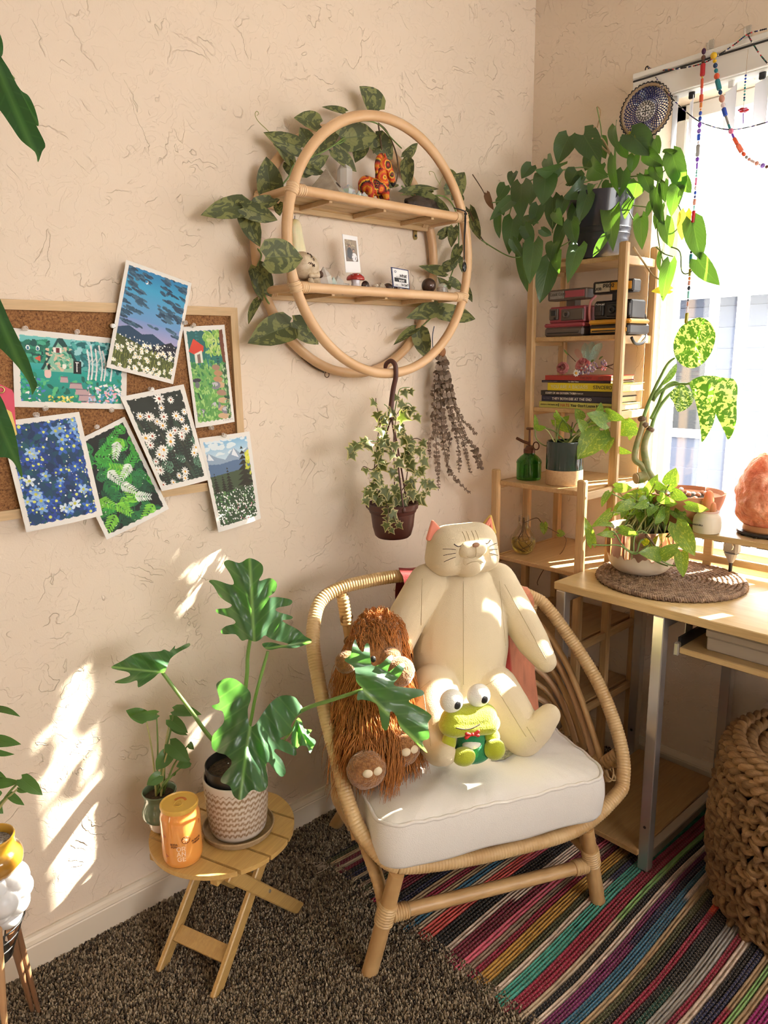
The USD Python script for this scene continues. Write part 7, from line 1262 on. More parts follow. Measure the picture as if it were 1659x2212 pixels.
# ---- the big cream cat
PLUSH = plain('cream_plush', (.66, .555, .385), .95, specular_ior_level=.1, bump=.0006, bscale=500, sheen_weight=.15); SEAM = plain('plush_seam', (.50, .40, .25), .9); PINKE = plain('ear_pink', (.72, .24, .16), .85); THRD = plain('dark_thread', (.06, .04, .035), .8); MUST = plain('mustard_plush', (.55, .38, .10), .9)
cat = Thing('cat_plush', 'big cream plush cat with closed eyes, sitting against the chair back', 'plush toy', ch(.1, .3, .41))
bq = lambda z: .205 + .20 * (z - .42)                                  # the back leans
def cp(px, py, db=0.0):
    p = cl(px, py, .27)
    for _ in range(3): p = cl(px, py, bq(p[2]) + db)
    return p
body = hull_chain([[(cp(1000, 1262), (.088, .062, .05)), (cp(1000, 1320), (.118, .082, .06)), (cp(995, 1400), (.128, .092, .07)), (cp(992, 1470), (.118, .088, .06)), (cp(990, 1500, -.02), (.105, .085, .05))],
                   [(cp(925, 1262), .052), (cp(882, 1330, -.01), .048), (cp(850, 1400, -.02), .044)], [(cp(1072, 1258), .052), (cp(1118, 1330, -.03), .046), (cp(1150, 1385, -.07), .041), (cp(1178, 1428, -.10), .028)],
                   [(cp(938, 1490, -.06), .062), (cp(935, 1540, -.10), .055), (cp(938, 1590, -.13), .048)], [(cp(938, 1590, -.13), .048), (cp(948, 1622, -.17), .034), (cp(960, 1628, -.20), .027)],
                   [(cp(1065, 1490, -.06), .064), (cp(1098, 1540, -.10), .060), (cp(1130, 1588, -.14), .050)], [(cp(1130, 1588, -.14), .050), (cp(1160, 1575, -.165), .036), (cp(1186, 1545, -.17), .027)]], .011, 10)
body = (np.column_stack([body[0][:, 0], body[0][:, 1], np.maximum(body[0][:, 2], .413)]), body[1])
cat.part('body', cw(body), PLUSH, smooth=True)
hc = cp(998, 1186, -.035)
hd = hull_chain([[(hc + V(-.035, 0, .018), (.052, .062, .046)), (hc + V(.035, 0, .018), (.052, .062, .046))], [(hc + V(-.052, 0, -.022), (.042, .060, .040)), (hc + V(.052, 0, -.022), (.042, .060, .040))], [(hc + V(-.04, 0, .02), (.048, .06, .044)), (hc + V(-.052, 0, -.022), (.042, .060, .040))], [(hc + V(.04, 0, .02), (.048, .06, .044)), (hc + V(.052, 0, -.022), (.042, .060, .040))], [(hc + V(0, -.02, -.02), (.05, .055, .045))]], .007, 14)
head = cat.part('head', cw(hd), PLUSH, smooth=True)
hm = trimesh.Trimesh(*hd, process=False)
def onface(da, dz, out=.0):          # a point on the front of the head
    o = hc + V(da, -.3, dz); loc_, _, _ = hm.ray.intersects_location([o], [V(0, 1, 0)])
    return (loc_[np.argmin(loc_[:, 1])] if len(loc_) else hc + V(da, -.06, dz)) + V(0, -out, 0)
mz = onface(0, .012); cat.part('muzzle', cw(hull_chain([[(mz + V(-.017, .006, .002), .021), (mz + V(.017, .006, .002), .021)], [(mz + V(-.012, .006, -.027), .0185), (mz + V(.012, .006, -.027), .0185)]], .004, 8)), PLUSH, head, smooth=True)
cat.part('nose', cw(xf(ball((0, 0, 0), (.0095, .0045, .006), 2), None, mz + V(0, -.0155, .017))), plain('nose_brown', (.36, .20, .12), .8), head, smooth=True)
for pts in ([(0, -.016, .013), (0, -.0175, 0), (0, -.0145, -.012)], [(0, -.0145, -.012), (-.012, -.014, -.014), (-.024, -.008, -.008)], [(0, -.0145, -.012), (.012, -.014, -.014), (.024, -.008, -.008)], [(-.022, -.012, -.030), (-.010, -.0165, -.024), (.010, -.0165, -.024), (.022, -.012, -.030)]): cline(cat, [mz + V(*p) for p in pts], .0010, SEAM, 'mouth_line', head)
for s in (-1, 1):
    cline(cat, [onface(s * (.030 + .0045 * k), .027 - .004 * math.sin(k * .75) + .0012 * k, .0004) for k in range(5)], .0014, THRD, 'closed_eye', head)
    for k in range(3): cline(cat, [onface(s * (.045 + .009 * j), .018 - .009 * k + .002 * j * (1 - k) - .0006 * j * j, .0006) for j in range(4)], .0007, THRD, 'whisker', head)
    for k in range(2): cline(cat, [onface(s * (.007 + .010 * k), .036 + .006 * j, .0) for j in range(4)], .0012, SEAM, 'brow_fold', head)
    e0 = hc + V(s * .066, .0, .052); ear = MFD(mf.Manifold.batch_hull([mf.Manifold.sphere(r_, 20).translate(tuple(map(float, e0 + V(*p)))) for p, r_ in (((-.024, 0, -.016), .006), ((.022, 0, -.018), .006), ((s * .012, .002, .024), .004))]))
    cat.part('ear', cw(ear), PINKE if s < 0 else MUST, head, smooth=True)
    if s > 0: cat.part('ear_lining', cw(hull_chain([[(e0 + V(-.012, -.006, -.006), .004), (e0 + V(.012, -.006, -.008), .004)], [(e0 + V(-.012, -.006, -.006), .004), (e0 + V(.009, -.003, .020), .003)], [(e0 + V(.012, -.006, -.008), .004), (e0 + V(.009, -.003, .020), .003)], [(e0 + V(0, -.006, 0), .004), (e0 + V(.006, -.004, .012), .004)]], .004, 3)), PINKE, head, smooth=True)
bm = trimesh.Trimesh(*body, process=False)
def onbody(px, py): 
    o = EYE; d = ray(px, py); O2 = np.array([(o - CO) @ E1, (o - CO) @ E2, (o - CO)[2]]); D2 = np.array([d @ E1, d @ E2, d[2]]); L_, _, _ = bm.ray.intersects_location([O2], [D2])
    return L_[np.argmin(((L_ - O2) ** 2).sum(1))] - D2 * .0002 if len(L_) else None
def seam(pts):
    q = [onbody(*p) for p in pts]; q = [x for x in q if x is not None]
    if len(q) > 2: cline(cat, q, .0008, SEAM, 'seam')
for pts in ([(1001, y) for y in range(1245, 1480, 18)], [(900 - (y - 1245) * .02 + 12, y) for y in range(1250, 1420, 20)], [(1078 + (y - 1250) * .10, y) for y in range(1255, 1400, 20)], [(1090 + (y - 1262) * .55, y) for y in range(1262, 1430, 18)], [(915 + k * 2, 1500 + k * 14) for k in range(9)], [(1080 + k * 8, 1500 + k * 13) for k in range(8)], [(930 - 6 * k, 1470 + 5 * k) for k in range(5)], [(1035 + 9 * k, 1490 - 6 * k) for k in range(8)], [(1138 + 5 * k, 1570 + 8 * k) for k in range(5)]): seam(pts)
# ---- the shaggy long-haired toy
FURB = plain('curly_brown_plush', (.36, .155, .045), .95, var=1.0, vscale=130, c2=(.22, .085, .025), bump=.004, bscale=240, sheen_weight=.4); HAIRM = plain('long_ginger_hair', (.56, .22, .055), .45, var=1.0, vscale=45, c2=(.34, .115, .025), specular_ior_level=.35)
sg = Thing('shaggy_plush', 'shaggy ginger long-haired plush with brown paws, at the left of the chair', 'plush toy', ch(-.2, .14, .41))
sp_ = lambda px, py, b: cl(px, py, b)
sb = hull_chain([[(sp_(815, 1372, .20), (.060, .055, .05)), (sp_(805, 1440, .18), (.075, .065, .06)), (sp_(808, 1520, .16), (.082, .07, .06)), (sp_(815, 1585, .13), (.088, .075, .05))]], .012, 8)
sg.part('body', cw(sb), FURB, smooth=True)
for nm, px, py, b, r in (('ear', 748, 1430, .125, .026), ('ear', 862, 1452, .10, .036), ('foot', 792, 1662, .055, .045), ('foot', 868, 1618, .075, .042)):
    c = sp_(px, py, b); m = T(trimesh.creation.icosphere(3)); n0 = m[0]; rr = np.array([r, r * (.75 if nm == 'ear' else .8), r * (1.0 if nm == 'ear' else .95)]) * (1 + .10 * (meshkit.noise(n0 * 6, 3) - .5)[:, None])
    v = n0 * rr + c; v[:, 2] = np.maximum(v[:, 2], .405); pr_ = sg.part(nm, cw((v, m[1])), FURB, smooth=True)
    if nm == 'foot':
        for k in range(2): a = (k - .5) * .62 + (.25 if px > 800 else .1); q = c + V(r * .80 * math.sin(a), -r * .70 * math.cos(a), r * .22); sg.part('toe', cw(ball(q, (.0115, .010, .0095), 2)), plain('toe_cream', (.74, .62, .45), .85) if 'toe_cream' not in _mats else _mats['toe_cream'], pr_, smooth=True)
sg.part('muzzle', cw(ball(sp_(842, 1418, .135), (.026, .022, .022), 3)), FURB, smooth=True); sg.part('eye', cw(ball(sp_(806, 1424, .098), (.0065, .005, .0075), 2)), BLACKP, smooth=True)
rh = np.random.default_rng(11); tm = trimesh.Trimesh(*sb, process=False); pp2, fi = trimesh.sample.sample_surface(tm, 5200, seed=4); fnn = tm.face_normals[fi]; zt2, zb2 = sb[0][:, 2].max(), sb[0][:, 2].min(); hairs = []
clump = rh.normal(size=(90, 3)); cpos = pp2[rh.integers(0, len(pp2), 90)]
near = np.argmin(((pp2[:, None] - cpos[None]) ** 2).sum(-1), 1)
nb = 7
u = np.linspace(0, 1, nb)
hp = (pp2[:, 2] - zb2) / (zt2 - zb2); L = np.where(hp > .8, rh.uniform(.045, .085, len(pp2)), rh.uniform(.05, .115, len(pp2))); up = np.clip((hp - .85) / .15, 0, 1)
d0 = fnn * .8 + np.column_stack([np.zeros(len(pp2)), np.full(len(pp2), -.15), np.full(len(pp2), .1) + up * .8]); d0 /= np.linalg.norm(d0, axis=1, keepdims=True)
fall = np.column_stack([clump[near, 0] * .16 + rh.normal(0, .13, len(pp2)), clump[near, 1] * .10 - .05, np.full(len(pp2), -1.0)])
keep = ~((np.abs(pp2[:, 0] - sp_(840, 1420, .12)[0]) < .045) & (np.abs(pp2[:, 2] - sp_(840, 1420, .12)[2]) < .035) & (fnn[:, 1] < -.3))
Hc = pp2[:, None] + L[:, None, None] * (d0[:, None] * (u - .75 * u ** 2)[None, :, None] * (.55 + .5 * up[:, None, None]) + fall[:, None] * (u ** 1.6 * (.95 - .75 * up[:, None]))[..., None])
Hc += .45 * (cpos[near] - pp2)[:, None] * (u ** 1.5)[None, :, None] * (np.linalg.norm(cpos[near] - pp2, axis=1) < .05)[:, None, None]
Hc += .004 * np.sin(u[None, :, None] * 7 + rh.uniform(0, 6, (len(pp2), 1, 3))) * u[None, :, None]
Hc = Hc[keep]; Hw = (Hc.reshape(-1, 3) @ RCH.T + CO - sg.loc).astype(np.float32)
bc = UsdGeom.BasisCurves.Define(stage, sg.path + '/long_hair'); bc.CreateTypeAttr('linear'); bc.CreateCurveVertexCountsAttr(Vt.IntArray.FromNumpy(np.full(len(Hc), nb, np.int32))); bc.CreatePointsAttr(Vt.Vec3fArray.FromNumpy(Hw))
bc.CreateWidthsAttr(Vt.FloatArray.FromNumpy(np.tile(np.array([1.7, 1.6, 1.5, 1.4, 1.2, .9, .4]) * .001, len(Hc)).astype(np.float32))); bc.SetWidthsInterpolation('vertex'); UsdShade.MaterialBindingAPI.Apply(bc.GetPrim()).Bind(HAIRM); tag(bc.GetPrim(), None, None, None, 'stuff')
# ---- a plain little frog toy
LIME = plain('lime_plush', (.42, .46, .02), .95, bump=.0016, bscale=300, sheen_weight=.5); GRN = plain('green_plush', (.02, .22, .085), .95, bump=.0012, bscale=300, sheen_weight=.3); WPL = plain('white_plush', (.80, .78, .72), .95, bump=.001, bscale=300)
fg = Thing('frog_plush', 'small lime green plush frog in a green suit, between the feet of the cream cat', 'plush toy', ch(.12, .08, .42)); FB = .035
fp = lambda px, py, db=0: cl(px, py, FB + db)
fbody = hull_chain([[(fp(1018, 1592), (.032, .028, .022)), (fp(1022, 1622), (.044, .036, .026))]], .006, 8); fg.part('suit', cw(fbody), GRN, smooth=True, label='dark green suit')
fbm = trimesh.Trimesh(*fbody, process=False); fg.part('belly_patch', cw(ball(fp(1020, 1606, -.016), (.024, .0165, .0125), 3)), WPL, smooth=True, label='white chest patch')
fh = hull_chain([[(fp(985, 1556), (.036, .034, .032)), (fp(1040, 1548), (.036, .034, .034))], [(fp(980, 1566, -.004), (.034, .034, .026)), (fp(1048, 1560, -.004), (.034, .034, .026))]], .006, 10); hd_ = fg.part('head', cw(fh), LIME, smooth=True); fhm = trimesh.Trimesh(*fh, process=False)
for px, py, nm in ((976, 1514, 'l'), (1034, 1502, 'r')):
    c = fp(px, py); fg.part('eye_bump', cw(ball(c, (.0275, .022, .0265), 3)), WPL, hd_, smooth=True); fg.part('pupil', cw(ball(c + V(.004, -.0205, -.002), (.0085, .003, .0095), 2)), BLACKP, hd_, smooth=True)
sm = []
for k in range(9):
    px = 985 + 6.5 * k; o = EYE; d = ray(px, 1572 - 1.0 * k + 7 * math.sin(k / 8 * math.pi)); O2 = np.array([(o - CO) @ E1, (o - CO) @ E2, o[2]]); D2 = np.array([d @ E1, d @ E2, d[2]]); Lc, _, _ = fhm.ray.intersects_location([O2], [D2])
    if len(Lc): sm.append(Lc[np.argmin(((Lc - O2) ** 2).sum(1))])
cline(fg, sm, .0014, THRD, 'smile', hd_)
for px, py, db, r in ((970, 1602, -.012, (.016, .016, .022)), (1062, 1592, -.014, (.019, .018, .021))): fg.part('arm', cw(ball(fp(px, py, db), r, 3)), LIME, smooth=True)
for px, py, db, r in ((1002, 1634, -.035, (.026, .024, .020)), (1068, 1618, -.034, (.024, .024, .024))): fg.part('foot', cw(ball(fp(px, py, db), r, 3)), LIME, smooth=True)
REDF = plain('red_ribbon', (.55, .02, .02), .6); bw = fp(1020, 1586, -.036)
for s in (-1, 1): fg.part('bow_loop', cw(hull_chain([[(bw + V(s * .004, 0, 0), .0035), (bw + V(s * .014, 0, .005), .0045)], [(bw + V(s * .004, 0, 0), .0035), (bw + V(s * .014, 0, -.005), .0045)]], .003, 4)), REDF, smooth=True)
fg.part('bow_knot', cw(ball(bw, (.0045, .005, .005), 2)), REDF, smooth=True)
q = [cl(x, y, 0) for x, y in ()]; TAGP = plain('printed_tag_paper', (.52, .52, .44), .7, var=1.0, vscale=130, c2=(.22, .24, .22)); zt3 = .4225
tg = [at(x, y, 2, zt3) for x, y in ((1028, 1645), (1090, 1644), (1122, 1624), (1060, 1618))]
m = grid(10, 6, lambda u, w: tuple(np.moveaxis((1 - u)[..., None] * (1 - w)[..., None] * tg[0] + u[..., None] * (1 - w)[..., None] * tg[1] + u[..., None] * w[..., None] * tg[2] + (1 - u)[..., None] * w[..., None] * tg[3] + (.010 * np.abs(u - .4) ** 1.5)[..., None] * V(0, 0, 1), -1, 0)))
single('paper_slip', join([m, (m[0] - V(0, 0, .0008), m[1][:, ::-1])]), TAGP, 'grey-green printed paper slip lying on the cushion beside the frog', 'paper', smooth=True)
# ================================================================ ON THE FOLDING STOOL AND AT THE LEFT EDGE
def Z8(x, y): return 240 + x * .434, 1190 + y * .434
sc_ = V(-1.392, -.262, SZ); sa = Thing('pot_saucer', 'round tan clay saucer under the patterned pot on the folding stool', 'saucer', sc_)
sa.part('dish', lathe([(0, .003), (.066, .003), (.074, .006), (.078, .016), (.080, .0165), (.0815, .014), (.0775, .002), (.070, 0), (0, 0)], 48, sc_), plain('saucer_clay', (.42, .29, .16), .7, var=.5, vscale=90), smooth=30)
pc_ = sc_ + V(0, 0, .0035); lo = Thing('lobed_philodendron', 'big-leaved lobed philodendron in a white pot with brown zigzag rows, on the folding stool', 'potted plant', pc_)
pf = catmull([(0, 0, 0), (.050, 0, 0), (.059, .004, 0), (.064, .016, 0), (.068, .05, 0), (.0705, .09, 0), (.0715, .118, 0), (.0720, .136, 0), (.070, .139, 0), (.0675, .136, 0), (.067, .12, 0)], 9)[:, :2]
m = lathe(pf, 200, pc_); zz_ = m[0][:, 2] - pc_[2]; an = np.arctan2(m[0][:, 1] - pc_[1], m[0][:, 0] - pc_[0]); colp = np.tile(np.array([.62, .53, .45]), (len(zz_), 1)); rad_ = np.hypot(m[0][:, 0] - pc_[0], m[0][:, 1] - pc_[1])
zig = .0032 * (2 * np.abs(((an * 34 / (2 * np.pi)) % 1) - .5) * 2 - 1); rowp = (zz_ - .020 + zig) / .0142; inr = (rowp > 0) & (rowp < 7.2) & (rowp % 1 < .45) & (rad_ > .06); colp[inr] = (.30, .185, .105)
lo.part('pot', m, colmat('glazed_pattern', .3), smooth=True, col=colp)
lo.part('nursery_pot', lathe([(.060, .10), (.064, .150), (.0655, .150), (.0655, .166), (.0635, .167), (.0615, .160), (.06, .12)], 48, pc_), BLACKP, smooth=30); lo.part('soil', lathe([(0, .151), (.035, .149), (.0615, .145)], 30, pc_), SOIL, smooth=True)
for k in range(40): a, r_ = rnd.uniform(0, 6.28), .058 * math.sqrt(rnd.random()); lo.part('perlite', ball(pc_ + V(r_ * math.cos(a), r_ * math.sin(a), .1495), (.0018, .0018, .0014), 1), INST if k % 3 == 0 else SOIL) if k < 14 else None
A8 = [(585, 45), (640, 60), (690, 35), (750, 65), (755, 110), (735, 150), (790, 135), (825, 160), (815, 205), (780, 232), (830, 230), (900, 245), (890, 270), (830, 282), (822, 300), (900, 325), (895, 340), (850, 346), (880, 366), (930, 392), (965, 425), (1000, 445), (960, 462), (910, 470), (860, 455), (800, 440), (765, 420), (745, 440), (715, 452), (680, 440), (650, 447), (620, 415), (560, 415), (545, 400), (570, 375), (620, 360), (600, 335), (530, 310), (525, 290), (580, 285), (602, 270), (570, 250), (540, 225), (510, 175), (485, 150), (520, 145), (592, 168), (612, 160), (590, 110), (560, 62)]
B8 = [(0, 578), (60, 545), (110, 515), (160, 505), (240, 500), (265, 490), (290, 500), (320, 470), (318, 490), (385, 458), (390, 475), (340, 502), (300, 532), (285, 560), (265, 607), (240, 607), (215, 630), (180, 655), (135, 680), (130, 645), (95, 655), (60, 660), (15, 655), (45, 640), (95, 620), (80, 602), (30, 592)]
C8 = [(570, 635), (610, 635), (650, 660), (690, 700), (695, 740), (680, 790), (688, 868), (716, 866), (760, 800), (800, 750), (850, 720), (910, 725), (935, 755), (955, 790), (920, 830), (895, 870), (905, 890), (870, 920), (838, 935), (880, 950), (920, 990), (915, 1020), (860, 1000), (822, 985), (812, 1000), (850, 1040), (870, 1100), (850, 1125), (820, 1100), (782, 1050), (770, 1080), (780, 1130), (775, 1180), (740, 1200), (700, 1190), (650, 1240), (610, 1220), (590, 1170), (545, 1150), (560, 1110), (600, 1060), (580, 1020), (520, 1000), (500, 970), (505, 920), (530, 890), (562, 850), (555, 800), (520, 790), (500, 770), (540, 755), (530, 700), (525, 660)]
D8 = [(1215, 440), (1230, 480), (1255, 505), (1265, 465), (1285, 465), (1290, 530), (1302, 572), (1345, 560), (1385, 520), (1405, 525), (1382, 580), (1382, 602), (1440, 560), (1465, 565), (1440, 620), (1405, 667), (1470, 680), (1540, 690), (1558, 715), (1500, 735), (1482, 752), (1530, 775), (1595, 820), (1575, 860), (1585, 930), (1548, 950), (1575, 1005), (1540, 980), (1490, 930), (1440, 880), (1415, 815), (1390, 800), (1385, 860), (1370, 895), (1350, 880), (1340, 830), (1320, 762), (1250, 740), (1225, 745), (1230, 700), (1255, 690), (1220, 650), (1210, 580), (1160, 545), (1190, 520), (1200, 480)]
E8 = [(930, 830), (950, 850), (960, 885), (1000, 890), (985, 920), (1020, 945), (1005, 980), (990, 1010), (975, 975), (940, 970), (915, 990), (895, 940), (910, 880)]
F8 = [(752, 462), (800, 455), (870, 470), (930, 440), (1000, 452), (960, 470), (905, 485), (850, 482), (800, 492), (770, 488)]
for k, (o, b, t, fd, bl_) in enumerate(((A8, (708, 378), (690, 40), lambda x, y: 1.535 + .00022 * (y - 1350), .03), (B8, (255, 605), (5, 578), lambda x, y: 1.545 + .0001 * (y - 1430), .03), (C8, (690, 885), (640, 1238), lambda x, y: 1.475 - .00030 * (y - 1550), .04), (D8, (1255, 692), (1578, 1003), lambda x, y: 1.500 + .00008 * (y - 1480), .03), (E8, (925, 838), (990, 1008), lambda x, y: 1.56, .015), (F8, (770, 485), (1000, 450), lambda x, y: 1.56, .01))):
    m, luv = outline_leaf([Z8(*p) for p in o], Z8(*b), Z8(*t), fd, bl_, 900 if k < 4 else 250, .0045, k + 1); lo.part('leaf', m, G5, smooth=True, luv=luv)
g0 = pc_ + V(.005, 0, .150)
def pet8(pts, ds, r=.0048): stem(lo, [g0 + V(rnd.uniform(-.012, .012), rnd.uniform(-.012, .012), 0)] + [dp(*Z8(*p), d) for p, d in zip(pts, ds)], r, r * .8, _mats['petiole_green'], 'petiole', n=9)
pet8([(672, 660), (680, 520), (700, 400)], [1.57, 1.555, 1.53]); pet8([(690, 870), (720, 720), (780, 500)], [1.57, 1.57, 1.565], .0042); pet8([(500, 935), (400, 800), (256, 606)], [1.56, 1.55, 1.54]); pet8([(690, 980), (688, 900)], [1.55, 1.475], .005); pet8([(800, 900), (960, 790), (1100, 742), (1254, 691)], [1.57, 1.52, 1.50, 1.497]); pet8([(850, 950), (926, 840)], [1.58, 1.56], .003)
# ---- mushroom-shaped green and white pot
mp = V(-1.520, -.142, SZ); mu_ = Thing('mushroom_pot_plant', 'small round-leaved plant in a green-glazed pot on a white ball base, on the stool', 'potted plant', mp)
mu_.part('pot_base', lathe(catmull([(0, 0, 0), (.016, 0, 0), (.026, .010, 0), (.028, .024, 0), (.025, .036, 0), (0, .036, 0)], 5)[:, :2], 32, mp), plain('white_glaze', (.74, .66, .58), .12, coat_weight=.5), smooth=True)
mu_.part('pot_body', lathe(catmull([(.020, .034, 0), (.035, .033, 0), (.0415, .042, 0), (.0405, .056, 0), (.036, .070, 0), (.0345, .082, 0), (.037, .094, 0), (.0385, .099, 0), (.036, .100, 0), (.0335, .092, 0), (.031, .075, 0)], 5)[:, :2], 40, mp), plain('sage_glaze', (.15, .22, .14), .10, coat_weight=.6), smooth=True); mu_.part('soil', lathe([(0, .090), (.034, .086)], 24, mp), SOIL, smooth=True)
def Zs(x, y): return x * .331, 1480 + y * .331
md = depth_of(mp + V(0, 0, .15)); top_ = mp + V(0, 0, .088)
ML = [(1022, 188, 848, 205, 66, -25), (950, 215, 822, 165, 92, 10), (1138, 165, 1315, 192, 76, -20), (1108, 222, 1226, 312, 84, 0), (1122, 272, 1226, 326, 40, 20), (1108, 382, 1238, 502, 108, 0), (1236, 382, 1266, 420, 40, 20), (1104, 440, 1018, 552, 100, 0), (1236, 500, 1150, 532, 70, 10), (1048, 588, 958, 652, 80, 0), (1128, 590, 1148, 560, 18, 30)]
for i, (bx, by, tx, ty, w, roll) in enumerate(ML):
    d = md - .02 + .015 * math.sin(i * 2); pxleaf(mu_, Zs(bx, by), Zs(tx, ty), d, d - .01, w * .331, roll, G7, droop=.1, fold=.12, lobe=.12, shape='heart', seed=(i * .4) % 1, nt=12, ns=9)
    q = dp(*Zs(bx, by), d); stem(mu_, [top_ + V(rnd.uniform(-.01, .01), rnd.uniform(-.01, .01), 0), top_ * .5 + q * .5 + V(0, 0, .012), q], .0026, .0015, STEMY if i % 2 else STEMG, 'petiole')
# ---- orange can-shaped cup
oc = V(-1.530, -.262, SZ); oj = Thing('orange_can_cup', 'orange ceramic cup shaped like a drink can, at the front of the stool', 'cup', oc)
ORG = plain('orange_glaze', (.80, .33, .075), .10, coat_weight=.7, subsurface_weight=.15, subsurface_scale=.004); LID = plain('mustard_lid', (.70, .42, .08), .35)
oj.part('can_body', lathe(catmull([(0, 0, 0), (.034, 0, 0), (.040, .006, 0), (.0425, .02, 0), (.0425, .06, 0), (.0425, .095, 0), (.0415, .108, 0), (.0375, .122, 0), (.0370, .126, 0)], 5)[:, :2], 56, oc), ORG, smooth=True)
lid = oj.part('lid', lathe([(.0355, .124), (.0392, .124), (.0402, .128), (.0395, .1325), (.0375, .1335), (.036, .1305), (0, .1305)], 48, oc), LID, smooth=30)
Rl = rz(-.75); tabp = lambda a, b: oc + Rl @ V(a, b, .1306)
oj.part('lid_opening', join([ball(tabp(.011 * math.cos(t), .008 + .010 * math.sin(t)), (.003, .003, .0012), 1) for t in np.linspace(.3, 2.84, 12)]), plain('burnt_orange', (.52, .14, .02), .4), lid, smooth=True, kind='stuff'); oj.part('pull_tab', tube([tabp(.0085 * math.cos(t) * (1 - .18 * math.sin(t)), -.004 + .011 * math.sin(t)) + V(0, 0, .001) for t in np.linspace(0, 6.28, 24)[:-1]], .0011, 6, True), LID, lid, smooth=True)
oj.part('tab_ring', tube([tabp(.004 * math.cos(t), -.007 + .0035 * math.sin(t)) + V(0, 0, .0008) for t in np.linspace(0, 6.28, 16)[:-1]], .0008, 5, True), LID, lid, smooth=True)
def canp(th, z, o=.0003): return V(oc[0] + (.0426 + o) * math.cos(th), oc[1] + (.0426 + o) * math.sin(th), oc[2] + z)
TH0 = math.atan2(EYE[1] - oc[1], EYE[0] - oc[0])
def canlet(txt, th, z, hgt, mt, bold=True):
    mm = meshkit.text_mesh(txt, hgt, .0004, bold); P = np.array(mm.vertices); w = P[:, 0].max() / 2; a = th + (P[:, 0] - w) / .0428
    oj.part('lettering', (np.column_stack([oc[0] + (.0428 + P[:, 2]) * np.cos(a), oc[1] + (.0428 + P[:, 2]) * np.sin(a), oc[2] + z + P[:, 1]]), np.array(mm.faces)), mt)
BRN = plain('brown_print', (.16, .06, .02), .5); PCH = plain('peach_print', (.92, .62, .40), .4)
canlet('SODA', TH0 - .42, .058, .0042, BRN); canlet('POP!', TH0 - .42, .052, .0042, BRN); canlet('ALWAYS', TH0 + .72, .058, .0040, BRN); canlet('FRESH!', TH0 + .72, .052, .0040, BRN); canlet('OR', TH0 - .10, .044, .010, PCH); canlet('AN', TH0 - .10, .032, .010, PCH); canlet('GE', TH0 - .10, .020, .010, PCH)
for rr_, mt in ((.0085, BRN), (.0072, _mats['burnt_orange'])): oj.part('orange_slice_print', tube([canp(TH0 + .18 + rr_ * math.cos(t) / .0426, .068 + rr_ * math.sin(t)) for t in np.linspace(0, 6.28, 24)[:-1]], .00045 if mt is BRN else .0007, 5, True), mt, smooth=True)
for k in range(4): t = k * .785; oj.part('orange_slice_print', tube([canp(TH0 + .18 + s * .0068 * math.cos(t) / .0426, .068 + s * .0068 * math.sin(t)) for s in (-1, 0, 1)], .0005, 5), PCH)
for th, z in ((-.95, .075), (-.88, .030), (1.05, .095)): oj.part('orange_wedge_print', lathe([(0, .0008), (.006, .0006), (.0062, 0)], 3, canp(TH0 + th, z, -.0004), frame(V(math.cos(TH0 + th), math.sin(TH0 + th), 0))), _mats['burnt_orange'])

# ---- at the left edge: slim wooden-legged stand, white cloud pot holder, yellow pot and its plant
EDG = 1.30
sd = Thing('plant_stand', 'slim stand with brown tapering legs and a black wire basket, at the left edge', 'plant stand', V(-1.93, -.27, 0)); LEGW = plain('walnut_leg', (.24, .12, .06), .4)
for p, q in (((26, 1968), (84, 2186)), ((22, 2010), (70, 2184))):
    P0, P1 = dp(*p, EDG + .03), at(*q, 2, 0.006); sd.part('leg', tube([P1, P1 * .5 + P0 * .5, P0], [.0042, .006, .0075], 10), LEGW, smooth=40)
P1 = at(14, 2260, 2, 0.006); P0 = dp(-6, 2010, EDG - .05); sd.part('leg', tube([P1, P0], [.005, .008], 10), plain('light_leg', (.52, .30, .15), .4), smooth=40)
ctop = dp(-28, 1990, EDG + .02); WIRE = BLACKP
for k in range(9):
    a = k * .7; e = V(math.cos(a), math.sin(a), 0) * .062; sd.part('basket_wire', tube([ctop + e, ctop + e * .55 - V(0, 0, .075)], .0013, 5), WIRE)
for r_, dz in ((.062, 0), (.052, -.025), (.042, -.05), (.034, -.075)): sd.part('basket_ring', tube([ctop + V(r_ * math.cos(t), r_ * math.sin(t), dz) for t in np.linspace(0, 6.28, 30)[:-1]], .0016, 6, True), WIRE, smooth=True)
sd.part('basket_base', lathe([(0, 0), (.034, 0), (.034, .003), (0, .003)], 24, ctop - V(0, 0, .076)), WIRE)
cc = dp(-8, 1930, EDG); cm = hull_chain([[(cc + RIGHT * a + UP * b + FWD * c, r_)] for a, b, c, r_ in ((.030, .030, 0, .028), (.036, .008, .01, .024), (.028, -.018, .01, .026), (0, .02, -.02, .034), (-.03, .02, 0, .03), (0, -.02, 0, .036), (.012, -.045, .015, .026), (-.02, -.05, .0, .03), (.005, .03, .02, .03), (.018, -.005, -.015, .03))], .005, 6)
single('cloud_pot_stand', cm, plain('white_ceramic', (.66, .65, .66), .3), 'glossy white lumpy cloud-shaped pot holder under the yellow pot, at the left edge', 'pot holder', smooth=True)
yp = dp(-10, 1880, EDG - .005); yl_ = Thing('yellow_pot_plant', 'young plant with heart-shaped leaves in a mustard and brown glazed pot, at the left edge', 'potted plant', yp)
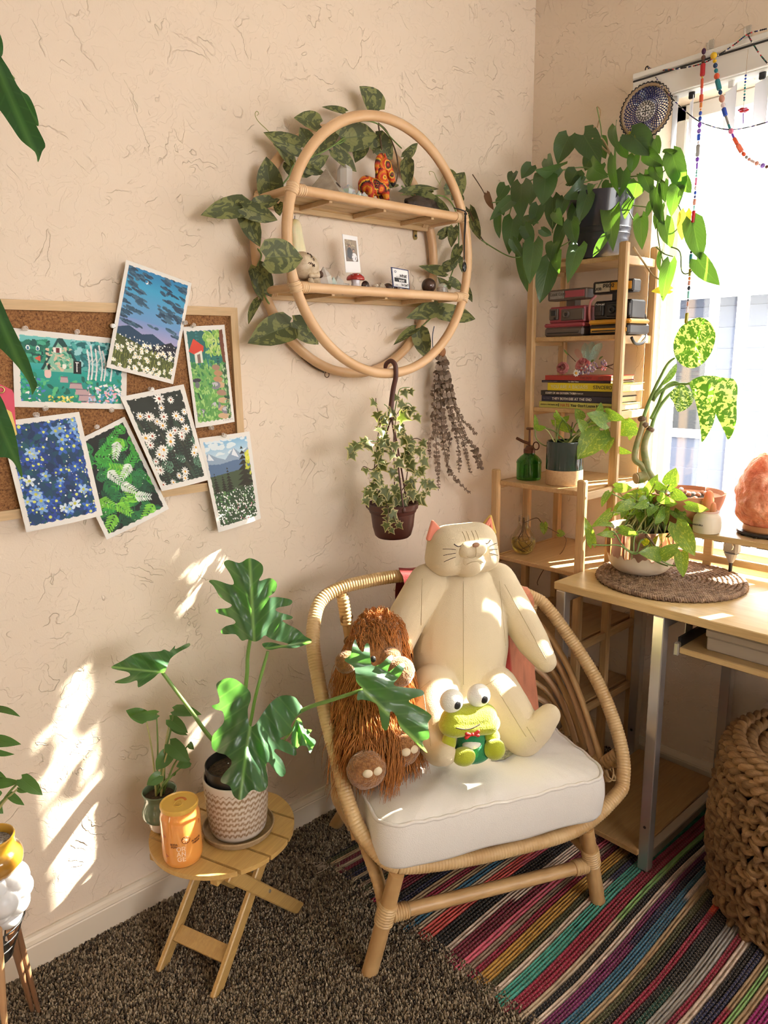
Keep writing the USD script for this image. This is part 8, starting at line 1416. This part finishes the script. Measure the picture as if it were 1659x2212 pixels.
YG = mat('mustard_drip_glaze', {'tc': ('texture_coordinate', {}), 's': ('separate_xyz', {}), 'n': ('noise_texture', {'scale': 40.0}), 'm': ('math', {'math_type': 'multiply', 'value2': .02}), 'a': ('math', {'math_type': 'add'}), 'r': ('map_range', {'from_min': .052, 'from_max': .060, 'clamp': True}), 'x': ('mix', {'color1': (.34, .16, .02), 'color2': (.62, .33, .03)}), 'p': ('principled_bsdf', {'roughness': .12, 'coat_weight': .6})}, [('tc.object', 's.vector'), ('tc.object', 'n.vector'), ('n.fac', 'm.value1'), ('s.z', 'a.value1'), ('m.value', 'a.value2'), ('a.value', 'r.value'), ('r.result', 'x.fac'), ('x.color', 'p.base_color')])
yl_.part('pot', lathe(catmull([(0, 0, 0), (.034, 0, 0), (.044, .008, 0), (.048, .022, 0), (.0455, .036, 0), (.038, .046, 0), (.0375, .058, 0), (.039, .066, 0), (.036, .068, 0), (.032, .060, 0), (.03, .05, 0)], 5)[:, :2], 40, yp), YG, smooth=True); yl_.part('soil', lathe([(0, .058), (.033, .055)], 20, yp), plain('perlite_soil', (.16, .13, .12), .9, var=1.0, vscale=260, c2=(.5, .47, .45)), smooth=True)
def Ze(x, y): return x * .3218, 1500 + y * .3218
for i, (bx, by, tx, ty, w, roll) in enumerate([(-40, 100, 136, 150, 46, -30), (-60, 312, 142, 335, 84, -10), (-40, 378, 98, 402, 42, 20), (146, 568, 286, 676, 96, 0), (-50, 590, 142, 585, 76, 10), (68, 672, 164, 744, 52, 10), (118, 635, 180, 658, 28, 20), (-50, 525, 42, 560, 60, 10), (-60, 720, 22, 800, 80, 10), (-20, 690, -60, 640, 80, 0)]):
    d = EDG - .03 + .012 * math.sin(i * 2); pxleaf(yl_, Ze(bx, by), Ze(tx, ty), d, d - .005, w * .3218, roll, G7, droop=.14, fold=.15, lobe=.12, seed=(i * .3) % 1, nt=12, ns=9); q = dp(*Ze(bx, by), d); p0 = yp + V(rnd.uniform(-.01, .01), rnd.uniform(-.01, .01), .056); stem(yl_, [p0, p0 * .5 + q * .5 + V(-.004, -.004, .02), q], .0030, .0016, STEMG if i % 2 else STEMY, 'petiole')
# ---- tall climber whose leaves hang in at the left
tcp = V(-2.25, -.45, 0); tcl = Thing('tall_climber', 'tall climbing plant with long rubbery dark green leaves hanging in at the left edge', 'potted plant', tcp + V(0, 0, .0))
tcl.part('pot', lathe([(0, 0), (.09, 0), (.115, .20), (.118, .205), (.112, .205), (.10, .16), (0, .16)], 32, tcp), TERRA, smooth=30)
mst = [tcp + V(0, 0, .15)] + [dp(-90 - 40 * math.sin(k), y, 1.02) for k, y in enumerate((1300, 1000, 700, 400, 150, -60))]; stem(tcl, mst, .011, .007, STEMG, 'main_stem', n=10)
for k, (o, b, t, d_, bl_) in enumerate((([(-34, 60), (-10, 90), (0, 118), (20, 150), (38, 186), (63, 236), (80, 274), (98, 312), (91, 327), (82, 351), (76, 329), (46, 304), (25, 274), (8, 249), (-15, 215), (-40, 150)], (-38, 70), (82, 350), 1.00, .02), ([(28, 172), (46, 196), (62, 207), (76, 236), (84, 272), (70, 262), (48, 228)], (28, 172), (84, 272), 1.03, .01), ([(-30, 20), (-10, 55), (2, 78), (7, 100), (4, 122), (-8, 118), (-30, 90)], (-30, 20), (4, 122), .99, .01),
                                       ([(-40, 590), (-10, 622), (0, 645), (9, 665), (20, 691), (33, 717), (48, 748), (63, 780), (74, 815), (81, 830), (74, 846), (69, 854), (68, 846), (63, 830), (54, 813), (39, 793), (22, 774), (4, 756), (-20, 735), (-45, 690)], (-40, 600), (70, 852), 1.00, .025), ([(-40, 820), (-10, 838), (0, 854), (9, 871), (17, 893), (28, 921), (35, 947), (38, 962), (42, 990), (49, 1026), (45, 1030), (37, 1012), (26, 995), (13, 988), (-5, 986), (-40, 960)], (-40, 830), (48, 1028), 1.03, .02))):
    fd = (lambda x, y, d_=d_: d_ - .00012 * (y - 500)) if k > 2 else (lambda x, y, d_=d_: d_); m, luv = outline_leaf(o, b, t, fd, bl_, 260, .0015, k + 3); tcl.part('leaf', m, G7, smooth=True, luv=luv); P0 = dp(*b, fd(*b)); q = min(mst[1:], key=lambda p: abs(p[2] - P0[2] + .05)); stem(tcl, [q, q * .5 + P0 * .5 + V(0, 0, .02), P0], .005, .004, STEMG, 'petiole')
# ================================================================ BEADS AND CHARMS AT THE WINDOW
XW = -.122
def w6(x, y, xx=XW): return at(1300 + x * .2164, 40 + y * .2164, 0, xx)
def wp(x, y, xx=XW): return at(x, y, 0, xx)
BEADC = colmat('glass_beads', .15); BC = [srgb(*c) for c in ((20, 22, 40), (235, 230, 225), (30, 50, 120), (190, 45, 55), (30, 110, 90), (225, 180, 70), (16, 18, 24), (90, 60, 130))]
def seedstring(name, label, pts, xx, r=.0020, mix=(0, 1, 6, 2, 4, 3, 0, 6)):
    P = catmull([wp(*p, xx) if len(p) == 2 else wp(p[0], p[1], p[2]) for p in pts], 10); s = np.r_[0, np.cumsum(np.linalg.norm(np.diff(P, axis=0), axis=1))]; nb = int(s[-1] / .0042); t = np.linspace(0, s[-1], nb * 4 + 1); Q = np.stack([np.interp(t, s, P[:, k]) for k in range(3)], 1)
    R = r * (.45 + .55 * np.abs(np.sin(np.arange(len(t)) * np.pi / 4))); m = tube(Q, R, 7); cs = np.array([BC[mix[(j * 7 + (j * j) // 3) % len(mix)]] for j in range(nb + 1)]); col = np.repeat(cs[np.minimum(np.arange(len(t)) // 4, nb)], 7, 0); col = np.vstack([col, col[:1], col[-1:]])
    single(name, m, BEADC, label, 'bead string', smooth=True, col=col)
XR = -.1175
seedstring('bead_garland', 'thin string of seed beads running along the top of the blind valance', [(1398, 143, -.02), (1412, 151, -.06), (1440, 151), (1480, 146), (1520, 136), (1555, 117), (1585, 97), (1615, 74), (1640, 66), (1665, 60)], XR)
seedstring('bead_garland', 'thin string of seed beads sagging in a long curve across the window', [(1399, 145, -.02), (1415, 165, -.10), (1432, 190), (1455, 216), (1480, 240), (1510, 262), (1545, 275), (1580, 280), (1620, 274), (1670, 260)], XR - .004, .0017, (6, 0, 2, 6, 0, 1, 6, 7))
seedstring('bead_garland', 'short string of seed beads slanting down to the right edge of the window', [(1616, 76), (1628, 97), (1642, 118), (1662, 142)], XR - .004, .0020, (3, 0, 6, 1, 3, 4, 6, 0))
CLR = plain('clear_hook_plastic', (.92, .90, .86), .08, transmission_weight=.8, ior=1.45)
for (x, y, xx, lab) in ((1394, 176, -.001, 'clear adhesive hook holding the blue woven disc'), (1537, 102, -.001, 'clear adhesive hook at the top of the two bead strands'), (1617, 72, -.001, 'clear adhesive hook at the peak of the seed bead string')):
    c = wp(x, y, xx); single('wall_hook', join([box(c + V(-.003, 0, 0), (.005, .016, .036), .002), tube(catmull([c + V(-.005, 0, -.006), c + V(-.016, 0, -.012), c + V(-.024, 0, -.004), c + V(-.024, 0, .004)], 5), .003, 8)]), CLR, lab, 'hook', smooth=30)
# ---- strands of big beads, every bead its own part
COLS = dict(P=(70, 30, 70), B=(110, 60, 40), R=(200, 40, 50), O=(230, 95, 60), C=(235, 120, 90), Y=(235, 190, 30), N=(20, 60, 110), T=(40, 140, 150), U=(40, 80, 190), V=(130, 70, 190), L=(150, 110, 200), G=(150, 145, 140), K=(235, 130, 170), W=(235, 215, 215), D=(40, 50, 60), Q=(150, 220, 210), E=(160, 150, 30), A=(235, 150, 80), S=(215, 150, 130), Z=(95, 90, 150))
bm_ = {k: plain('bead_' + n_, srgb(*COLS[k]), .15, transmission_weight=.25) for k, n_ in zip(COLS, 'plum brown red orange coral yellow navy teal blue violet lilac grey pink white dark aqua olive amber peach slate'.split())}
def strand(label, path, xx, beads):
    P = catmull([wp(*p, xx) for p in path], 12); s = np.r_[0, np.cumsum(np.linalg.norm(np.diff(P, axis=0), axis=1))]; t = Thing('bead_strand', label, 'bead strand', P[0]); t.part('thread', tube(P, .0005, 5), STEMT)
    at_ = .004
    for c, w, h_ in beads:                       # colour, width and length in pixels of the photograph at this distance
        w, h_ = w / 735, h_ / 735; q = at_ + h_ / 2
        if q > s[-1]: break
        p = np.array([np.interp(q, s, P[:, k]) for k in range(3)]); p2 = np.array([np.interp(q + .002, s, P[:, k]) for k in range(3)]); Fm = frame(p2 - p)
        m = ball((0, 0, 0), (w / 2, w / 2, h_ / 2), 2) if h_ < 1.7 * w else lathe([(.0004, -h_ / 2), (w / 2 * .8, -h_ / 2), (w / 2, -h_ / 2 * .85), (w / 2, h_ / 2 * .85), (w / 2 * .8, h_ / 2), (.0004, h_ / 2)], 14)
        t.part('bead', xf(m, Fm, p), bm_[c], smooth=30); at_ += h_ + .0012
S1 = [('P', 8, 11), ('B', 8, 9), ('B', 6, 4), ('R', 9, 21), ('Y', 3, 3), ('O', 5, 17), ('K', 4, 9), ('O', 7, 13), ('A', 5, 9), ('A', 3, 4), ('U', 6, 8), ('U', 6, 9), ('V', 7, 11), ('L', 8, 9), ('U', 6, 11), ('W', 4, 6), ('G', 7, 21), ('V', 7, 9), ('V', 3, 12), ('Q', 3, 8), ('Q', 4, 5), ('K', 4, 14), ('W', 5, 8), ('U', 5, 7), ('Z', 4, 6), ('S', 6, 11), ('Q', 3, 9), ('R', 7, 22), ('Z', 3, 8), ('P', 4, 6), ('W', 3, 5), ('K', 5, 9), ('V', 5, 8), ('S', 4, 5), ('W', 3, 4), ('D', 4, 6), ('T', 6, 18), ('G', 5, 8), ('E', 5, 14), ('A', 5, 7), ('S', 5, 9), ('D', 6, 9), ('Q', 5, 14), ('D', 3, 5), ('S', 4, 8), ('W', 3, 12), ('E', 7, 20), ('A', 4, 9), ('G', 3, 8)]
strand('long straight strand of mixed coloured beads hanging in front of the window', [(1521, 100), (1518, 150), (1514, 230), (1509, 300), (1503, 400), (1497, 480), (1492, 560), (1487, 640), (1482, 700)], XR - .006, S1)
S2 = [('Y', 12, 12), ('Y', 7, 6), ('N', 8, 9), ('T', 7, 8), ('O', 10, 11), ('T', 9, 19), ('N', 7, 9), ('S', 10, 14), ('W', 8, 9), ('U', 8, 15), ('G', 4, 16), ('T', 4, 8), ('K', 9, 10), ('V', 4, 8), ('O', 7, 14), ('C', 9, 17), ('O', 7, 9), ('G', 6, 6), ('S', 6, 6), ('W', 5, 9), ('S', 8, 7), ('W', 4, 3), ('L', 9, 8), ('B', 6, 6), ('U', 7, 7), ('L', 6, 6), ('S', 6, 6)]
strand('strand of mixed coloured beads curving down to the right across the window', [(1540, 110), (1545, 140), (1550, 175), (1558, 208), (1566, 245), (1577, 278), (1592, 310), (1611, 338), (1635, 353), (1668, 364)], XR - .010, S2)
ot = Thing('hanging_charm', 'small turquoise beaded charm with a pink flower hanging at the right of the window', 'charm', wp(1610, 160)); P = [wp(1616, 106), wp(1612, 150), wp(1606, 235), wp(1605, 264)]; ot.part('thread', tube(P, .0004, 5), STEMT)
for k, (y, c) in enumerate(((163, 'U'), (170, 'U'), (177, 'U'), (184, 'Q'), (190, 'T'), (197, 'Q'), (204, 'T'), (211, 'N'), (216, 'T'))): ot.part('bead', ball(wp(1611 - .06 * (y - 160), y), (.0025,) * 3, 1), bm_[c], smooth=True)
fc = wp(1606, 238)
for k in range(6): a = k * 1.047; ot.part('flower_petal', ball(fc + V(-.003 * math.cos(a), .0075 * math.sin(a + .4), .003 * math.cos(a)), (.004, .006, .0028), 2), bm_['K' if k % 2 else 'R'], smooth=True)
for k in range(7): ot.part('bead', ball(wp(1605.4, 246 + 3.2 * k), (.0018,) * 3, 1), bm_['V'], smooth=True)
# ---- blue and white woven disc
dc = wp(1395, 240, -.112); DR = .0735; ma = Thing('woven_disc', 'round blue and white beaded disc in a tan hoop, hung beside the window', 'wall hanging', dc - V(0, 0, DR)); Fd = frame(V(-1, -.12, .05), (0, 1, 0))
def dk(r, a, o=0.0): return dc + Fd @ V(r * math.cos(a), r * math.sin(a), o)
NVB = plain('navy_beads', srgb(30, 40, 110), .2, transmission_weight=.2); BLB = plain('black_beads', (.02, .02, .03), .3); TAN = plain('tan_hoop', (.34, .24, .15), .7)
ma.part('hoop', tube([dk(DR * .90, t) for t in np.linspace(0, 6.283, 61)[:-1]], .0044, 8, True), TAN, smooth=True)
ma.part('bead_edging', join([tube([dk(DR * (.98 + .025 * math.cos(t * 40)), t, .001) for t in np.linspace(0, 6.283, 321)[:-1]], .0017, 5, True)]), BLB, smooth=True)
RR = [.34, .42, .50, .58, .66, .74, .82, .885]
for k in range(40):
    for s in (-1, 1): ma.part('net_thread', tube([dk(DR * r, (k + s * i * .55) * 2 * math.pi / 40) for i, r in enumerate(RR)], .0012, 4), NVB)
for r in (.46, .62, .78): ma.part('net_ring', tube([dk(DR * r, t) for t in np.linspace(0, 6.283, 61)[:-1]], .0006, 4, True), NVB, smooth=True)
ma.part('centre', lathe([(0, 0), (DR * .36, 0), (DR * .37, .0008), (DR * .36, .0016), (0, .0016)], 40, dc, Fd), INST, smooth=30)
for r, n_ in ((.33, 22), (.25, 16), (.14, 8), (.06, 4)):
    for k in range(n_): a = 2 * math.pi * k / n_; ma.part('motif', tube([dk(DR * (r - .045), a - .10 * .3 / r, .002), dk(DR * (r + .04), a, .002), dk(DR * (r - .045), a + .10 * .3 / r, .002)], .0011, 4), BLB)
ma.part('hanging_loop', tube(catmull([dk(DR, 1.55), wp(1396, 172, -.05), wp(1394, 150, -.025), wp(1399, 143, -.022), wp(1402, 152, -.03), wp(1398, 172, -.05), dk(DR, 1.50)], 6), .0016, 6), CORD, smooth=True)
